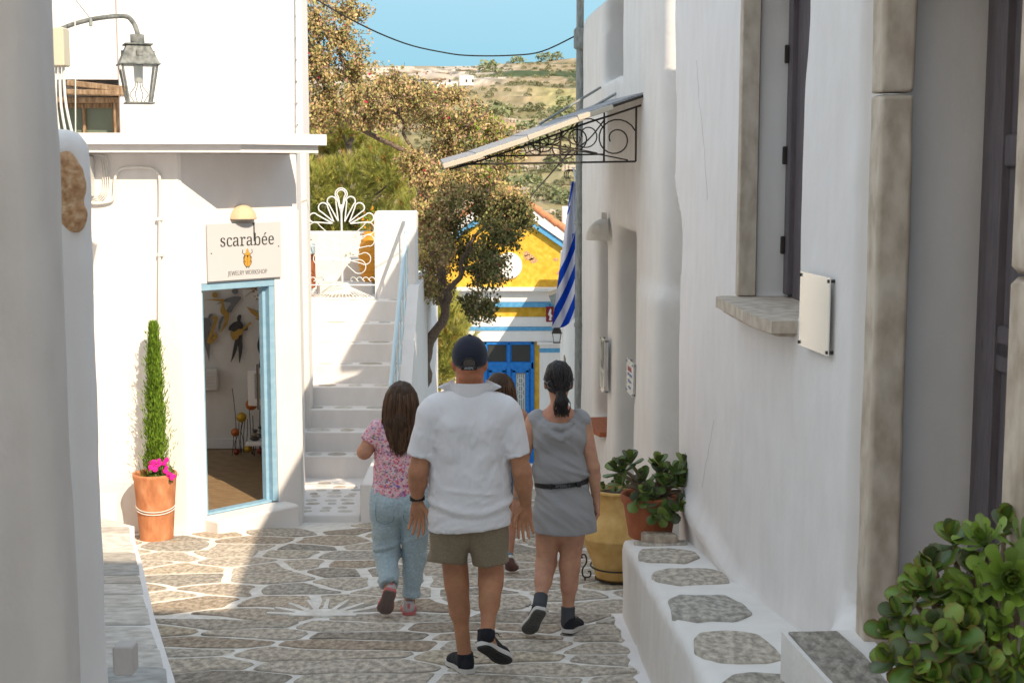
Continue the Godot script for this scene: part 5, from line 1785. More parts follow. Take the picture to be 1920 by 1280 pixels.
func build_trees() -> void:
	var o := thing("bougainvillea_tree", "large tree with brown and olive leaves, its crooked trunk rising beside the stairs", "tree")
	limb(o, "trunk", [-1.28, -1.9, -18.5, -1.25, -0.89, -18.5, -1.20, -0.33, -18.5, -1.11, 0.09, -18.5, -1.05, 0.44, -18.5, -0.86, 0.86, -18.5, -0.92, 1.27, -18.4, -1.0, 1.61, -18.4], 0.095, 0.050, 71)
	var limbs := []
	limbs.append(limb(o, "limb", [-0.91, 1.28, -18.4, -1.08, 1.89, -18.3, -1.11, 2.37, -18.3, -1.21, 2.70, -18.3, -1.44, 2.93, -18.3, -1.81, 3.10, -18.3, -2.14, 3.33, -18.3, -2.37, 3.76, -18.3, -2.45, 4.4, -18.2], 0.056, 0.018, 72))
	limbs.append(limb(o, "limb", [-1.12, 2.30, -18.35, -0.99, 2.77, -18.6, -0.75, 3.11, -18.6, -0.48, 3.27, -18.6, -0.27, 3.44, -18.6], 0.036, 0.010, 73))
	limbs.append(limb(o, "limb", [-0.88, 0.92, -18.4, -0.68, 1.29, -18.2, -0.54, 1.70, -18.2, -0.27, 1.97, -18.2, -0.03, 2.10, -18.2], 0.045, 0.012, 74))
	limbs.append(limb(o, "limb", [-1.22, 2.70, -18.35, -1.35, 3.10, -18.4, -1.48, 3.50, -18.4, -1.61, 3.83, -18.4], 0.028, 0.008, 75))
	limbs.append(limb(o, "limb", [-1.80, 3.10, -18.3, -1.99, 3.62, -18.2, -2.12, 4.08, -18.2, -2.25, 4.54, -18.2], 0.026, 0.008, 76))
	limbs.append(limb(o, "limb", [-0.75, 3.11, -18.6, -0.89, 3.51, -18.7, -0.92, 3.78, -18.7], 0.018, 0.005, 77))
	limbs.append(limb(o, "limb", [-0.53, 1.71, -18.2, -0.43, 1.31, -18.0, -0.44, 0.87, -18.0], 0.018, 0.006, 78))
	var C := [-2.40, 4.44, -17.89, 0.30, 0.33, -2.12, 4.28, -18.25, 0.34, 0.30, -2.37, 3.94, -18.04, 0.33, 0.33, -1.94, 3.89, -18.32, 0.34, 0.31, -2.35, 3.50, -18.35, 0.31, 0.27, -1.81, 3.47, -17.68, 0.39, 0.23, -1.42, 3.66, -17.72, 0.33, 0.26, -1.53, 3.39, -19.04, 0.42, 0.28, -1.06, 3.55, -18.11, 0.40, 0.27, -1.70, 3.22, -17.88, 0.33, 0.17, -2.34, 3.28, -18.79, 0.31, 0.17, -0.95, 3.24, -18.45, 0.48, 0.31, -0.56, 3.25, -19.04, 0.42, 0.32, -0.27, 3.04, -18.46, 0.31, 0.27, -0.76, 2.84, -18.72, 0.42, 0.28, -0.99, 2.57, -17.94, 0.27, 0.33, -0.62, 2.43, -18.72, 0.31, 0.31]
	C.append_array([-1.06, 2.00, -19.09, 0.25, 0.39, -0.75, 1.95, -18.54, 0.27, 0.27, -0.42, 2.15, -18.89, 0.24, 0.24, -0.03, 2.08, -18.77, 0.28, 0.28, -0.20, 1.92, -17.80, 0.26, 0.26, -0.56, 1.59, -18.91, 0.28, 0.35, -0.90, 1.53, -18.65, 0.24, 0.35, -0.37, 1.29, -18.18, 0.24, 0.27, -0.16, 1.46, -17.75, 0.18, 0.26, -0.48, 0.83, -19.08, 0.16, 0.25, -0.27, 0.86, -18.46, 0.11, 0.18, -1.12, 1.38, -18.85, 0.13, 0.42, -0.92, 1.04, -19.11, 0.16, 0.20, -2.47, 5.02, -18.46, 0.41, 0.34, -2.04, 4.65, -18.71, 0.28, 0.21, -2.63, 4.07, -18.07, 0.27, 0.80, -0.80, 3.60, -18.98, 0.28, 0.18, -0.03, 2.77, -18.41, 0.19, 0.20, -0.13, 2.29, -17.9, 0.27, 0.24, -0.40, 2.42, -18.1, 0.27, 0.27, 0.04, 2.26, -18.0, 0.20, 0.20, 0.17, 1.98, -18.2, 0.17, 0.18, -0.07, 1.82, -18.1, 0.26, 0.23, -0.30, 2.62, -18.3, 0.26, 0.20, -1.13, 2.54, -17.75, 0.18, 0.25, -1.05, 2.08, -17.70, 0.20, 0.29, -0.94, 1.69, -17.80, 0.21, 0.26, -0.72, 2.28, -17.70, 0.23, 0.26, -0.27, 1.61, -17.90, 0.24, 0.28, -0.10, 1.84, -18.00, 0.20, 0.21, -1.24, 2.76, -17.80, 0.20, 0.16, -1.06, 1.18, -17.90, 0.12, 0.20, 0.17, 2.07, -18.00, 0.13, 0.15, -2.43, 3.22, -17.90, 0.20, 0.23])
	var xs := []; var cs := []
	var tw := B.new()
	for i in range(0, C.size(), 5):
		var c := Vector3(C[i], C[i + 1], C[i + 2])
		var r := Vector3(C[i + 3], C[i + 4], 0.32)
		var near := c; var best := 9.0
		for l in limbs:
			for p in l:
				if p.distance_to(c) < best: best = p.distance_to(c); near = p
		var area := r.x * r.y
		var twigs := int(36 + 330 * area)
		for t in twigs:
			var d := Vector3(rr(-1, 1), rr(-1, 1), rr(-1, 1))
			while d.length() > 1.0: d = Vector3(rr(-1, 1), rr(-1, 1), rr(-1, 1))
			var e := c + d * r * 1.12
			var st := near.lerp(c, rr(0.2, 0.8)) + Vector3(rr(-1, 1), rr(-1, 1), rr(-1, 1)) * 0.08
			var len := minf(0.34, st.distance_to(e))
			st = e + (st - e).normalized() * len
			if t % 3 == 0: tw.tube(PackedVector3Array([st, st.lerp(e, 0.5) + Vector3(0, 0.02, 0), e]), PackedFloat32Array([0.006, 0.004, 0.002]), 4, false)
			var warm := rng.randf()
			for k in 19:
				var q := st.lerp(e, rr(0.15, 1.05)) + Vector3(rr(-1, 1), rr(-1, 1), rr(-1, 1)) * 0.045
				var s := rr(0.026, 0.050)
				xs.append(Transform3D(rand_basis() * s, q))
				var cc := Color(0.47, 0.345, 0.15)
				var u := rng.randf()
				if u < 0.30: cc = Color(0.34, 0.33, 0.125)
				elif u < 0.50: cc = Color(0.58, 0.41, 0.20)
				elif u < 0.62: cc = Color(0.44, 0.26, 0.19)
				elif u < 0.626: cc = Color(0.45, 0.03, 0.07)
				if e.x > -0.7 and e.y < 2.3 and rng.randf() < 0.75: cc = Color(0.17, 0.175, 0.07)
				elif e.x > -0.5 and e.y > 2.5 and rng.randf() < 0.18: cc = Color(0.22, 0.30, 0.035)
				cs.append(cc * rr(0.58, 1.2) * (0.80 + 0.38 * warm))
	stuff(part("twigs", tw, M.bark, o))
	stuff(multi("crown", leaf_mesh(0.62), M.leaf, xs, cs, o))
	pine("pine_tree", "yellow-green pine with brushy needles behind the iron gate", [-3.61, 3.00, -27.34, 0.51, 0.41, -2.99, 3.10, -27.20, 0.60, 0.45, -2.23, 2.79, -25.24, 0.42, 0.42, -3.45, 2.42, -25.34, 0.38, 0.42, -2.91, 2.42, -25.54, 0.57, 0.47, -2.42, 2.20, -27.41, 0.46, 0.41, -3.47, 1.84, -26.09, 0.39, 0.39, -2.84, 1.82, -26.57, 0.49, 0.30, -2.04, 2.51, -25.75, 0.19, 0.38, -3.08, 3.37, -26.27, 0.39, 0.19, -4.1, 2.5, -26.5, 0.5, 0.5, -2.3, 1.6, -26.0, 0.4, 0.3, -3.2, 1.4, -26.2, 0.5, 0.4], [-2.9, -3.2, -26.5, -2.8, 0.5, -26.5, -3.0, 2.2, -26.4, -2.95, 3.2, -26.6])
	pine("pine_tree", "pine branches with long needles behind the trunk of the brown-leaved tree", [-0.95, 0.25, -22.08, 0.25, 0.33, -1.07, -0.16, -22.03, 0.24, 0.33, -0.83, -0.04, -22.38, 0.25, 0.29, -1.21, -0.54, -22.38, 0.29, 0.29, -0.94, -0.52, -22.86, 0.25, 0.25, -1.34, 0.45, -22.52, 0.21, 0.42, -1.06, 0.50, -22.89, 0.21, 0.25, -1.60, 1.95, -22.78, 0.17, 0.34, -1.57, 1.52, -22.99, 0.15, 0.34, -1.4, 1.0, -22.9, 0.25, 0.35], [-1.5, -2.6, -22.9, -1.45, 0.0, -22.9, -1.45, 1.2, -22.9, -1.58, 2.0, -22.9])

func needle_tuft() -> ArrayMesh:
	var b := B.new()
	var r := RandomNumberGenerator.new(); r.seed = 8
	for k in 26:
		var d := Vector3(r.randf_range(-0.75, 0.75), 1.0, r.randf_range(-0.75, 0.75)).normalized()
		var st := Vector3(0, -0.25 + 0.55 * r.randf(), 0)
		var s := d.cross(Vector3(r.randf_range(-1, 1), 0.2, r.randf_range(-1, 1))).normalized() * 0.020
		var e := st + d * r.randf_range(0.55, 0.95)
		b.tri(st - s, st + s, e)
	return b.mesh()

func pine(called: String, label: String, C: Array, tr: Array) -> void:
	var o := thing(called, label, "pine tree")
	var p := limb(o, "trunk", tr, 0.13, 0.05, 79)
	var xs := []; var cs := []; var tw := B.new()
	for i in range(0, C.size(), 5):
		var c := Vector3(C[i], C[i + 1], C[i + 2])
		var r := Vector3(C[i + 3], C[i + 4], 0.40)
		var near := p[0]
		for q in p:
			if q.distance_to(c + Vector3(0, -0.3, 0)) < near.distance_to(c + Vector3(0, -0.3, 0)): near = q
		tw.tube(spline([near, near.lerp(c, 0.5) + Vector3(0, -0.08, 0), c], 4), 0.022, 5, false)
		for t in int(70 + 900 * r.x * r.y):
			var d := Vector3(rr(-1, 1), rr(-1, 1), rr(-1, 1))
			while d.length() > 1.0: d = Vector3(rr(-1, 1), rr(-1, 1), rr(-1, 1))
			var e := c + d * r
			var up := (d * 0.8 + Vector3(0, 0.75, 0) + Vector3(rr(-1, 1), rr(-1, 1), rr(-1, 1)) * 0.25).normalized()
			var s := rr(0.15, 0.25)
			var x := up.cross(Vector3(rr(-1, 1), rr(-1, 1), rr(-1, 1))).normalized()
			xs.append(Transform3D(Basis(x * s, up * s, x.cross(up) * s), e))
			var cc := Color(0.29, 0.31, 0.065).lerp(Color(0.46, 0.42, 0.11), rng.randf())
			if rng.randf() < 0.05: cc = Color(0.42, 0.22, 0.06)
			cs.append(cc * rr(0.7, 1.2))
	stuff(part("branches", tw, M.bark, o))
	stuff(multi("crown", needle_tuft(), M.leaf, xs, cs, o))

# ---------------------------------------------------------------- lamp, canopy, flag, cables, plaques
func build_things() -> void:
	var b := B.new()
	var lp := thing("street_lamp", "old grey metal lantern hanging from a curved pipe arm on the left", "street lamp", Vector3(-2.686, 3.36, -10.5), 0.36)
	lantern_shape(lp, 0.46, M.verdigris)
	b = B.new()
	var q := Basis(Vector3.UP, -0.36)
	var arm := []
	for p in [Vector3(-0.95, -0.20, 0.05), Vector3(-0.72, 0.17, 0), Vector3(-0.547, 0.306, 0), Vector3(-0.33, 0.375, 0), Vector3(-0.097, 0.400, 0), Vector3(-0.03, 0.36, 0), Vector3(0.0, 0.29, 0), Vector3(0.002, 0.255, 0)]: arm.append(q * p)
	b.tube(spline(arm, 6), 0.017, 10)
	part("arm", b, M.verdigris, lp)
	b = B.new(); b.box(q * Vector3(-0.33, 0.355, 0), Vector3(0.022, 0.055, 0.045), 0.004)
	part("clamp", b, M.galv, lp)
	b = B.new(); b.tube(PackedVector3Array([Vector3(-3.20, 3.98, -10.5), Vector3(-3.017, 3.742, -10.5)]), 0.004, 5)
	solo("stay_wire", b, M.galv, "short slanting wire that holds the pipe arm of the street lamp", "wire")
	b = B.new(); b.tube(PackedVector3Array([Vector3(-3.06, 4.6, -10.3), Vector3(-3.07, 3.6, -10.3), Vector3(-3.096, 2.84, -10.3)]), 0.005, 5)
	solo("hanging_cable", b, M.plastic_white, "thin pale cable hanging straight down beside the street lamp arm", "cable")
	var mb := thing("junction_box", "tall cream electric box on the house wall below the street lamp arm", "electric box")
	b = B.new(); b.box(Vector3(-3.10, 3.50, -10.0), Vector3(0.12, 0.26, 0.14), 0.01)
	part("box", b, flat_mat(lin(0.60, 0.55, 0.42), 0.6), mb)
	b = B.new()
	for k in 3: b.tube(spline([Vector3(-3.12 + 0.025 * k, 3.37, -10.0), Vector3(-3.13 + 0.035 * k, 3.1, -10.0), Vector3(-3.10 + 0.05 * k, 2.8, -10.0)], 4), 0.010, 6)
	part("cable", b, M.plastic_white, mb)
	# overhead cable
	b = B.new(); b.tube(spline(pts3([-2.6, 4.75, -13.1, -1.88, 4.26, -13.3, -1.42, 4.00, -13.5, -1.02, 3.85, -13.9, -0.66, 3.78, -14.1, -0.41, 3.765, -14.3, 0.0, 3.79, -14.6, 0.31, 3.86, -15.0, 0.665, 4.05, -15.4]), 5), 0.0075, 6)
	solo("overhead_cable", b, M.black, "black cable sagging across the sky from shop roof to drainpipe", "cable")
	b = B.new(); b.tube(spline(pts3([0.62, 2.86, -15.1, 0.45, 2.58, -17.5, 0.30, 2.28, -21.0, 0.20, 2.0, -24.0, -0.1, 1.4, -27.9]), 5), 0.010, 6)
	solo("slanting_cable", b, M.black, "dark cable slanting down from the canopy towards the yellow house roof", "cable")
	b = B.new()
	b.tube(spline([Vector3(-1.915, 4.6, -12.985), Vector3(-1.918, 4.0, -12.985), Vector3(-1.925, 3.5, -12.985), Vector3(-1.935, 2.98, -12.985)], 4), 0.004, 5)
	for k in 7: b.lathe(PackedVector2Array([Vector2(0.001, -0.012), Vector2(0.009, 0), Vector2(0.001, 0.012)]), 8, Vector3(-1.916, 4.2 - 0.19 * k, -12.98))
	solo("string_lights", b, M.galv, "thin string of tiny bulbs down the edge of the upper shop wall", "string lights")
	canopy()
	flag()
	var xf := wall_frame(1.646)
	# half-dome wall lamp on the far house
	var sc := thing("wall_lamp", "white half-dome wall lamp beside the deep window of the far house", "wall lamp")
	sc.transform = xf * Transform3D(Basis(Vector3.UP, -PI / 2), Vector3(-0.02, 2.03, -13.05))
	var dome := Field.new(Vector3(-0.22, -0.03, -0.02), Vector3(0.22, 0.24, 0.24), 0.009)
	dome.fill(func(p: Vector3) -> float:
		var r := (p * Vector3(1, 0.95, 1)).length()
		return maxf(maxf(absf(r - 0.185) - 0.007, -p.y), -p.z))
	b = B.new(); dome.mesh(b)
	part("shade", b, flat_mat(lin(0.66, 0.63, 0.57), 0.6), sc)
	b = B.new(); b.box(Vector3(0, 0.20, 0.03), Vector3(0.05, 0.10, 0.05), 0.01)
	part("bracket", b, M.plaster_warm, sc)
	# plaques
	var pl := thing("poster_plaque", "tall plaque with a portrait print between the far house window and door", "plaque")
	pl.transform = xf * Transform3D(Basis(Vector3.UP, -PI / 2), Vector3(-0.06, 0.905, -12.97))
	plaque(pl, 0.30, 0.50)
	b = B.new(); b.box(Vector3(0, 0.09, 0.0045), Vector3(0.20, 0.24, 0.002))
	part("photo", b, flat_mat(lin(0.10, 0.11, 0.10), 0.4), pl)
	part("portrait", plate(ellipse(Vector2(0.0, 0.11), Vector2(0.055, 0.075)), 0.0058), flat_mat(lin(0.34, 0.32, 0.29), 0.5), pl)
	b = B.new()
	for k in 5: b.box(Vector3(-0.01 * (k % 2), -0.08 - 0.028 * k, 0.0045), Vector3(0.20 - 0.03 * (k % 3), 0.010, 0.002))
	part("print_lines", b, flat_mat(lin(0.16, 0.17, 0.22), 0.5), pl)
	pl = thing("name_plaque", "white acrylic plaque with red and blue print beside the far house door", "plaque")
	pl.transform = xf * Transform3D(Basis(Vector3.UP, -PI / 2), Vector3(-0.065, 1.055, -11.16))
	plaque(pl, 0.36, 0.27)
	b = B.new()
	for k in 3: b.box(Vector3(-0.08 + 0.07 * k, 0.065, 0.0045), Vector3(0.045, 0.035, 0.002))
	part("red_print", b, flat_mat(lin(0.40, 0.05, 0.06), 0.5), pl)
	b = B.new()
	for k in 3: b.box(Vector3(0.0, 0.02 - 0.05 * k, 0.0045), Vector3(0.22 - 0.05 * k, 0.016, 0.002))
	part("blue_print", b, flat_mat(lin(0.08, 0.12, 0.32), 0.5), pl)

func plaque(pl: Node3D, w: float, h: float) -> void:
	var b := B.new(); b.box(Vector3.ZERO, Vector3(w, h, 0.006), 0.002)
	part("panel", b, flat_mat(lin(0.62, 0.61, 0.60), 0.12), pl)
	for sx in [-1.0, 1.0]:
		for sy in [-1.0, 1.0]:
			b = B.new(); b.tube(PackedVector3Array([Vector3(sx * (w * 0.5 - 0.02), sy * (h * 0.5 - 0.02), 0.010), Vector3(sx * (w * 0.5 - 0.02), sy * (h * 0.5 - 0.02), -0.04)]), 0.009, 8)
			part("stud", b, M.galv, pl)

func spiral(c: Vector3, r0: float, a0: float, turns: float, dir: float, n := 30) -> PackedVector3Array:
	return arc(c, Vector3.RIGHT, Vector3.UP, r0, r0 * 0.28, a0, a0 + dir * TAU * turns, n)

func canopy() -> void:
	var o := thing("door_canopy", "weathered grey sheet canopy on scrolled iron brackets over the far house door", "canopy")
	o.transform = wall_frame(1.646)
	var prof := [Vector2(0.04, 3.205), Vector2(-0.23, 3.115), Vector2(-0.45, 3.045), Vector2(-0.83, 2.905), Vector2(-1.22, 2.775), Vector2(-1.47, 2.705)]
	var grey := tex_mat(lin(0.24, 0.24, 0.25), lin(0.42, 0.41, 0.42), 0.03, Vector3(2, 2, 0.7), 0.7, 0.2, 81, false)
	var cream := tex_mat(lin(0.42, 0.36, 0.27), lin(0.68, 0.63, 0.54), 0.05, Vector3(6, 6, 6), 0.85, 0.3, 82, false)
	for k in 5:
		var a: Vector2 = prof[k]; var c: Vector2 = prof[k + 1]
		var dirv := (c - a).normalized()
		c += dirv * 0.05
		var up := 0.026 * (5 - k) * 0.28
		var zs := [-11.06 + rr(-0.02, 0.02), -13.25]
		var b := B.new()
		var q := func(p: Vector2, z: float, h: float) -> Vector3: return Vector3(p.x, p.y + h + up + (0.035 if z < -12.0 else 0.0) , z)
		b.quad(q.call(a, zs[0], 0.022), q.call(a, zs[1], 0.022), q.call(c, zs[1], 0.022), q.call(c, zs[0], 0.022))
		b.quad(q.call(a, zs[1], 0.0), q.call(a, zs[0], 0.0), q.call(c, zs[0], 0.0), q.call(c, zs[1], 0.0))
		b.quad(q.call(c, zs[0], 0.0), q.call(c, zs[1], 0.0), q.call(c, zs[1], 0.022), q.call(c, zs[0], 0.022))
		b.quad(q.call(c, zs[1], 0.0), q.call(a, zs[1], 0.0), q.call(a, zs[1], 0.022), q.call(c, zs[1], 0.022))
		b.quad(q.call(a, zs[0], 0.0), q.call(c, zs[0], 0.0), q.call(c, zs[0], 0.022), q.call(a, zs[0], 0.022))
		var sh := part("roof_sheet", b, grey, o)
		if k > 0 or true:
			b = B.new()
			var m := (a + c) * 0.5
			b.box(Vector3(m.x, m.y + up - 0.006, zs[0] + 0.004), Vector3((c - a).length(), 0.040 if k > 0 else 0.02, 0.035), 0.006, Basis(Vector3.BACK, atan2(dirv.y, dirv.x) + PI))
			part("edge_board", b, cream if k > 0 else M.iron, sh)
	var br := Node3D.new(); br.name = "bracket"; o.add_child(br)
	for e in [[-0.04, 2.73, -0.04, 3.15], [-0.04, 2.73, -1.43, 2.705], [-0.04, 2.73, -0.04, 2.731], [-0.285, 2.73, -0.285, 3.07], [-0.62, 2.73, -0.62, 2.95]]:
		var b := B.new(); b.tube(PackedVector3Array([Vector3(e[0], e[1], -11.15), Vector3(e[2], e[3] + 0.002, -11.15)]), 0.0085, 6)
		part("bar", b, M.iron, br)
	var tb := B.new()
	var tp := []
	for k in prof: tp.append(Vector3(k.x, k.y - 0.035, -11.15))
	tb.tube(spline(tp, 3), 0.009, 6)
	part("bar", tb, M.iron, br)
	for s in [[-0.195, 2.90, 0.162, 0.4, 1.5, 1.0], [-0.50, 2.905, 0.100, 3.6, 1.5, 1.0], [-0.60, 2.845, 0.105, -0.4, 1.45, -1.0], [-0.80, 2.84, 0.082, 1.0, 1.5, 1.0], [-0.93, 2.79, 0.062, 3.3, 1.4, -1.0], [-1.07, 2.77, 0.045, 0.8, 1.5, 1.0], [-1.18, 2.755, 0.035, 3.0, 1.4, -1.0], [-1.27, 2.738, 0.026, 0.8, 1.4, 1.0]]:
		var b := B.new(); b.tube(spiral(Vector3(s[0], s[1], -11.15), s[2], s[3], s[4], s[5]), 0.0062 if s[2] > 0.09 else 0.0045, 6)
		part("scroll", b, M.iron, br)
	for s in [[-0.10, 2.74, -0.42, 2.80, -0.9, 2.86], [-0.28, 3.05, -0.45, 2.86, -0.75, 2.74]]:
		var b := B.new(); b.tube(spline([Vector3(s[0], s[1], -11.15), Vector3(s[2], s[3], -11.15), Vector3(s[4], s[5], -11.15)], 6), 0.006, 6)
		part("scroll", b, M.iron, br)
	var b2: Node3D = br.duplicate(); b2.name = "bracket_001"; o.add_child(b2)
	b2.position = Vector3(0, 0.07, -2.0)
	for e in [[-0.62, 3.07, -13.2, -0.02, 3.42, -13.6], [-0.30, 3.14, -12.9, 0.02, 3.33, -12.6]]:
		var b := B.new(); b.tube(PackedVector3Array([Vector3(e[0], e[1], e[2]), Vector3(e[3], e[4], e[5])]), 0.012, 6)
		part("stay_bar", b, M.galv, o)

func flag() -> void:
	var o := thing("hanging_flag", "blue and white striped flag hanging in folds beside the drainpipe", "flag")
	var W := 256; var H := 512
	var im := Image.create(W, H, false, Image.FORMAT_RGB8)
	var blue := Color(0.03, 0.26, 0.72); var white := Color(0.84, 0.85, 0.90)
	for y in H:
		for x in W:
			var v := float(y) / H * 1.62; var u := float(x) / W * 0.42
			var s := v + u * 1.85 # stripes hang at a slant
			var c := white
			var k := floorf((s - 0.985) / 0.205)
			if s > 0.985: c = blue if posmod(int(k), 2) == 0 else white
			else:
				c = white
				if s < 0.30: c = blue
				if v > 0.58 and v < 0.72 and u > 0.17 and s < 0.96 and s > 0.78: c = blue
				if v > 0.26 and v < 0.36 and u < 0.10 and s < 0.42 and s > 0.34: c = blue
			im.set_pixel(x, y, c)
	var m := StandardMaterial3D.new()
	m.albedo_texture = ImageTexture.create_from_image(im)
	m.roughness = 0.85; m.metallic_specular = 0.3
	m.backlight_enabled = true; m.backlight = Color(0.12, 0.12, 0.14)
	var b := B.new()
	var nu := 22; var nv := 60
	for j in nv + 1:
		var v := float(j) / nv
		for i in nu + 1:
			var u := float(i) / nu
			var xl := lerpf(0.640, 0.430, pow(v, 0.95)); var xr := lerpf(0.70, 0.80, smoothstep(0.0, 0.5, v))
			var yy := lerpf(2.53, 0.955, v) + 0.22 * smoothstep(0.3, 1.0, u) * v
			var fold := 0.035 * sin(u * 9.0 + v * 2.0) * (0.3 + v) + 0.02 * sin(u * 17.0 - v * 3.0)
			b.vert(Vector3(lerpf(xl, xr, u), yy, -15.50 + fold), Vector3.BACK, Vector2(u, v))
	for j in nv:
		for i in nu:
			var a := i + (nu + 1) * j
			b.t3(a, a + nu + 1, a + nu + 2); b.t3(a, a + nu + 2, a + 1)
	for j in nv + 1:
		for i in nu + 1:
			var a := i + (nu + 1) * j
			var dx := b.v[a + (1 if i < nu else 0)] - b.v[a - (1 if i > 0 else 0)]
			var dy := b.v[a - ((nu + 1) if j > 0 else 0)] - b.v[a + ((nu + 1) if j < nv else 0)]
			b.n[a] = dx.cross(dy).normalized()
	part("cloth", b, m, o)
	b = B.new(); b.tube(PackedVector3Array([Vector3(0.80, 2.0, -15.50), Vector3(0.68, 2.56, -15.50), Vector3(0.655, 2.68, -15.50)]), 0.012, 8)
	part("pole", b, M.white_metal, o)
	b = B.new()
	for k in 3: b.tube(arc(Vector3(0.65 - 0.02 * k, 2.60, -15.5), Vector3.RIGHT, Vector3.UP, 0.055, 0.05, 0.6, 4.2, 12), 0.006, 5, false)
	part("ring", b, M.iron, o)

# ---------------------------------------------------------------- pots and plants
func jade_leaf(edge: Color, face: Color) -> ArrayMesh: # thick paddle leaf, length 1 along y, facing +z
	var b := B.new()
	var rings := [[0.0, 0.05], [0.22, 0.20], [0.5, 0.36], [0.78, 0.37], [0.94, 0.22], [1.0, 0.04]]
	for side in [1.0, -1.0]:
		var f := b.v.size()
		for r in rings:
			for s in [-1.0, -0.55, 0.0, 0.55, 1.0]:
				var th: float = 0.055 * (1.0 - s * s) * smoothstep(1.05, 0.75, r[0]) * side
				b.col = face.lerp(edge, smoothstep(0.6, 1.0, absf(s)) * 0.9 + (0.7 if r[0] > 0.97 else 0.0))
				b.vert(Vector3(s * r[1], r[0], th + 0.14 * s * s * r[1] * 2.0 + 0.10 * r[0] * r[0]), Vector3(s * 0.55, 0.1 * (r[0] - 0.4), side).normalized())
		for i in 5:
			for k in 4:
				var a := f + i * 5 + k
				if side > 0: b.t3(a, a + 1, a + 6); b.t3(a, a + 6, a + 5)
				else: b.t3(a, a + 6, a + 1); b.t3(a, a + 5, a + 6)
	return b.mesh()

func spoon_leaf(face: Color, tip: Color) -> ArrayMesh: # aeonium leaf
	var b := B.new()
	var rings := [[0.0, 0.05, 0.0], [0.3, 0.065, 0.05], [0.6, 0.125, 0.13], [0.84, 0.17, 0.25], [0.96, 0.11, 0.33], [1.0, 0.02, 0.36]]
	for side in [1.0, -1.0]:
		var f := b.v.size()
		for r in rings:
			for s in [-1.0, 0.0, 1.0]:
				b.col = face.lerp(tip, 0.9 if r[0] > 0.97 else 0.25 * absf(s))
				b.vert(Vector3(s * r[1], r[0], r[2] + 0.012 * side * (1.0 - absf(s)) + 0.05 * absf(s)), Vector3(-s * 0.35 * side, -0.25 * side, side).normalized())
		for i in 5:
			for k in 2:
				var a := f + i * 3 + k
				if side > 0: b.t3(a, a + 1, a + 4); b.t3(a, a + 4, a + 3)
				else: b.t3(a, a + 4, a + 1); b.t3(a, a + 3, a + 4)
	return b.mesh()

func put_leaf(o: Node3D, m: Mesh, base: Vector3, dir: Vector3, face: Vector3, s: float, mat: Material, w := 1.0) -> void:
	var y := dir.normalized()
	var z := (face - y * face.dot(y)).normalized()
	var x := y.cross(z)
	var l := part("leaf", m, mat, o)
	l.transform = Transform3D(Basis(x * s * w, y * s, z * s), base)

func rosette(o: Node3D, m: Array, c: Vector3, ax: Vector3, s: float, mat: Material, pairs := 4) -> void:
	ax = ax.normalized()
	var u := ax.cross(Vector3(rr(-1, 1), rr(-1, 1), rr(-1, 1))).normalized(); var v := ax.cross(u)
	for k in pairs:
		var a := k * PI / 2 + rr(-0.25, 0.25)
		var open := lerpf(1.25, 0.25, float(k) / (pairs - 1)) + rr(-0.15, 0.15)
		var sz := s * lerpf(1.0, 0.62, float(k) / (pairs - 1)) * rr(0.85, 1.15)
		for e in [0.0, PI]:
			var rad := u * cos(a + e) + v * sin(a + e)
			put_leaf(o, m[rng.randi() % m.size()], c + ax * (0.012 * k * s / 0.05) * 0.6, rad * sin(open) + ax * cos(open), ax * sin(open) - rad * cos(open), sz, mat, rr(0.85, 1.1))

func aeonium(o: Node3D, m: Array, c: Vector3, ax: Vector3, s: float, mat: Material, n := 24) -> void:
	ax = ax.normalized()
	var u := ax.cross(Vector3(0.3, 0.9, 0.2)).normalized(); var v := ax.cross(u)
	for k in n:
		var t := float(k) / (n - 1)
		var a := k * 2.39996
		var open := lerpf(1.65, 0.12, pow(t, 0.8)) + rr(-0.08, 0.08)
		var rad := u * cos(a) + v * sin(a)
		put_leaf(o, m[rng.randi() % m.size()], c + ax * 0.02 * t, rad * sin(open) + ax * cos(open), ax * sin(open) - rad * cos(open), s * lerpf(1.0, 0.45, t), mat)

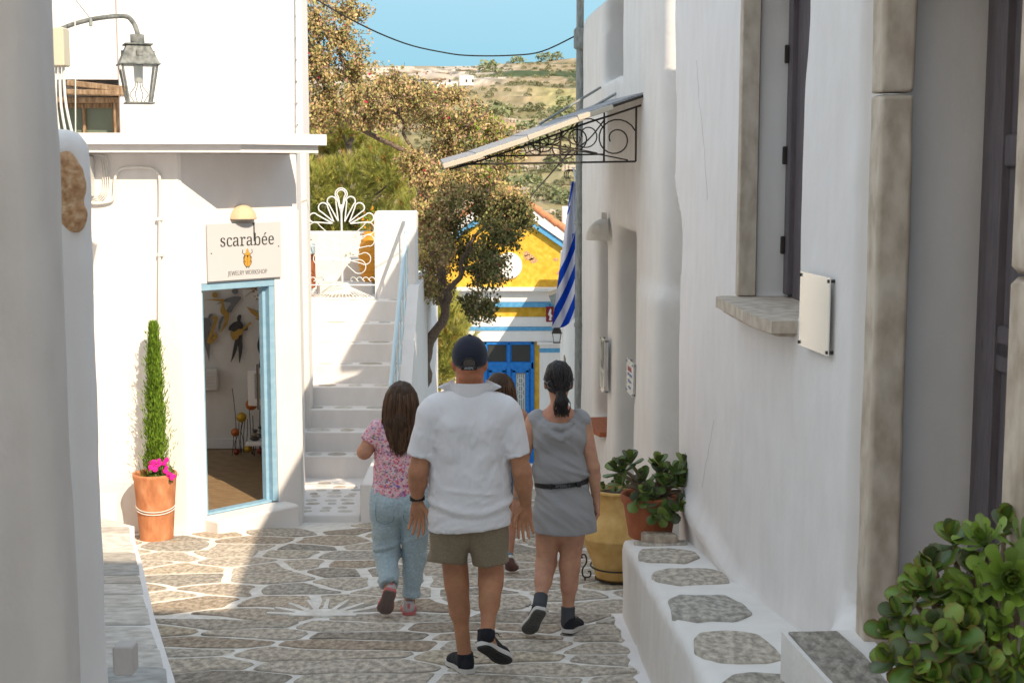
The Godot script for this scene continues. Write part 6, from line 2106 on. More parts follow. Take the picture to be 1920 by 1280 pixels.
func build_plants() -> void:
	var b := B.new()
	# tall terracotta pot with cypress
	var pt := thing("terracotta_pot", "tall terracotta pot tied with white cord, standing against the shop wall", "pot", Vector3(-3.02, -0.462, -11.94))
	b.lathe(PackedVector2Array([Vector2(0.001, 0.0), Vector2(0.130, 0.0), Vector2(0.138, 0.012), Vector2(0.160, 0.32), Vector2(0.176, 0.53), Vector2(0.184, 0.56), Vector2(0.186, 0.578), Vector2(0.180, 0.588), Vector2(0.166, 0.588), Vector2(0.160, 0.57), Vector2(0.155, 0.50)]), 40)
	part("pot", b, M.terracotta, pt)
	b = B.new(); b.lathe(PackedVector2Array([Vector2(0.158, 0.535), Vector2(0.001, 0.545)]), 24)
	part("soil", b, flat_mat(lin(0.10, 0.07, 0.05), 1.0), pt)
	for k in 2:
		b = B.new()
		var p := PackedVector3Array()
		for i in 41:
			var a := TAU * i / 40.0
			var y := 0.315 - 0.035 * sin(a + 0.2) - 0.022 * k
			p.append(Vector3(cos(a) * (0.165 + 0.03 * (y - 0.32)), y, sin(a) * (0.165 + 0.03 * (y - 0.32))))
		b.tube(p, 0.0042, 6, false)
		part("cord", b, M.plastic_white, pt)
	b = B.new(); b.box(Vector3(-2.88, -0.445, -11.80), Vector3(0.13, 0.012, 0.05), 0.004, Basis(Vector3.UP, 0.35))
	solo("yellow_leaf", b, flat_mat(lin(0.58, 0.37, 0.08), 0.9), "dry yellow leaf lying at the foot of the tall terracotta pot", "leaf")
	var cy := thing("cypress_plant", "slim bright green cypress growing in the tall terracotta pot", "cypress", Vector3(-3.02, 0.08, -11.97))
	b = B.new(); b.tube(PackedVector3Array([Vector3(0, -0.05, 0), Vector3(0.01, 0.7, 0), Vector3(0.02, 1.25, 0)]), PackedFloat32Array([0.014, 0.010, 0.003]), 6)
	part("stem", b, M.bark, cy)
	var xs := []; var cs := []
	for k in 8500:
		var t := pow(rng.randf(), 0.9)
		var y := 1.30 * t
		var a := rr(0, TAU)
		var r := 0.080 * pow(1.0 - t, 0.55) * (1.0 + 0.20 * sin(y * 23.0 + 2.0 * cos(a)) + 0.14 * sin(y * 51.0 + 3.0 * a)) + 0.012
		var q := sqrt(rng.randf()) * r * (1.75 if rng.randf() < 0.12 else 1.0)
		var out := Vector3(cos(a), 0, sin(a))
		var d := (Vector3.UP * rr(0.8, 1.3) + out * rr(0.2, 0.7) + Vector3(rr(-0.3, 0.3), 0, rr(-0.3, 0.3))).normalized()
		var x := d.cross(out).normalized()
		var s := rr(0.022, 0.050)
		xs.append(Transform3D(Basis(x * s, d * s, x.cross(d) * s), Vector3(0.01 + 0.008 * t, y, 0) + out * q))
		cs.append(Color(0.13, 0.24, 0.03).lerp(Color(0.22, 0.34, 0.04), rng.randf()) * rr(0.6, 1.2))
	for k in 10:
		var p0 := Vector3(0.0, 0.12 + 0.05 * k, 0.0); var a := rr(-0.4, 0.5)
		var e := p0 + Vector3(cos(a) * (0.20 if k == 2 else 0.11), 0.10, sin(a) * 0.1) * (1.0 if k % 2 == 0 else -1.0) + Vector3(0, 0.10, 0)
		for i in 16:
			xs.append(Transform3D(rand_basis() * 0.03, p0.lerp(e, rr(0.3, 1.0)) + Vector3(rr(-1, 1), rr(-1, 1), rr(-1, 1)) * 0.012))
			cs.append(Color(0.15, 0.25, 0.04) * rr(0.6, 1.2))
	stuff(multi("foliage", leaf_mesh(0.22), M.leaf, xs, cs, cy))
	var fl := thing("pink_flowers", "bunch of bright magenta flowers at the foot of the cypress", "flowers", Vector3(-2.96, 0.10, -11.86))
	xs = []; cs = []
	for k in 120:
		xs.append(Transform3D(rand_basis() * rr(0.025, 0.045), Vector3(rr(-0.08, 0.11), rr(-0.03, 0.08), rr(-0.05, 0.05))))
		cs.append(Color(0.12, 0.17, 0.04) * rr(0.6, 1.2))
	stuff(multi("leaves", leaf_mesh(0.6), M.leaf, xs, cs, fl))
	var fm := B.new()
	fm.col = Color(0.72, 0.015, 0.30)
	for k in 5:
		var a := TAU * k / 5.0
		var d := Vector3(cos(a), 0.25, sin(a)); var sd := Vector3(-sin(a), 0, cos(a)) * 0.55
		fm.tri(Vector3.ZERO, d * 0.75 - sd, d * 0.75 + sd); fm.tri(d * 0.75 + sd, d * 0.75 - sd, d * 1.1)
	var fmesh := fm.mesh()
	var pk := vc_mat(0.7); pk.backlight_enabled = true; pk.backlight = Color(0.35, 0.0, 0.15)
	for k in 34:
		var cpos: Vector3 = [Vector3(-0.05, 0.12, 0.02), Vector3(0.0, 0.14, 0.0), Vector3(0.05, 0.13, 0.0), Vector3(-0.01, 0.09, 0.05), Vector3(0.05, 0.08, 0.04), Vector3(0.10, 0.035, 0.04), Vector3(-0.07, 0.08, 0.03), Vector3(0.12, 0.02, 0.05)][k % 8]
		var f := part("flower", fmesh, pk, fl)
		f.transform = Transform3D(Basis.looking_at(Vector3(rr(-0.5, 0.5), rr(-0.9, 0.2), -1).normalized()) * Basis(Vector3.RIGHT, -PI / 2) * rr(0.016, 0.024), cpos + Vector3(rr(-1, 1), rr(-1, 1), rr(-0.5, 1)) * 0.020)
	# red clay pot with jade plant
	var rp := thing("clay_pot", "brown-red clay pot standing on the far end of the white bench", "pot", Vector3(0.862, 0.402, -8.78))
	b = B.new()
	b.lathe(PackedVector2Array([Vector2(0.001, 0.0), Vector2(0.128, 0.0), Vector2(0.134, 0.01), Vector2(0.166, 0.20), Vector2(0.171, 0.215), Vector2(0.181, 0.225), Vector2(0.187, 0.262), Vector2(0.184, 0.272), Vector2(0.170, 0.272), Vector2(0.163, 0.25), Vector2(0.158, 0.21)]), 36)
	part("pot", b, M.redclay, rp)
	b = B.new(); b.lathe(PackedVector2Array([Vector2(0.165, 0.235), Vector2(0.001, 0.245)]), 24)
	part("soil", b, flat_mat(lin(0.06, 0.045, 0.035), 1.0), rp)
	var jm := [jade_leaf(Color(0.17, 0.13, 0.04), Color(0.085, 0.155, 0.035)), jade_leaf(Color(0.14, 0.14, 0.06), Color(0.125, 0.20, 0.05)), jade_leaf(Color(0.12, 0.10, 0.06), Color(0.095, 0.125, 0.065)), jade_leaf(Color(0.19, 0.17, 0.05), Color(0.17, 0.24, 0.05))]
	M.succulent = vc_mat(0.38, 0.0, 0.45)
	var jp := thing("jade_plant", "jade plant with pale woody stems and round green leaves in the brown-red pot", "plant", Vector3(0.862, 0.40, -8.78))
	var ends := [[-0.20, 0.40, 0.0], [-0.12, 0.46, 0.02], [0.05, 0.44, 0.0], [0.21, 0.45, -0.02], [0.13, 0.40, 0.06], [0.08, 0.33, 0.08], [-0.02, 0.30, 0.12], [0.22, 0.28, 0.08], [-0.08, 0.25, 0.13], [0.03, 0.18, 0.17], [0.15, 0.24, 0.15], [0.25, 0.20, 0.08], [-0.17, 0.33, 0.04], [0.10, 0.36, -0.06], [0.24, 0.36, 0.0], [-0.03, 0.36, 0.04], [0.16, 0.33, 0.05], [0.02, 0.26, 0.12], [0.20, 0.40, 0.03], [-0.16, 0.42, 0.02], [0.26, 0.28, 0.02], [0.10, 0.20, 0.16], [0.06, 0.39, 0.03]]
	for k in ends.size():
		var e := Vector3(ends[k][0], ends[k][1], ends[k][2])
		var st := Vector3(-0.06 if e.x < -0.05 else 0.07, 0.24, 0.02)
		b = B.new()
		b.tube(spline([st, st.lerp(e, 0.5) + Vector3(signf(e.x) * -0.02, 0.03, 0.0), e], 4), PackedFloat32Array([0.017, 0.016, 0.015, 0.014, 0.013, 0.012, 0.011, 0.010, 0.009]), 7)
		part("stem", b, M.pale_stem, jp)
		rosette(jp, jm, e, (e - st).normalized() + Vector3(0, 0.5, 0.35), 0.098, M.succulent, 4)
	# ochre jar on an iron stand
	var jr := thing("ochre_jar", "big ochre clay jar behind the bench, beside the woman in grey", "jar", Vector3(0.745, -0.185, -9.9))
	b = B.new()
	b.lathe(PackedVector2Array([Vector2(0.001, 0.0), Vector2(0.150, 0.0), Vector2(0.158, 0.02), Vector2(0.176, 0.10), Vector2(0.182, 0.108), Vector2(0.184, 0.118), Vector2(0.225, 0.215), Vector2(0.258, 0.292), Vector2(0.268, 0.300), Vector2(0.266, 0.314), Vector2(0.235, 0.385), Vector2(0.190, 0.455), Vector2(0.176, 0.470), Vector2(0.176, 0.482), Vector2(0.160, 0.52), Vector2(0.154, 0.58), Vector2(0.160, 0.605), Vector2(0.174, 0.615), Vector2(0.174, 0.632), Vector2(0.150, 0.635), Vector2(0.140, 0.60)]), 44)
	part("body", b, M.jar, jr)
	for s in [-1.0, 1.0]:
		b = B.new(); b.tube(spline([Vector3(s * 0.155, 0.60, 0.03), Vector3(s * 0.215, 0.58, 0.03), Vector3(s * 0.215, 0.53, 0.03), Vector3(s * 0.165, 0.50, 0.03)], 5), 0.014, 7)
		part("handle", b, M.jar, jr)
	b = B.new(); b.lathe(PackedVector2Array([Vector2(0.145, 0.60), Vector2(0.001, 0.61)]), 20)
	part("soil", b, flat_mat(lin(0.06, 0.045, 0.035), 1.0), jr)
	var sd := thing("jar_stand", "black iron stand with scrolled feet under the ochre jar", "stand", Vector3(0.745, -0.235, -9.9))
	b = B.new()
	b.tube(arc(Vector3(0, 0.135, 0), Vector3.RIGHT, Vector3.BACK, 0.19, 0.19, 0, TAU, 32), 0.006, 6, false)
	b.tube(arc(Vector3(0, 0.045, 0), Vector3.RIGHT, Vector3.BACK, 0.155, 0.155, 0, TAU, 32), 0.006, 6, false)
	part("ring", b, M.iron, sd)
	for k in 3:
		var q := Basis(Vector3.UP, TAU * k / 3.0 + PI - 0.3)
		b = B.new()
		b.tube(spline([q * Vector3(0.255, 0.165, 0), q * Vector3(0.265, 0.185, 0), q * Vector3(0.235, 0.19, 0), q * Vector3(0.225, 0.14, 0), q * Vector3(0.255, 0.08, 0), q * Vector3(0.245, 0.03, 0), q * Vector3(0.20, 0.035, 0), q * Vector3(0.195, 0.07, 0), q * Vector3(0.215, 0.07, 0)], 5), 0.006, 6)
		b.tube(PackedVector3Array([q * Vector3(0.235, 0.03, 0), q * Vector3(0.235, -0.02, 0)]), 0.007, 6)
		part("leg", b, M.iron, sd)
	var jl := thing("jar_plant", "low dark green plant growing in the mouth of the ochre jar", "plant", Vector3(0.745, 0.44, -9.9))
	for k in 7:
		var a := TAU * k / 7.0
		rosette(jl, [jm[0]], Vector3(cos(a) * 0.11, 0.01, sin(a) * 0.11), Vector3(cos(a) * 0.4, 1, sin(a) * 0.4), 0.045, M.succulent, 3)
	# succulents in the corner
	var sp := thing("planter_pot", "white pot that holds the big succulent beside the doorway", "pot", Vector3(1.24, 0.99, -3.62))
	b = B.new(); b.lathe(PackedVector2Array([Vector2(0.001, 0.0), Vector2(0.12, 0.0), Vector2(0.16, 0.20), Vector2(0.165, 0.24), Vector2(0.145, 0.24), Vector2(0.14, 0.20)]), 30)
	part("pot", b, M.redclay, sp)
	b = B.new(); b.lathe(PackedVector2Array([Vector2(0.15, 0.20), Vector2(0.001, 0.21)]), 20)
	part("soil", b, flat_mat(lin(0.06, 0.045, 0.035), 1.0), sp)
	var sj := thing("round_leaf_succulent", "bushy succulent with round red-edged leaves in the corner by the doorway", "plant", Vector3(1.24, 1.20, -3.62))
	var jm2 := [jade_leaf(Color(0.15, 0.075, 0.02), Color(0.085, 0.165, 0.025)), jade_leaf(Color(0.17, 0.12, 0.03), Color(0.14, 0.235, 0.035)), jade_leaf(Color(0.10, 0.085, 0.05), Color(0.085, 0.125, 0.05)), jade_leaf(Color(0.20, 0.15, 0.03), Color(0.18, 0.26, 0.04))]
	var J := [1790, 1032, 3.75, 1730, 1100, 3.7, 1672, 1170, 3.6, 1740, 1190, 3.5, 1772, 1232, 3.45, 1650, 1215, 3.6, 1657, 1258, 3.5, 1702, 1255, 3.45, 1762, 1145, 3.6, 1705, 1140, 3.65, 1910, 1000, 3.85]
	var at := [[-0.094, 0.544, -0.120], [-0.171, 0.448, -0.080], [-0.262, 0.362, 0.0], [-0.196, 0.370, 0.11], [-0.168, 0.335, 0.16], [-0.285, 0.310, 0.01], [-0.302, 0.275, 0.10], [-0.262, 0.290, 0.15], [-0.142, 0.405, 0.0], [-0.214, 0.402, -0.04], [0.085, 0.552, -0.22], [-0.215, 0.255, 0.18], [-0.145, 0.475, -0.10], [-0.235, 0.33, 0.06], [-0.11, 0.36, 0.10], [-0.05, 0.47, -0.06], [-0.06, 0.33, 0.10], [-0.23, 0.24, 0.16], [-0.14, 0.25, 0.20], [-0.05, 0.25, 0.21], [-0.19, 0.44, -0.02], [-0.10, 0.30, 0.18], [-0.03, 0.40, 0.02]]
	for e in at:
		var p := Vector3(e[0], e[1], e[2])
		b = B.new(); b.tube(spline([Vector3(0, 0.0, 0), p * 0.55 + Vector3(0, 0.02, 0), p], 4), PackedFloat32Array([0.014, 0.013, 0.012, 0.011, 0.010, 0.010, 0.009, 0.008, 0.007]), 7)
		part("stem", b, M.pale_stem, sj)
		rosette(sj, jm2, p, p.normalized() * 0.8 + Vector3(-0.15, 0.35, 0.5), 0.088, M.succulent, 4)
	sj.scale = Vector3(0.94, 0.93, 0.94)
	sj.position += Vector3(0.02, -0.012, 0.0)
	var ae := thing("rosette_succulent", "succulent with large light green leaf rosettes beside the doorway", "plant", Vector3(1.24, 1.20, -3.62))
	var am := [spoon_leaf(Color(0.20, 0.33, 0.045), Color(0.24, 0.22, 0.05)), spoon_leaf(Color(0.26, 0.40, 0.07), Color(0.24, 0.24, 0.06)), spoon_leaf(Color(0.17, 0.27, 0.055), Color(0.18, 0.17, 0.04))]
	for e in [[0.015, 0.475, 0.04, -0.25, 0.35, 1.0, 0.125, 44], [-0.065, 0.425, 0.05, -0.9, 0.10, 0.5, 0.115, 36], [-0.02, 0.545, -0.05, -0.5, 0.8, 0.4, 0.095, 28], [0.0, 0.295, 0.17, 0.15, 0.4, 1.0, 0.095, 28], [-0.085, 0.295, 0.13, -0.6, 0.5, 0.6, 0.09, 20], [0.10, 0.42, 0.10, 0.5, 0.4, 0.7, 0.10, 24], [0.07, 0.54, -0.04, 0.2, 0.8, 0.5, 0.10, 20], [0.075, 0.34, 0.15, 0.2, 0.5, 0.9, 0.10, 22], [-0.03, 0.37, 0.12, -0.4, 0.4, 0.8, 0.085, 20]]:
		var p := Vector3(e[0], e[1], e[2])
		b = B.new(); b.tube(spline([Vector3(0.01, 0.0, 0.02), p * 0.5 + Vector3(0.02, 0.03, 0), p], 4), PackedFloat32Array([0.013, 0.012, 0.012, 0.011, 0.011, 0.010, 0.010, 0.010, 0.010]), 7)
		part("stem", b, M.pale_stem, ae)
		aeonium(ae, am, p, Vector3(e[3], e[4], e[5]), e[6], M.succulent, e[7])
	ae.scale = Vector3(0.96, 0.94, 0.96)
	ae.position += Vector3(0.02, 0.0, 0.0)

# ---------------------------------------------------------------- people
func skin(base: Color, head: Vector3, ruddy := 0.0) -> Callable:
	var n := noise(101, 9.0, 3)
	return func(p: Vector3, _g: Vector3) -> Color:
		var k := 1.0 + 0.20 * n.get_noise_3dv(p) + 0.12 * n.get_noise_3dv(p * 4.0)
		var c := Color(base.r * k, base.g * k * (1.0 + 0.10 * n.get_noise_3d(p.x + 5.0, p.y, p.z)), base.b * k)
		var h := p - head
		if ruddy > 0.0 and h.y < 0.0 and h.y > -0.22: c = Color(c.r * 1.02, c.g * (1.0 - 0.22 * ruddy), c.b * (1.0 - 0.25 * ruddy))
		if h.z < -0.06 and absf(h.y - 0.005) < 0.010 and absf(absf(h.x) - 0.032) < 0.014: c = Color(0.06, 0.04, 0.03)
		if h.z < -0.06 and absf(h.y + 0.068) < 0.009 and absf(h.x) < 0.025: c = Color(0.40, 0.13, 0.11)
		return c

func head_shape(f: Field, c: Vector3, s := 1.0, neck := Vector3.ZERO, nr := 0.058) -> void:
	f.ell(c + Vector3(0, 0.012, 0.006) * s, Vector3(0.076, 0.098, 0.094) * s, 0.01)
	f.ell(c + Vector3(0, -0.055, -0.030) * s, Vector3(0.058, 0.065, 0.062) * s, 0.03)
	f.ell(c + Vector3(0, -0.098, -0.062) * s, Vector3(0.024, 0.018, 0.02) * s, 0.02)
	f.bone(c + Vector3(0, 0.012, -0.088) * s, c + Vector3(0, -0.030, -0.106) * s, 0.009 * s, 0.014 * s, 0.014)
	f.ell(c + Vector3(0, 0.034, -0.078) * s, Vector3(0.05, 0.012, 0.018) * s, 0.02)
	f.ell(c + Vector3(0, -0.068, -0.085) * s, Vector3(0.024, 0.010, 0.012) * s, 0.012)
	for e in [-1.0, 1.0]:
		f.ell(c + Vector3(e * 0.080, -0.022, 0.012) * s, Vector3(0.011, 0.031, 0.019) * s, 0.008, Basis(Vector3.UP, e * 0.45))
		f.ell(c + Vector3(e * 0.032, 0.004, -0.084) * s, Vector3(0.013, 0.010, 0.008) * s, 0.006)
	f.bone(c + Vector3(0, -0.06, 0.012) * s, neck, nr * 0.96, nr * 1.08, 0.035)

func hand_shape(f: Field, w: Vector3, y: Vector3, x: Vector3, s := 1.0, curl := 0.3) -> void: # y along the fingers, x towards the thumb
	y = y.normalized(); x = (x - y * x.dot(y)).normalized()
	var z := x.cross(y)
	if z.dot(Vector3(0, 0, 1)) < 0.0: z = -z
	var L := [[0.044, 0.026, 0.021], [0.049, 0.030, 0.022], [0.045, 0.028, 0.021], [0.035, 0.021, 0.019]]
	for i in 4:
		var kn := w + (y * (0.092 - 0.005 * absf(i - 1.0)) + x * (0.031 - 0.0205 * i)) * s
		f.bone(w + (y * 0.012 + x * (0.016 - 0.010 * i)) * s, kn, 0.0135 * s, 0.0105 * s, 0.012)
		var p := kn
		var a := curl * (0.6 + 0.22 * i)
		var sp := x * (0.10 - 0.075 * i)
		for j in 3:
			var d := ((y + sp) * cos(a) + z * sin(a)).normalized()
			var q: Vector3 = p + d * float(L[i][j]) * s
			f.bone(p, q, (0.0098 - 0.0009 * j) * s, (0.0092 - 0.0011 * j) * s, 0.004)
			p = q; a += curl * (0.9 if j == 0 else 0.7)
	f.ell(w + (y * 0.052 + z * 0.004) * s, Vector3(0.036, 0.036, 0.016) * s, 0.012, Basis(x, y, x.cross(y)))
	var t0 := w + (y * 0.022 + x * 0.026 + z * 0.006) * s
	var t1 := t0 + (y * 0.62 + x * 0.66 + z * 0.30).normalized() * 0.046 * s
	var t2 := t1 + (y * 0.86 + x * 0.36 + z * 0.32).normalized() * 0.032 * s
	var t3 := t2 + (y * 0.96 + x * 0.10 + z * 0.30).normalized() * 0.025 * s
	f.bone(t0, t1, 0.0145 * s, 0.0118 * s, 0.012); f.bone(t1, t2, 0.0112 * s, 0.0098 * s, 0.005); f.bone(t2, t3, 0.0098 * s, 0.0078 * s, 0.004)

func hand_into(b: B, col, el: Vector3, w: Vector3, y: Vector3, x: Vector3, s := 1.0, curl := 0.3, wr := 0.027) -> void:
	var c := w + y.normalized() * 0.08
	var f := Field.new(c - Vector3(0.11, 0.15, 0.11), c + Vector3(0.11, 0.15, 0.11), 0.0042)
	f.bone(w - (w - el).normalized() * 0.04, w + y.normalized() * 0.02, wr, wr * 0.95, 0.01, 0.85)
	hand_shape(f, w, y, x, s, curl)
	f.mesh(b, col)

func sole_outline(L: float, grow := 0.0) -> PackedVector2Array:
	var p := PackedVector2Array()
	var side := [[0.0, 0.016], [0.03, 0.027], [0.10, 0.034], [0.22, 0.036], [0.40, 0.034], [0.55, 0.039], [0.70, 0.046], [0.82, 0.046], [0.92, 0.036], [0.98, 0.020], [1.0, 0.006]]
	for k in side: p.append(Vector2(-k[1] - grow, k[0] * (L + 2 * grow) - grow))
	for k in side.size(): p.append(Vector2(side[-1 - k][1] * 0.94 + grow, side[-1 - k][0] * (L + 2 * grow) - grow))
	return p

func make_shoe(parent: Node3D, heel: Vector3, toe: Vector3, up: Vector3, L: float, upper: Material, mid: Material, out: Material, lace: Material, called := "shoe", accent: Material = null) -> Node3D:
	var z := (toe - heel).normalized()
	var x := up.cross(z).normalized(); var y := z.cross(x)
	var xf := Transform3D(Basis(x, y, z), heel)
	var s := L / 0.28
	var f := Field.new(Vector3(-0.07, 0.0, -0.03) * s, Vector3(0.07, 0.15, 0.31) * s, 0.0065)
	f.ell(Vector3(0, 0.045, 0.040) * s, Vector3(0.035, 0.052, 0.044) * s, 0.01)
	f.bone(Vector3(0, 0.052, 0.05) * s, Vector3(0, 0.036, 0.20) * s, 0.036 * s, 0.036 * s, 0.02)
	f.ell(Vector3(0, 0.034, 0.215) * s, Vector3(0.045, 0.034, 0.062) * s, 0.025)
	f.bone(Vector3(0, 0.07, 0.052) * s, Vector3(0, 0.110, 0.040) * s, 0.038 * s, 0.038 * s, 0.02, 1.1, 2)
	f.bone(Vector3(0, 0.075, 0.10) * s, Vector3(0, 0.060, 0.15) * s, 0.026 * s, 0.024 * s, 0.02)
	f.cut(Vector3.DOWN, -0.020 * s)
	var b := B.new(); f.mesh(b)
	var sh := part(called, b, upper, parent)
	sh.transform = xf
	b = B.new(); b.prism(sole_outline(L, 0.007), 0.008 * s, 0.031 * s)
	part("midsole", b, mid, sh)
	b = B.new(); b.prism(sole_outline(L, 0.003), 0.0, 0.0079 * s)
	for k in 9:
		for e in [-1.0, 1.0]:
			b.box(Vector3(e * 0.017 * s, -0.0015, (0.03 + 0.026 * k) * s), Vector3(0.024 * s, 0.004, 0.013 * s), 0.001, Basis(Vector3.UP, e * 0.5))
	part("outsole", b, out, sh)
	b = B.new()
	for k in 4: b.tube(spline([Vector3(-0.024, 0.070 - 0.004 * k, 0.115 + 0.02 * k) * s, Vector3(0, 0.090 - 0.006 * k, 0.120 + 0.02 * k) * s, Vector3(0.024, 0.070 - 0.004 * k, 0.115 + 0.02 * k) * s], 3), 0.0028, 5)
	for e in [-1.0, 1.0]:
		b.tube(spline([Vector3(0, 0.094, 0.112) * s, Vector3(e * 0.04, 0.100, 0.10) * s, Vector3(e * 0.055, 0.075, 0.09) * s, Vector3(e * 0.075, 0.065, 0.075) * s], 3), 0.0024, 5)
	part("lace", b, lace, sh)
	if accent != null:
		b = B.new(); b.box(Vector3(0, 0.066, 0.0015) * s, Vector3(0.022, 0.06, 0.010) * s, 0.003)
		for e in [-1.0, 1.0]: b.box(Vector3(e * 0.037, 0.05, 0.10) * s, Vector3(0.006, 0.03, 0.05) * s, 0.002, Basis(Vector3.RIGHT, 0.5))
		part("heel_tab", b, accent, sh)
	return sh

func cloth_mat(c0: Color, c1: Color, sc: float, rough := 0.95, freq := 0.06, seed_ := 41, bump := 0.25) -> StandardMaterial3D:
	var m := tex_mat(c0, c1, freq, Vector3(sc, sc, sc), rough, bump, seed_, false, null, 0.2)
	m.rim_enabled = true; m.rim = 0.25; m.rim_tint = 0.5
	return m

func band(parent: Node3D, called: String, m: Material, c: Vector3, rx: float, rz: float, h: float, th: float, tilt := Basis.IDENTITY, a0 := 0.0, a1 := TAU) -> MeshInstance3D: # flat band round a limb
	var b := B.new()
	var n := 28
	var ring := func(r: float, y: float, a: float) -> Vector3: return c + tilt * Vector3(cos(a) * (rx + r), y, sin(a) * (rz + r))
	for k in n:
		var p := lerpf(a0, a1, float(k) / n); var q := lerpf(a0, a1, float(k + 1) / n)
		b.quad(ring.call(th, -h, q), ring.call(th, -h, p), ring.call(th, h, p), ring.call(th, h, q))
		b.quad(ring.call(th, h, p), ring.call(0.0, h, p), ring.call(0.0, h, q), ring.call(th, h, q))
		b.quad(ring.call(th, -h, q), ring.call(0.0, -h, q), ring.call(0.0, -h, p), ring.call(th, -h, p))
		b.quad(ring.call(0.0, -h, p), ring.call(0.0, -h, q), ring.call(0.0, h, q), ring.call(0.0, h, p))
	return part(called, b, m, parent)

func build_people() -> void:
	M.hair_brown = tex_mat(lin(0.018, 0.010, 0.006), lin(0.10, 0.052, 0.026), 0.03, Vector3(9, 0.8, 9), 0.5, 0.6, 45, false, lin(0.046, 0.024, 0.013))
	M.hair_dark = tex_mat(lin(0.006, 0.005, 0.005), lin(0.034, 0.028, 0.027), 0.04, Vector3(9, 1.2, 9), 0.5, 0.6, 46, false)
	M.strand = vc_mat(0.45)
	M.shoe_black = flat_mat(lin(0.018, 0.020, 0.026), 0.85)
	M.shoe_mid = flat_mat(lin(0.62, 0.60, 0.57), 0.7)
	M.shoe_out = flat_mat(lin(0.035, 0.036, 0.036), 0.8)
	M.shoe_grey = flat_mat(lin(0.11, 0.11, 0.105), 0.8)
	person_man()
	person_woman()
	person_girl()
	person_far_girl()

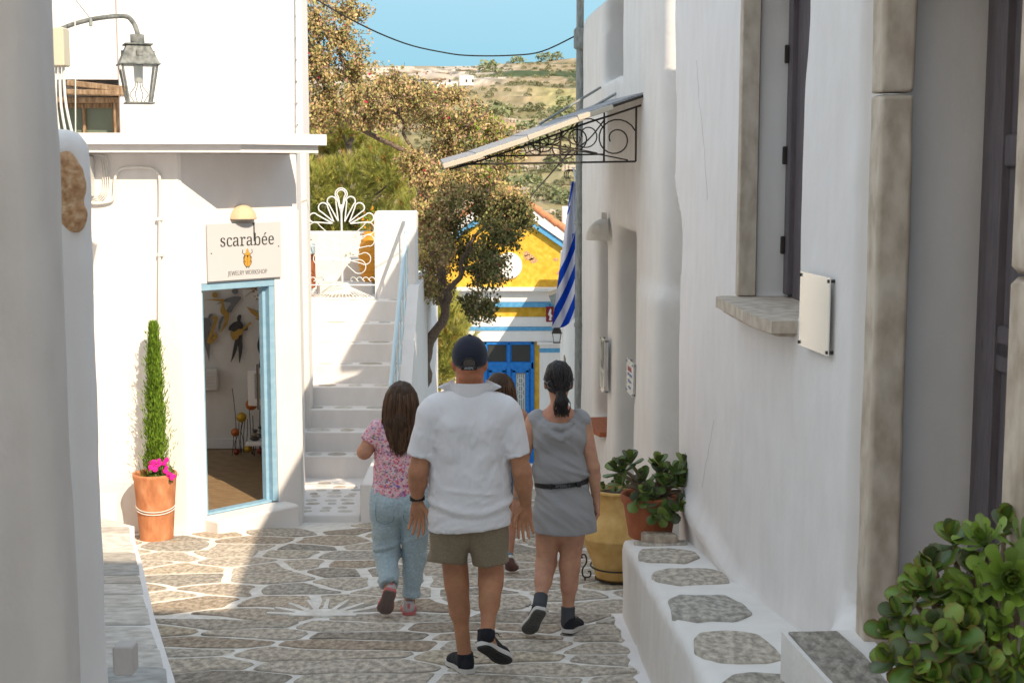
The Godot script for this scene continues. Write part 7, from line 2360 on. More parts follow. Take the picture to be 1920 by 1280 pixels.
func person_man() -> void:
	var o := thing("person", "man in white polo shirt, khaki shorts and dark cap walking away up front", "person", Vector3(-0.22, 0.05, -7.29))
	var hc := Vector3(0.004, 1.662, -0.02)
	var base := Color(0.47, 0.225, 0.125)
	var col := skin(base, hc, 0.8)
	var f := Field.new(Vector3(-0.42, -0.06, -0.36), Vector3(0.42, 1.60, 0.40), 0.0125)
	# trunk, hidden by the clothes
	f.bone(Vector3(0, 1.30, 0), Vector3(0, 0.95, 0), 0.15, 0.14, 0.05, 0.6)
	f.bone(Vector3(-0.15, 1.385, 0), Vector3(0.15, 1.385, 0), 0.065, 0.065, 0.06)
	f.bone(Vector3(0, 0.95, 0), Vector3(0, 0.82, 0), 0.14, 0.14, 0.05, 0.7)
	f.bone(Vector3(0, 1.56, 0.0), Vector3(0, 1.38, 0.0), 0.066, 0.085, 0.05)
	var shL := Vector3(-0.205, 1.365, 0.01); var shR := Vector3(0.21, 1.365, 0.01)
	var elL := Vector3(-0.262, 1.09, 0.05); var elR := Vector3(0.272, 1.09, 0.05)
	var wL := Vector3(-0.272, 0.925, -0.02); var wR := Vector3(0.292, 0.905, -0.02)
	for k in [[shL, elL, wL], [shR, elR, wR]]:
		f.bone(k[0], k[1], 0.060, 0.046, 0.04)
		var mid: Vector3 = k[1].lerp(k[2], 0.35)
		f.bone(k[1], mid, 0.046, 0.047, 0.03)
		f.bone(mid, k[2], 0.047, 0.030, 0.02)
	var hipL := Vector3(-0.098, 0.80, 0); var hipR := Vector3(0.092, 0.80, 0)
	var kL := Vector3(-0.075, 0.535, -0.035); var kR := Vector3(0.112, 0.535, 0.0)
	var aL := Vector3(-0.028, 0.10, 0.005); var aR := Vector3(0.094, 0.285, 0.225)
	for k in [[hipL, kL, aL], [hipR, kR, aR]]:
		var d: Vector3 = k[2] - k[1]
		f.bone(k[0], k[1], 0.088, 0.060, 0.04)
		f.bone(k[1] + Vector3(0, 0.02, -0.012), k[1] + d * 0.12, 0.058, 0.056, 0.03)
		f.bone(k[1] + d * 0.16 + Vector3(0, 0, 0.016), k[1] + d * 0.45 + Vector3(0, 0, 0.010), 0.056, 0.054, 0.04)
		f.bone(k[1], k[2], 0.050, 0.036, 0.03)
	f.bone(aL, Vector3(-0.06, 0.045, -0.08), 0.032, 0.02, 0.02)
	f.bone(aR, Vector3(0.13, 0.20, 0.165), 0.032, 0.02, 0.02)
	var b := B.new()
	f.mesh(b, col)
	var hf := Field.new(Vector3(-0.13, 1.44, -0.16), Vector3(0.14, 1.80, 0.13), 0.0065)
	head_shape(hf, hc, 1.0, Vector3(0.002, 1.46, 0.0), 0.070)
	hf.ell(hc + Vector3(0, -0.085, 0.062), Vector3(0.055, 0.020, 0.020), 0.02)
	hf.mesh(b, col)
	hand_into(b, col, elL, wL, Vector3(0.02, -1, 0.02), Vector3(1, 0.1, 0.25), 1.0, 0.34, 0.030)
	hand_into(b, col, elR, wR, Vector3(-0.06, -1, 0.0), Vector3(-1, 0.1, 0.3), 1.0, 0.34, 0.030)
	part("body", b, M.skin, o)
	# polo shirt
	var sf := Field.new(Vector3(-0.40, 0.70, -0.24), Vector3(0.40, 1.58, 0.26), 0.0105)
	sf.bone(Vector3(0.0, 1.33, 0.0), Vector3(0.003, 1.05, 0.005), 0.200, 0.194, 0.05, 0.60)
	sf.bone(Vector3(0.003, 1.05, 0.005), Vector3(0.000, 0.76, 0.012), 0.200, 0.214, 0.05, 0.745)
	sf.bone(Vector3(-0.145, 1.385, 0.0), Vector3(0.150, 1.385, 0.0), 0.093, 0.093, 0.06, 0.95)
	sf.bone(Vector3(-0.03, 1.435, 0.004), Vector3(-0.17, 1.405, 0.0), 0.062, 0.070, 0.05)
	sf.bone(Vector3(0.03, 1.435, 0.004), Vector3(0.175, 1.405, 0.0), 0.062, 0.070, 0.05)
	sf.bone(Vector3(-0.19, 1.37, 0.01), Vector3(-0.255, 1.168, 0.038), 0.082, 0.066, 0.035, 1.0, 2)
	sf.bone(Vector3(0.195, 1.37, 0.01), Vector3(0.250, 1.172, 0.038), 0.082, 0.066, 0.035, 1.0, 2)
	sf.bone(Vector3(-0.08, 1.32, 0.08), Vector3(-0.09, 1.20, 0.09), 0.06, 0.05, 0.07); sf.bone(Vector3(0.08, 1.32, 0.08), Vector3(0.09, 1.20, 0.09), 0.06, 0.05, 0.07)
	var n := noise(110, 4.0, 3); var n2 := noise(111, 9.0, 2)
	sf.wrinkle(func(p: Vector3) -> float:
		var ax := absf(p.x)
		var v := 0.0
		if ax < 0.26:
			var low := smoothstep(1.12, 0.86, p.y)
			v += 0.0042 * (1.0 - low) * sin(p.x * 40.0 + 5.0 * n.get_noise_2d(p.x * 2.0, p.y * 1.2)) * smoothstep(1.42, 1.30, p.y)
			v += 0.0085 * low * n.get_noise_3d(p.x * 1.1 + 0.5 * p.y, p.y * 5.0 - 1.6 * p.x, p.z * 2.0)
			var c1 := 0.925 - 0.05 * cos((p.x - 0.05) * 7.0) + 0.06 * p.x
			v -= 0.014 * exp(-pow((p.y - c1 - 0.022) / 0.020, 2.0))
			v += 0.011 * exp(-pow((p.y - c1 + 0.012) / 0.016, 2.0))
			var c2 := 1.005 - 0.10 * p.x
			v -= 0.007 * exp(-pow((p.y - c2) / 0.012, 2.0)) * smoothstep(0.22, 0.05, absf(p.x - 0.02))
		v += 0.005 * n.get_noise_3d(p.x * 2.4 - p.y * 1.4 * signf(p.x), p.y * 0.9, p.z) * smoothstep(1.0, 1.25, p.y)
		var rg := 1.0 - absf(n.get_noise_3d(p.x * 1.3 + 0.8 * p.y, p.y * 1.5 - 0.9 * p.x, p.z + 3.0)) * 2.2
		v -= 0.0045 * pow(maxf(rg, 0.0), 5.0) * smoothstep(1.16, 1.0, p.y)
		v += 0.0028 * n2.get_noise_3d(p.x, p.y * 0.5, p.z)
		if ax > 0.17 and p.y < 1.185: v -= 0.0035
		return v)
	sf.cut(Vector3(0.085, -1, 0.03).normalized(), -0.790)
	sf.cut(Vector3(0, 1, -0.25).normalized(), 1.478, 0.02)
	b = B.new(); sf.mesh(b)
	M.polo = cloth_mat(lin(0.72, 0.70, 0.71), lin(0.79, 0.77, 0.78), 14.0, 0.95, 0.1, 42, 0.10)
	var shirt := part("polo_shirt", b, M.polo, o)
	# raised collar
	b = B.new()
	var cn := 30
	for face in 2:
		for r in 3:
			for k in cn:
				var q := []
				for e in [[k, r], [k + 1, r], [k + 1, r + 1], [k, r + 1]]:
					var a: float = lerpf(-2.25, 2.25, float(e[0]) / cn); var t: float = e[1] / 3.0
					var fl := smoothstep(0.9, 1.5, absf(a)) * smoothstep(2.3, 1.7, absf(a))
					var rad := 0.084 + 0.012 * t + 0.050 * fl * t * t + (0.005 if face == 0 else 0.0)
					q.append(Vector3(sin(a) * rad * 1.08 + 0.003, 1.474 + 0.078 * t - 0.030 * fl * t - 0.010 * cos(a) * (1.0 - t), cos(a) * rad * 0.98 - 0.004 - 0.01 * t))
				if face == 0: b.quad(q[0], q[1], q[2], q[3])
				else: b.quad(q[1], q[0], q[3], q[2])
	part("collar", b, M.polo, shirt)
	# shorts
	var tf := Field.new(Vector3(-0.30, 0.48, -0.26), Vector3(0.30, 0.98, 0.28), 0.0105)
	tf.bone(Vector3(-0.055, 0.82, 0.0), Vector3(0.055, 0.82, 0.0), 0.135, 0.135, 0.04, 0.78)
	tf.bone(Vector3(-0.098, 0.78, 0.008), Vector3(-0.118, 0.585, -0.01), 0.106, 0.108, 0.03, 1.05, 2)
	tf.bone(Vector3(0.090, 0.78, 0.008), Vector3(0.112, 0.600, 0.02), 0.104, 0.098, 0.03, 1.05, 2)
	tf.bone(Vector3(-0.06, 0.78, 0.02), Vector3(0.06, 0.78, 0.02), 0.10, 0.10, 0.05)
	var n3 := noise(113, 3.2, 3)
	tf.wrinkle(func(p: Vector3) -> float: return 0.016 * n3.get_noise_3d(p.x * 1.6 + p.y, p.y * 1.0 - 0.7 * p.x, p.z) + 0.004 * sin(p.x * 60.0 + 30.0 * p.y) * smoothstep(0.75, 0.62, p.y) + 0.012 * exp(-pow((p.x - 0.006 - 0.10 * (p.y - 0.75)) / 0.012, 2.0)) * smoothstep(0.86, 0.72, p.y))
	tf.cut(Vector3.UP, 0.845)
	tf.cut(Vector3(0.15, -1, 0.0).normalized(), -0.572, 0.01)
	tf.cut(Vector3(-0.10, -1, 0.25).normalized(), -0.565, 0.01)
	b = B.new(); tf.mesh(b)
	part("shorts", b, cloth_mat(lin(0.20, 0.155, 0.10), lin(0.27, 0.215, 0.145), 3.0, 0.95, 0.05, 43, 0.2), o)
	# hair, cap
	var hr := Field.new(Vector3(-0.12, 1.56, -0.14), Vector3(0.13, 1.78, 0.12), 0.006)
	hr.ell(hc + Vector3(0, 0.014, 0.008), Vector3(0.081, 0.101, 0.099), 0.01)
	hr.cut(Vector3(0, -1, -0.85).normalized(), -1.188)
	hr.cut(Vector3(0, 1, 0), 1.70)
	for e in [-1.0, 1.0]: hr.carve(hc + Vector3(e * 0.085, -0.03, 0.005), Vector3(0.022, 0.042, 0.035), Basis.IDENTITY, 0.004)
	var n4 := noise(114, 60.0, 2)
	hr.wrinkle(func(p: Vector3) -> float: return 0.0016 * n4.get_noise_3dv(p), 0.02)
	b = B.new(); hr.mesh(b)
	part("hair", b, tex_mat(lin(0.045, 0.035, 0.03), lin(0.24, 0.21, 0.19), 0.08, Vector3(9, 4, 9), 0.8, 0.5, 47, false), o)
	var cf := Field.new(Vector3(-0.14, 1.60, -0.24), Vector3(0.15, 1.80, 0.14), 0.006)
	cf.ell(hc + Vector3(0, 0.022, 0.006), Vector3(0.092, 0.106, 0.106), 0.01)
	cf.cut(Vector3(0, -1, 0.06).normalized(), -1.634)
	cf.carve(Vector3(0.004, 1.652, 0.115), Vector3(0.044, 0.040, 0.05), Basis.IDENTITY, 0.006)
	b = B.new(); cf.mesh(b)
	M.cap = cloth_mat(lin(0.016, 0.018, 0.030), lin(0.030, 0.033, 0.050), 12.0, 0.9, 0.1, 48, 0.2)
	var cap := part("cap", b, M.cap, o)
	b = B.new()
	var pk := Field.new(Vector3(-0.12, 1.62, -0.26), Vector3(0.12, 1.68, -0.04), 0.006)
	pk.bone(Vector3(0.004, 1.650, -0.10), Vector3(0.004, 1.643, -0.165), 0.080, 0.055, 0.02)
	pk.wrinkle(func(p: Vector3) -> float: return 0.0, 0.0)
	pk.cut(Vector3.UP, 1.652, 0.004); pk.cut(Vector3.DOWN, -1.640, 0.004)
	pk.mesh(b); part("peak", b, M.cap, cap)
	b = B.new()
	b.tube(arc(Vector3(0.004, 1.640, 0.104), Vector3.RIGHT, Vector3.UP, 0.046, 0.046, 0.1, PI - 0.1, 16), 0.004, 6)
	b.box(Vector3(0.004, 1.637, 0.108), Vector3(0.082, 0.021, 0.012), 0.004)
	b.lathe(PackedVector2Array([Vector2(0.010, -0.004), Vector2(0.010, 0.003), Vector2(0.001, 0.008)]), 10, Vector3(0.004, 1.790, 0.0))
	part("strap", b, M.black, cap)
	text_part("AHEPC", "Droid Sans", 0.017, Vector3(0.004, 1.637, 0.1145), flat_mat(lin(0.5, 0.5, 0.52), 0.7), cap, 0.95)
	# watch
	var fa := (wL - elL).normalized()
	var tb := Basis(Vector3.RIGHT.cross(fa).cross(fa).normalized() * -1.0, -fa, Vector3.RIGHT.cross(fa).normalized())
	band(o, "watch", M.black, wL - fa * 0.018, 0.0335, 0.030, 0.011, 0.006, Basis(Vector3.BACK, 0.06))
	# socks and shoes
	b = B.new()
	var kf := Field.new(Vector3(-0.14, 0.02, -0.10), Vector3(0.18, 0.38, 0.30), 0.008)
	kf.bone(aL + Vector3(0.002, 0.020, 0), aL - Vector3(0, 0.04, 0), 0.041, 0.041, 0.01, 1.0, 1)
	kf.bone(aR + (kR - aR).normalized() * 0.025, aR, 0.041, 0.041, 0.01, 1.0, 1)
	kf.mesh(b)
	part("socks", b, flat_mat(lin(0.016, 0.016, 0.022), 0.95), o)
	var sL := make_shoe(o, Vector3(-0.001, 0.014, 0.055), Vector3(-0.105, -0.012, -0.20), Vector3(0, 1, 0), 0.285, M.shoe_black, M.shoe_mid, M.shoe_out, M.black)
	var sR := make_shoe(o, Vector3(0.066, 0.235, 0.262), Vector3(0.198, 0.075, 0.06), Vector3(0.05, 0.62, -0.72), 0.285, M.shoe_black, M.shoe_mid, M.shoe_out, M.black)

func person_woman() -> void:
	var o := thing("person", "woman in sleeveless grey dress with a black waist belt and dark ponytail", "person", Vector3(0.30, -0.05, -8.24))
	var hc := Vector3(-0.030, 1.512, -0.015)
	var col := skin(Color(0.56, 0.30, 0.195), hc, 0.2)
	var f := Field.new(Vector3(-0.40, -0.06, -0.32), Vector3(0.34, 1.48, 0.36), 0.012)
	f.bone(Vector3(-0.03, 1.22, 0), Vector3(-0.015, 0.95, 0), 0.125, 0.12, 0.05, 0.62)
	f.bone(Vector3(-0.135, 1.285, 0.0), Vector3(0.075, 1.285, 0.0), 0.050, 0.050, 0.05)
	f.bone(Vector3(-0.028, 1.40, 0.0), Vector3(-0.030, 1.28, 0.0), 0.046, 0.075, 0.05)
	f.bone(Vector3(-0.01, 0.92, 0), Vector3(-0.005, 0.72, 0.01), 0.13, 0.14, 0.05, 0.75)
	var shL := Vector3(-0.176, 1.280, 0.0); var shR := Vector3(0.115, 1.280, 0.0)
	var elL := Vector3(-0.246, 1.02, 0.02); var elR := Vector3(0.172, 1.015, 0.03)
	var wL := Vector3(-0.272, 0.805, -0.04); var wR := Vector3(0.196, 0.800, -0.03)
	for k in [[shL, elL, wL], [shR, elR, wR]]:
		f.bone(k[0], k[1], 0.046, 0.036, 0.03)
		var mid: Vector3 = k[1].lerp(k[2], 0.3)
		f.bone(k[1], mid, 0.036, 0.036, 0.02); f.bone(mid, k[2], 0.036, 0.024, 0.02)
	var kL := Vector3(-0.100, 0.430, -0.02); var kR := Vector3(0.042, 0.430, -0.01)
	var aL := Vector3(-0.140, 0.245, 0.20); var aR := Vector3(0.028, 0.115, 0.015)
	for k in [[Vector3(-0.085, 0.74, 0.0), kL, aL], [Vector3(0.068, 0.74, 0.0), kR, aR]]:
		var d: Vector3 = k[2] - k[1]
		f.bone(k[0], k[1], 0.086, 0.058, 0.03)
		f.bone(k[1] + d * 0.14 + Vector3(0, 0, 0.014), k[1] + d * 0.42 + Vector3(0, 0, 0.010), 0.052, 0.050, 0.04)
		f.bone(k[1], k[2], 0.050, 0.033, 0.03)
	f.bone(aL, Vector3(-0.195, 0.10, 0.12), 0.03, 0.024, 0.02); f.bone(aR, Vector3(0.08, 0.035, -0.12), 0.03, 0.024, 0.02)
	var b := B.new(); f.mesh(b, col)
	var hf := Field.new(Vector3(-0.15, 1.32, -0.16), Vector3(0.09, 1.64, 0.13), 0.0065)
	head_shape(hf, hc, 0.93, Vector3(-0.028, 1.345, 0.002), 0.048)
	hf.mesh(b, col)
	hand_into(b, col, elL, wL, Vector3(0.06, -1, 0.0), Vector3(1, 0, 0.5), 0.90, 0.42, 0.024)
	hand_into(b, col, elR, wR, Vector3(-0.03, -1, -0.02), Vector3(-0.5, 0, -1), 0.90, 0.40, 0.024)
	part("body", b, M.skin, o)
	# dress
	var df := Field.new(Vector3(-0.28, 0.56, -0.24), Vector3(0.28, 1.40, 0.28), 0.0105)
	df.bone(Vector3(-0.030, 1.20, 0.0), Vector3(-0.018, 1.00, 0.005), 0.142, 0.150, 0.05, 0.66)
	df.bone(Vector3(-0.016, 0.985, 0.005), Vector3(-0.012, 0.955, 0.005), 0.166, 0.160, 0.03, 0.68)
	df.bone(Vector3(-0.010, 0.91, 0.008), Vector3(0.002, 0.74, 0.012), 0.152, 0.172, 0.03, 0.74)
	df.bone(Vector3(0.002, 0.74, 0.012), Vector3(0.006, 0.60, 0.012), 0.172, 0.188, 0.03, 0.78)
	df.bone(Vector3(-0.150, 1.285, 0.0), Vector3(-0.120, 1.16, 0.03), 0.064, 0.055, 0.04); df.bone(Vector3(0.092, 1.285, 0.0), Vector3(0.066, 1.16, 0.03), 0.064, 0.055, 0.04)
	df.bone(Vector3(-0.10, 1.20, 0.05), Vector3(0.04, 1.20, 0.05), 0.07, 0.07, 0.05)
	df.carve(Vector3(-0.030, 1.345, 0.05), Vector3(0.078, 0.075, 0.12), Basis.IDENTITY, 0.02)
	for k in [[1.262, 0.115, 0.096, 0.10], [1.205, 0.128, 0.118, 0.12]]:
		var pts := []
		for i in 9:
			var a := -1.3 + 2.6 * i / 8.0
			pts.append(Vector3(-0.030 + sin(a) * k[2], 1.315 - (1.315 - k[0]) * cos(a), 0.02 + k[1] * cos(a) * 0.82))
		for i in 8: df.bone(pts[i], pts[i + 1], 0.017, 0.017, 0.016)
	var n := noise(120, 4.5, 3)
	df.wrinkle(func(p: Vector3) -> float:
		var v := 0.018 * n.get_noise_3d(p.x * 1.0 + p.y * 0.8, p.y * 2.2 + p.x * 1.3, p.z)
		v -= 0.015 * exp(-pow((p.y - 1.02 + 0.35 * p.x) / 0.014, 2.0)) * smoothstep(-0.12, 0.02, p.x)
		v -= 0.013 * exp(-pow((p.y - 1.075 + 0.5 * p.x) / 0.014, 2.0)) * smoothstep(-0.16, 0.08, p.x)
		v += 0.010 * exp(-pow((p.y - 0.925 - 0.075 * p.x) / 0.020, 2.0))
		v += 0.006 * sin(atan2(p.x, p.z) * 7.0 + 1.0) * smoothstep(0.80, 0.62, p.y)
		return v)
	df.cut(Vector3(0, -1, 0), -0.628, 0.006)
	b = B.new(); df.mesh(b)
	part("dress", b, cloth_mat(lin(0.22, 0.216, 0.22), lin(0.46, 0.452, 0.455), 9.0, 0.95, 0.14, 49, 0.25), o)
	var tl := Basis(Vector3.BACK, 0.075)
	var belt := band(o, "belt", M.black, Vector3(-0.012, 0.921, 0.008), 0.154, 0.116, 0.0125, 0.006, tl)
	b = B.new()
	for k in [[-0.075, 0.02], [0.085, 0.028]]: b.box(Vector3(k[0], 0.921 + 0.075 * k[0], 0.122 - 0.12 * k[0] * k[0] * 10.0), Vector3(k[1], 0.030, 0.016), 0.004)
	part("buckle", b, M.black, belt)
	var tx := text_part("SPIBELT", "Droid Sans", 0.022, Vector3(-0.008, 0.9215, 0.1315), flat_mat(lin(0.20, 0.20, 0.205), 0.7), belt, 1.1)
	# hair
	var hr := Field.new(Vector3(-0.16, 1.30, -0.14), Vector3(0.10, 1.66, 0.20), 0.0065)
	hr.ell(hc + Vector3(0, 0.018, 0.012), Vector3(0.084, 0.104, 0.102), 0.01)
	hr.cut(Vector3(0, -1, -0.75).normalized(), -1.158)
	for e in [-1.0, 1.0]: hr.carve(hc + Vector3(e * 0.082, -0.028, -0.005), Vector3(0.022, 0.036, 0.034), Basis.IDENTITY, 0.006)
	hr.bone(hc + Vector3(0.004, -0.040, 0.085), hc + Vector3(0.010, -0.055, 0.112), 0.026, 0.020, 0.02)
	hr.bone(hc + Vector3(0.010, -0.055, 0.112), hc + Vector3(0.014, -0.105, 0.122), 0.024, 0.038, 0.02)
	hr.bone(hc + Vector3(0.014, -0.105, 0.122), hc + Vector3(0.016, -0.165, 0.105), 0.038, 0.016, 0.02)
	var n4 := noise(124, 30.0, 3)
	hr.wrinkle(func(p: Vector3) -> float: return 0.006 * n4.get_noise_3d(p.x * 1.6, p.y * 0.35, p.z * 1.0), 0.03)
	b = B.new(); hr.mesh(b)
	var h := part("hair", b, M.hair_dark, o)
	var r2 := RandomNumberGenerator.new(); r2.seed = 12
	b = B.new()
	for k in 90:
		var a := r2.randf_range(-1.5, 1.5); var st := hc + Vector3(sin(a) * 0.086, 0.05 + 0.045 * cos(a * 1.3) - r2.randf() * 0.05, 0.012 + cos(a) * 0.10)
		var en := hc + Vector3(0.008 + r2.randf_range(-0.02, 0.02), -0.052, 0.118)
		var md := (st + en) * 0.5; md += (md - hc - Vector3(0, -0.01, 0)).normalized() * 0.018
		b.col = Color(0.026, 0.022, 0.021) * r2.randf_range(0.3, 2.4)
		b.tube(spline([st, md, en], 3), 0.0018, 4, false)
		var e2 := hc + Vector3(0.015 + r2.randf_range(-0.045, 0.045), -0.16 - r2.randf() * 0.035, 0.11 + r2.randf_range(-0.02, 0.03))
		b.tube(spline([en, en.lerp(e2, 0.5) + Vector3(r2.randf_range(-0.03, 0.03), 0, 0.022), e2], 3), 0.0017, 4, false)
	stuff(part("strands", b, M.strand, h))
	var gl := B.new()
	for e in [-1.0, 1.0]:
		gl.tube(arc(hc + Vector3(e * 0.048, -0.008, 0.092), Vector3(0.93, 0, -e * 0.36), Vector3.UP, 0.021, 0.021, 0, TAU, 18), 0.0028, 6, false)
		gl.tube(spline([hc + Vector3(e * 0.066, -0.004, 0.082), hc + Vector3(e * 0.088, 0.010, 0.03), hc + Vector3(e * 0.086, 0.012, -0.02)], 4), 0.0025, 5)
	gl.tube(spline([hc + Vector3(-0.028, -0.008, 0.102), hc + Vector3(0, -0.012, 0.112), hc + Vector3(0.028, -0.008, 0.102)], 4), 0.0025, 5)
	solo_child("hair_band", gl, flat_mat(lin(0.22, 0.21, 0.20), 0.35, 0.6), o)
	band(o, "bracelet", flat_mat(lin(0.45, 0.42, 0.36), 0.3, 0.8), wL + Vector3(0.003, 0.022, 0.004), 0.030, 0.028, 0.005, 0.004, Basis(Vector3.BACK, 0.1))
	b = B.new()
	var kf := Field.new(Vector3(-0.24, 0.02, -0.10), Vector3(0.12, 0.36, 0.32), 0.008)
	kf.bone(aR + Vector3(0.003, 0.06, 0), aR - Vector3(0, 0.04, 0), 0.041, 0.041, 0.01, 1.0, 1)
	kf.bone(aL + (kL - aL).normalized() * 0.06, aL, 0.041, 0.041, 0.01, 1.0, 1)
	kf.mesh(b)
	part("socks", b, flat_mat(lin(0.075, 0.08, 0.09), 0.95), o)
	make_shoe(o, Vector3(0.020, 0.022, 0.065), Vector3(0.105, -0.012, -0.16), Vector3(0, 1, 0), 0.255, M.shoe_black, M.shoe_mid, M.shoe_out, M.black)
	make_shoe(o, Vector3(-0.135, 0.222, 0.262), Vector3(-0.205, 0.055, 0.120), Vector3(0.05, 0.62, -0.74), 0.255, M.shoe_black, M.shoe_mid, M.shoe_grey, M.black)

func solo_child(called: String, b: B, m: Material, o: Node3D) -> MeshInstance3D:
	return part(called, b, m, o)

func floral() -> StandardMaterial3D:
	var im := Image.create(512, 512, false, Image.FORMAT_RGB8)
	im.fill(Color(0.90, 0.76, 0.78))
	var r := RandomNumberGenerator.new(); r.seed = 5
	var cs := [Color(0.82, 0.20, 0.27), Color(0.86, 0.40, 0.52), Color(0.47, 0.40, 0.68), Color(0.93, 0.86, 0.86), Color(0.72, 0.24, 0.46), Color(0.40, 0.42, 0.30), Color(0.90, 0.58, 0.62), Color(0.36, 0.33, 0.58), Color(0.88, 0.30, 0.28)]
	for k in 1500:
		var c: Color = cs[r.randi() % cs.size()]
		c = c.lightened(r.randf() * 0.15)
		var x := r.randf() * 512; var y := r.randf() * 512; var s := r.randf_range(4.0, 11.0)
		var lobes := r.randi_range(3, 6); var ph := r.randf() * 6.0
		for j in range(-12, 13):
			for i in range(-12, 13):
				var a := atan2(j, i)
				if sqrt(i * i + j * j) < s * (0.75 + 0.25 * cos(a * lobes + ph)):
					im.set_pixel(posmod(int(x) + i, 512), posmod(int(y) + j, 512), c)
	var m := StandardMaterial3D.new()
	m.albedo_texture = ImageTexture.create_from_image(im)
	m.uv1_triplanar = true
	m.uv1_scale = Vector3.ONE * 2.3
	m.roughness = 0.9
	m.metallic_specular = 0.3
	return m

func person_girl() -> void:
	var o := thing("person", "girl with long brown hair in a pink flowered blouse and pale blue jeans", "person", Vector3(-0.66, -0.11, -8.79))
	var hc := Vector3(-0.026, 1.372, -0.02)
	var col := skin(Color(0.58, 0.30, 0.19), hc, 0.2)
	var f := Field.new(Vector3(-0.40, -0.06, -0.34), Vector3(0.30, 1.36, 0.32), 0.0125)
	f.bone(Vector3(-0.035, 1.12, 0), Vector3(-0.035, 0.85, 0), 0.13, 0.13, 0.05, 0.62)
	f.bone(Vector3(-0.15, 1.185, 0.0), Vector3(0.08, 1.185, 0.0), 0.050, 0.050, 0.05)
	f.bone(Vector3(-0.028, 1.27, 0.0), Vector3(-0.030, 1.16, 0.0), 0.046, 0.070, 0.05)
	var elL := Vector3(-0.255, 1.050, 0.03); var wL := Vector3(-0.150, 1.10, -0.20)
	var elR := Vector3(0.165, 0.98, 0.02); var wR := Vector3(0.170, 0.80, -0.07)
	f.bone(Vector3(-0.185, 1.18, 0.0), elL, 0.050, 0.042, 0.03); f.bone(elL, wL, 0.041, 0.024, 0.03)
	f.bone(Vector3(0.118, 1.18, 0.0), elR, 0.050, 0.038, 0.03); f.bone(elR, wR, 0.038, 0.024, 0.03)
	f.bone(Vector3(-0.04, 0.85, 0), Vector3(-0.04, 0.70, 0.0), 0.12, 0.10, 0.05, 0.75)
	var kL := Vector3(-0.128, 0.395, -0.02); var kR := Vector3(0.040, 0.385, -0.05)
	var aL := Vector3(-0.094, 0.215, 0.165); var aR := Vector3(0.014, 0.085, -0.02)
	f.bone(Vector3(-0.11, 0.68, 0.0), kL, 0.078, 0.055, 0.03); f.bone(kL, aL, 0.05, 0.032, 0.03)
	f.bone(Vector3(0.04, 0.68, 0.0), kR, 0.078, 0.055, 0.03); f.bone(kR, aR, 0.05, 0.032, 0.03)
	f.bone(aL, Vector3(-0.122, 0.10, 0.10), 0.03, 0.022, 0.02); f.bone(aR, Vector3(0.01, 0.02, -0.13), 0.03, 0.022, 0.02)
	var b := B.new(); f.mesh(b, col)
	var hf := Field.new(Vector3(-0.14, 1.20, -0.16), Vector3(0.09, 1.50, 0.12), 0.007)
	head_shape(hf, hc, 0.92, Vector3(-0.028, 1.215, 0.002), 0.046)
	hf.mesh(b, col)
	hand_into(b, col, elL, wL, Vector3(0.15, 0.55, -1), Vector3(0.3, 1, 0.5), 0.86, 0.5, 0.023)
	hand_into(b, col, elR, wR, Vector3(0, -1, -0.2), Vector3(-0.5, 0, -1), 0.86, 0.35, 0.023)
	part("body", b, M.skin, o)
	# blouse
	var df := Field.new(Vector3(-0.34, 0.72, -0.24), Vector3(0.26, 1.30, 0.26), 0.0105)
	df.bone(Vector3(-0.035, 1.12, 0.0), Vector3(-0.035, 0.96, 0.0), 0.158, 0.158, 0.05, 0.64)
	df.bone(Vector3(-0.035, 0.96, 0.0), Vector3(-0.038, 0.76, 0.008), 0.158, 0.184, 0.05, 0.70)
	df.bone(Vector3(-0.145, 1.19, 0.0), Vector3(0.075, 1.19, 0.0), 0.066, 0.066, 0.05)
	df.bone(Vector3(-0.165, 1.195, 0.0), Vector3(-0.222, 1.105, 0.02), 0.064, 0.062, 0.03, 1.0, 2)
	df.bone(Vector3(0.10, 1.195, 0.0), Vector3(0.148, 1.105, 0.02), 0.064, 0.062, 0.03, 1.0, 2)
	var n := noise(130, 5.0, 3)
	df.wrinkle(func(p: Vector3) -> float:
		return 0.012 * n.get_noise_3d(p.x * 1.6, p.y * 0.8, p.z * 1.6) + 0.003 * sin(atan2(p.x + 0.035, p.z) * 19.0) * smoothstep(0.98, 0.80, p.y) + 0.008 * exp(-pow((p.y - 0.985) / 0.012, 2.0)))
	df.cut(Vector3(0, -1, 0), -0.775, 0.006)
	df.cut(Vector3(0, 1, 0), 1.245, 0.01)
	b = B.new(); df.mesh(b)
	part("blouse", b, floral(), o)
	# jeans
	var jf := Field.new(Vector3(-0.30, 0.08, -0.26), Vector3(0.22, 0.86, 0.30), 0.011)
	jf.bone(Vector3(-0.09, 0.80, 0.0), Vector3(0.015, 0.80, 0.0), 0.125, 0.125, 0.03, 0.9)
	jf.bone(Vector3(-0.105, 0.72, 0.03), Vector3(0.03, 0.72, 0.03), 0.118, 0.118, 0.04)
	jf.bone(Vector3(-0.118, 0.70, 0.01), kL + Vector3(0.004, 0, 0), 0.112, 0.082, 0.03)
	jf.bone(kL, aL + Vector3(0.0, 0.035, -0.02), 0.082, 0.062, 0.03, 1.0, 2)
	jf.bone(Vector3(0.045, 0.70, 0.01), kR, 0.112, 0.082, 0.03)
	jf.bone(kR, aR + Vector3(0.003, 0.035, 0.0), 0.080, 0.062, 0.03, 1.0, 2)
	jf.bone(aL + (kL - aL).normalized() * 0.07, aL + (kL - aL).normalized() * 0.03, 0.067, 0.067, 0.005, 1.0, 3)
	jf.bone(aR + (kR - aR).normalized() * 0.065, aR + (kR - aR).normalized() * 0.03, 0.066, 0.066, 0.005, 1.0, 3)
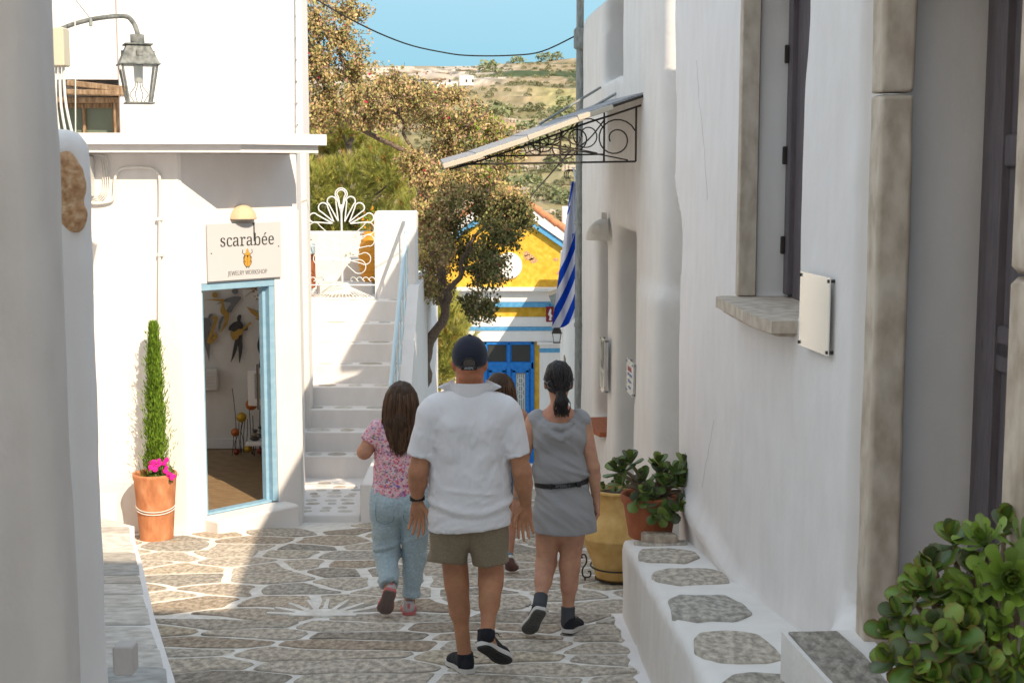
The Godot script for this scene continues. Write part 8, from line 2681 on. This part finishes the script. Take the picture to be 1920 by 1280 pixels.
	var n3 := noise(131, 4.0, 3)
	jf.wrinkle(func(p: Vector3) -> float: 
		return 0.013 * n3.get_noise_3d(p.x * 1.4, p.y * 2.4, p.z * 1.4) + 0.010 * exp(-pow((p.y - 0.455 - 0.2 * p.x) / 0.014, 2.0)) * smoothstep(-0.03, -0.10, p.x) - 0.006 * exp(-pow((p.y - 0.49 - 0.3 * p.x) / 0.014, 2.0)) + 0.012 * exp(-pow((p.x + 0.035) / 0.014, 2.0)) * smoothstep(0.8, 0.6, p.y) )
	b = B.new(); jf.mesh(b)
	var jm := cloth_mat(lin(0.30, 0.40, 0.455), lin(0.48, 0.56, 0.58), 3.0, 0.95, 0.03, 50, 0.3)
	var jeans := part("jeans", b, jm, o)
	b = B.new()
	for e in [-1.0, 1.0]:
		var c := Vector3(-0.037 + e * 0.085, 0.70, 0.143)
		b.tube(spline([c + Vector3(-0.055, 0.05, -0.012), c + Vector3(-0.052, -0.05, -0.006), c + Vector3(0, -0.075, 0.004), c + Vector3(0.052, -0.05, -0.004), c + Vector3(0.055, 0.05, -0.010)], 4), 0.0022, 4)
	part("pocket_seam", b, flat_mat(lin(0.16, 0.24, 0.30), 0.9), jeans)
	# hair
	var hr := Field.new(Vector3(-0.22, 1.02, -0.16), Vector3(0.16, 1.52, 0.24), 0.0075)
	hr.ell(hc + Vector3(0, 0.012, 0.008), Vector3(0.092, 0.104, 0.104), 0.01)
	hr.bone(hc + Vector3(0, -0.02, 0.03), hc + Vector3(-0.004, -0.13, 0.065), 0.094, 0.108, 0.03, 0.75)
	hr.bone(hc + Vector3(-0.004, -0.13, 0.065), hc + Vector3(-0.006, -0.21, 0.095), 0.108, 0.084, 0.03, 0.55)
	hr.bone(hc + Vector3(-0.006, -0.21, 0.095), hc + Vector3(-0.012, -0.275, 0.105), 0.080, 0.042, 0.03, 0.45)
	for e in [-1.0, 1.0]: hr.bone(hc + Vector3(e * 0.075, -0.02, -0.01), hc + Vector3(e * 0.090, -0.14, 0.02), 0.03, 0.028, 0.03)
	hr.carve(hc + Vector3(0, -0.03, -0.11), Vector3(0.062, 0.085, 0.06), Basis.IDENTITY, 0.02)
	var n4 := noise(134, 22.0, 3)
	hr.wrinkle(func(p: Vector3) -> float: return 0.010 * n4.get_noise_3d(p.x * 1.6, p.y * 0.18, p.z * 1.2), 0.04)
	b = B.new(); hr.mesh(b)
	var h := part("hair", b, M.hair_brown, o)
	long_strands(h, hc, 260, 0.096, 21)
	# shoes
	var pink := flat_mat(lin(0.55, 0.16, 0.15), 0.8); var silver := flat_mat(lin(0.50, 0.46, 0.46), 0.5)
	make_shoe(o, Vector3(0.014, 0.010, 0.055), Vector3(-0.005, -0.012, -0.17), Vector3(0, 1, 0), 0.235, silver, pink, flat_mat(lin(0.16, 0.11, 0.10), 0.8), M.plastic_white, "shoe", pink)
	make_shoe(o, Vector3(-0.088, 0.218, 0.222), Vector3(-0.138, 0.050, 0.095), Vector3(0.1, 0.6, -0.78), 0.235, silver, pink, flat_mat(lin(0.20, 0.15, 0.135), 0.85), M.plastic_white, "shoe", pink)

func long_strands(h: Node3D, hc: Vector3, count: int, rad: float, seed_: int) -> void:
	var r2 := RandomNumberGenerator.new(); r2.seed = seed_
	var b := B.new()
	for k in count:
		var a := r2.randf_range(-1.75, 1.75)
		var sx := sin(a); var cz := cos(a)
		var len := 0.20 + 0.11 * cos(a * 0.8) + r2.randf_range(-0.05, 0.025)
		var p0 := hc + Vector3(sx * 0.03, rad + 0.012, cz * 0.03)
		var p1 := hc + Vector3(sx * rad, 0.035, 0.008 + cz * (rad + 0.010))
		var p2 := hc + Vector3(sx * (rad + 0.010) + r2.randf_range(-0.012, 0.012), -0.10, 0.062 + cz * 0.075)
		var p3 := hc + Vector3(sx * rad * 0.86 + r2.randf_range(-0.015, 0.015), -0.05 - len * 0.55, 0.095 + cz * 0.045)
		var p4 := hc + Vector3(sx * rad * 0.58 + r2.randf_range(-0.02, 0.02), -0.05 - len * 0.85, 0.108 + cz * 0.03)
		b.col = Color(0.075, 0.038, 0.019) * r2.randf_range(0.3, 2.2)
		b.tube(spline([p0, p1, p2, p3, p4], 3), r2.randf_range(0.0016, 0.0032), 4, false)
	stuff(part("strands", b, M.strand, h))

func person_far_girl() -> void:
	var o := thing("person", "girl almost hidden behind the man in white, brown hair and blue shoe showing", "person", Vector3(-0.05, -0.27, -10.25))
	var hc := Vector3(-0.045, 1.375, -0.02)
	var col := skin(Color(0.48, 0.24, 0.15), hc)
	var f := Field.new(Vector3(-0.36, -0.06, -0.34), Vector3(0.30, 1.36, 0.32), 0.014)
	f.bone(Vector3(-0.03, 1.12, 0), Vector3(-0.03, 0.72, 0), 0.12, 0.13, 0.05, 0.65)
	f.bone(Vector3(-0.14, 1.185, 0), Vector3(0.08, 1.185, 0), 0.05, 0.05, 0.05)
	f.bone(Vector3(-0.04, 1.28, 0), Vector3(-0.03, 1.16, 0), 0.046, 0.07, 0.05)
	for e in [[-0.18, -0.22], [0.12, 0.11]]:
		f.bone(Vector3(e[0], 1.18, 0), Vector3(e[1], 0.95, 0.03), 0.045, 0.036, 0.03); f.bone(Vector3(e[1], 0.95, 0.03), Vector3(e[1], 0.74, -0.05), 0.036, 0.024, 0.03)
	f.bone(Vector3(-0.10, 0.70, 0), Vector3(-0.11, 0.40, -0.08), 0.085, 0.055, 0.03); f.bone(Vector3(-0.11, 0.40, -0.08), Vector3(-0.11, 0.06, -0.06), 0.055, 0.032, 0.03)
	f.bone(Vector3(0.035, 0.70, 0), Vector3(0.035, 0.40, -0.02), 0.085, 0.055, 0.03); f.bone(Vector3(0.035, 0.40, -0.02), Vector3(0.025, 0.15, 0.08), 0.055, 0.032, 0.03)
	var b := B.new(); f.mesh(b, col)
	var hf := Field.new(Vector3(-0.16, 1.20, -0.16), Vector3(0.09, 1.50, 0.12), 0.008)
	head_shape(hf, hc, 0.92, Vector3(-0.04, 1.215, 0.002), 0.046)
	hf.mesh(b, col)
	hand_into(b, col, Vector3(-0.22, 0.95, 0.03), Vector3(-0.22, 0.74, -0.05), Vector3(0, -1, -0.1), Vector3(0.4, 0, -1), 0.86, 0.35, 0.023)
	hand_into(b, col, Vector3(0.11, 0.95, 0.03), Vector3(0.11, 0.74, -0.05), Vector3(0, -1, -0.1), Vector3(-0.4, 0, -1), 0.86, 0.35, 0.023)
	part("body", b, M.skin, o)
	var df := Field.new(Vector3(-0.30, 0.60, -0.24), Vector3(0.26, 1.28, 0.26), 0.013)
	df.bone(Vector3(-0.03, 1.14, 0.0), Vector3(-0.03, 0.84, 0.0), 0.148, 0.150, 0.05, 0.68, 2)
	df.bone(Vector3(-0.13, 1.19, 0), Vector3(0.07, 1.19, 0), 0.062, 0.062, 0.05)
	b = B.new(); df.mesh(b); part("top", b, flat_mat(lin(0.015, 0.016, 0.025), 0.95), o)
	df = Field.new(Vector3(-0.30, 0.48, -0.24), Vector3(0.26, 0.92, 0.26), 0.013)
	df.bone(Vector3(-0.08, 0.80, 0), Vector3(0.02, 0.80, 0), 0.12, 0.12, 0.03)
	df.bone(Vector3(-0.10, 0.76, 0.0), Vector3(-0.11, 0.58, -0.02), 0.11, 0.10, 0.03, 1.0, 2); df.bone(Vector3(0.035, 0.76, 0.0), Vector3(0.04, 0.58, 0.0), 0.11, 0.10, 0.03, 1.0, 2)
	b = B.new(); df.mesh(b); part("shorts", b, cloth_mat(lin(0.06, 0.12, 0.20), lin(0.11, 0.19, 0.28), 3.0, 0.95, 0.03, 51, 0.3), o)
	var hr := Field.new(Vector3(-0.22, 1.02, -0.16), Vector3(0.16, 1.52, 0.24), 0.009)
	hr.ell(hc + Vector3(0, 0.012, 0.008), Vector3(0.092, 0.104, 0.104), 0.01)
	hr.bone(hc + Vector3(0.01, -0.02, 0.03), hc + Vector3(0.035, -0.13, 0.06), 0.09, 0.088, 0.03, 0.75)
	hr.bone(hc + Vector3(0.035, -0.13, 0.06), hc + Vector3(0.05, -0.25, 0.08), 0.085, 0.04, 0.03, 0.6)
	hr.carve(hc + Vector3(0, -0.03, -0.11), Vector3(0.062, 0.085, 0.06), Basis.IDENTITY, 0.02)
	b = B.new(); hr.mesh(b)
	var h := part("hair", b, M.hair_brown, o)
	long_strands(h, hc + Vector3(0.015, 0, -0.01), 120, 0.094, 31)
	var bl := flat_mat(lin(0.10, 0.26, 0.36), 0.8)
	make_shoe(o, Vector3(0.018, 0.155, 0.13), Vector3(0.052, 0.03, -0.02), Vector3(0, 0.6, -0.7), 0.225, bl, M.shoe_mid, flat_mat(lin(0.22, 0.13, 0.12), 0.8), M.plastic_white)
	make_shoe(o, Vector3(-0.11, 0.0, 0.0), Vector3(-0.11, -0.02, -0.22), Vector3(0, 1, 0), 0.225, bl, M.shoe_mid, M.shoe_out, M.plastic_white)
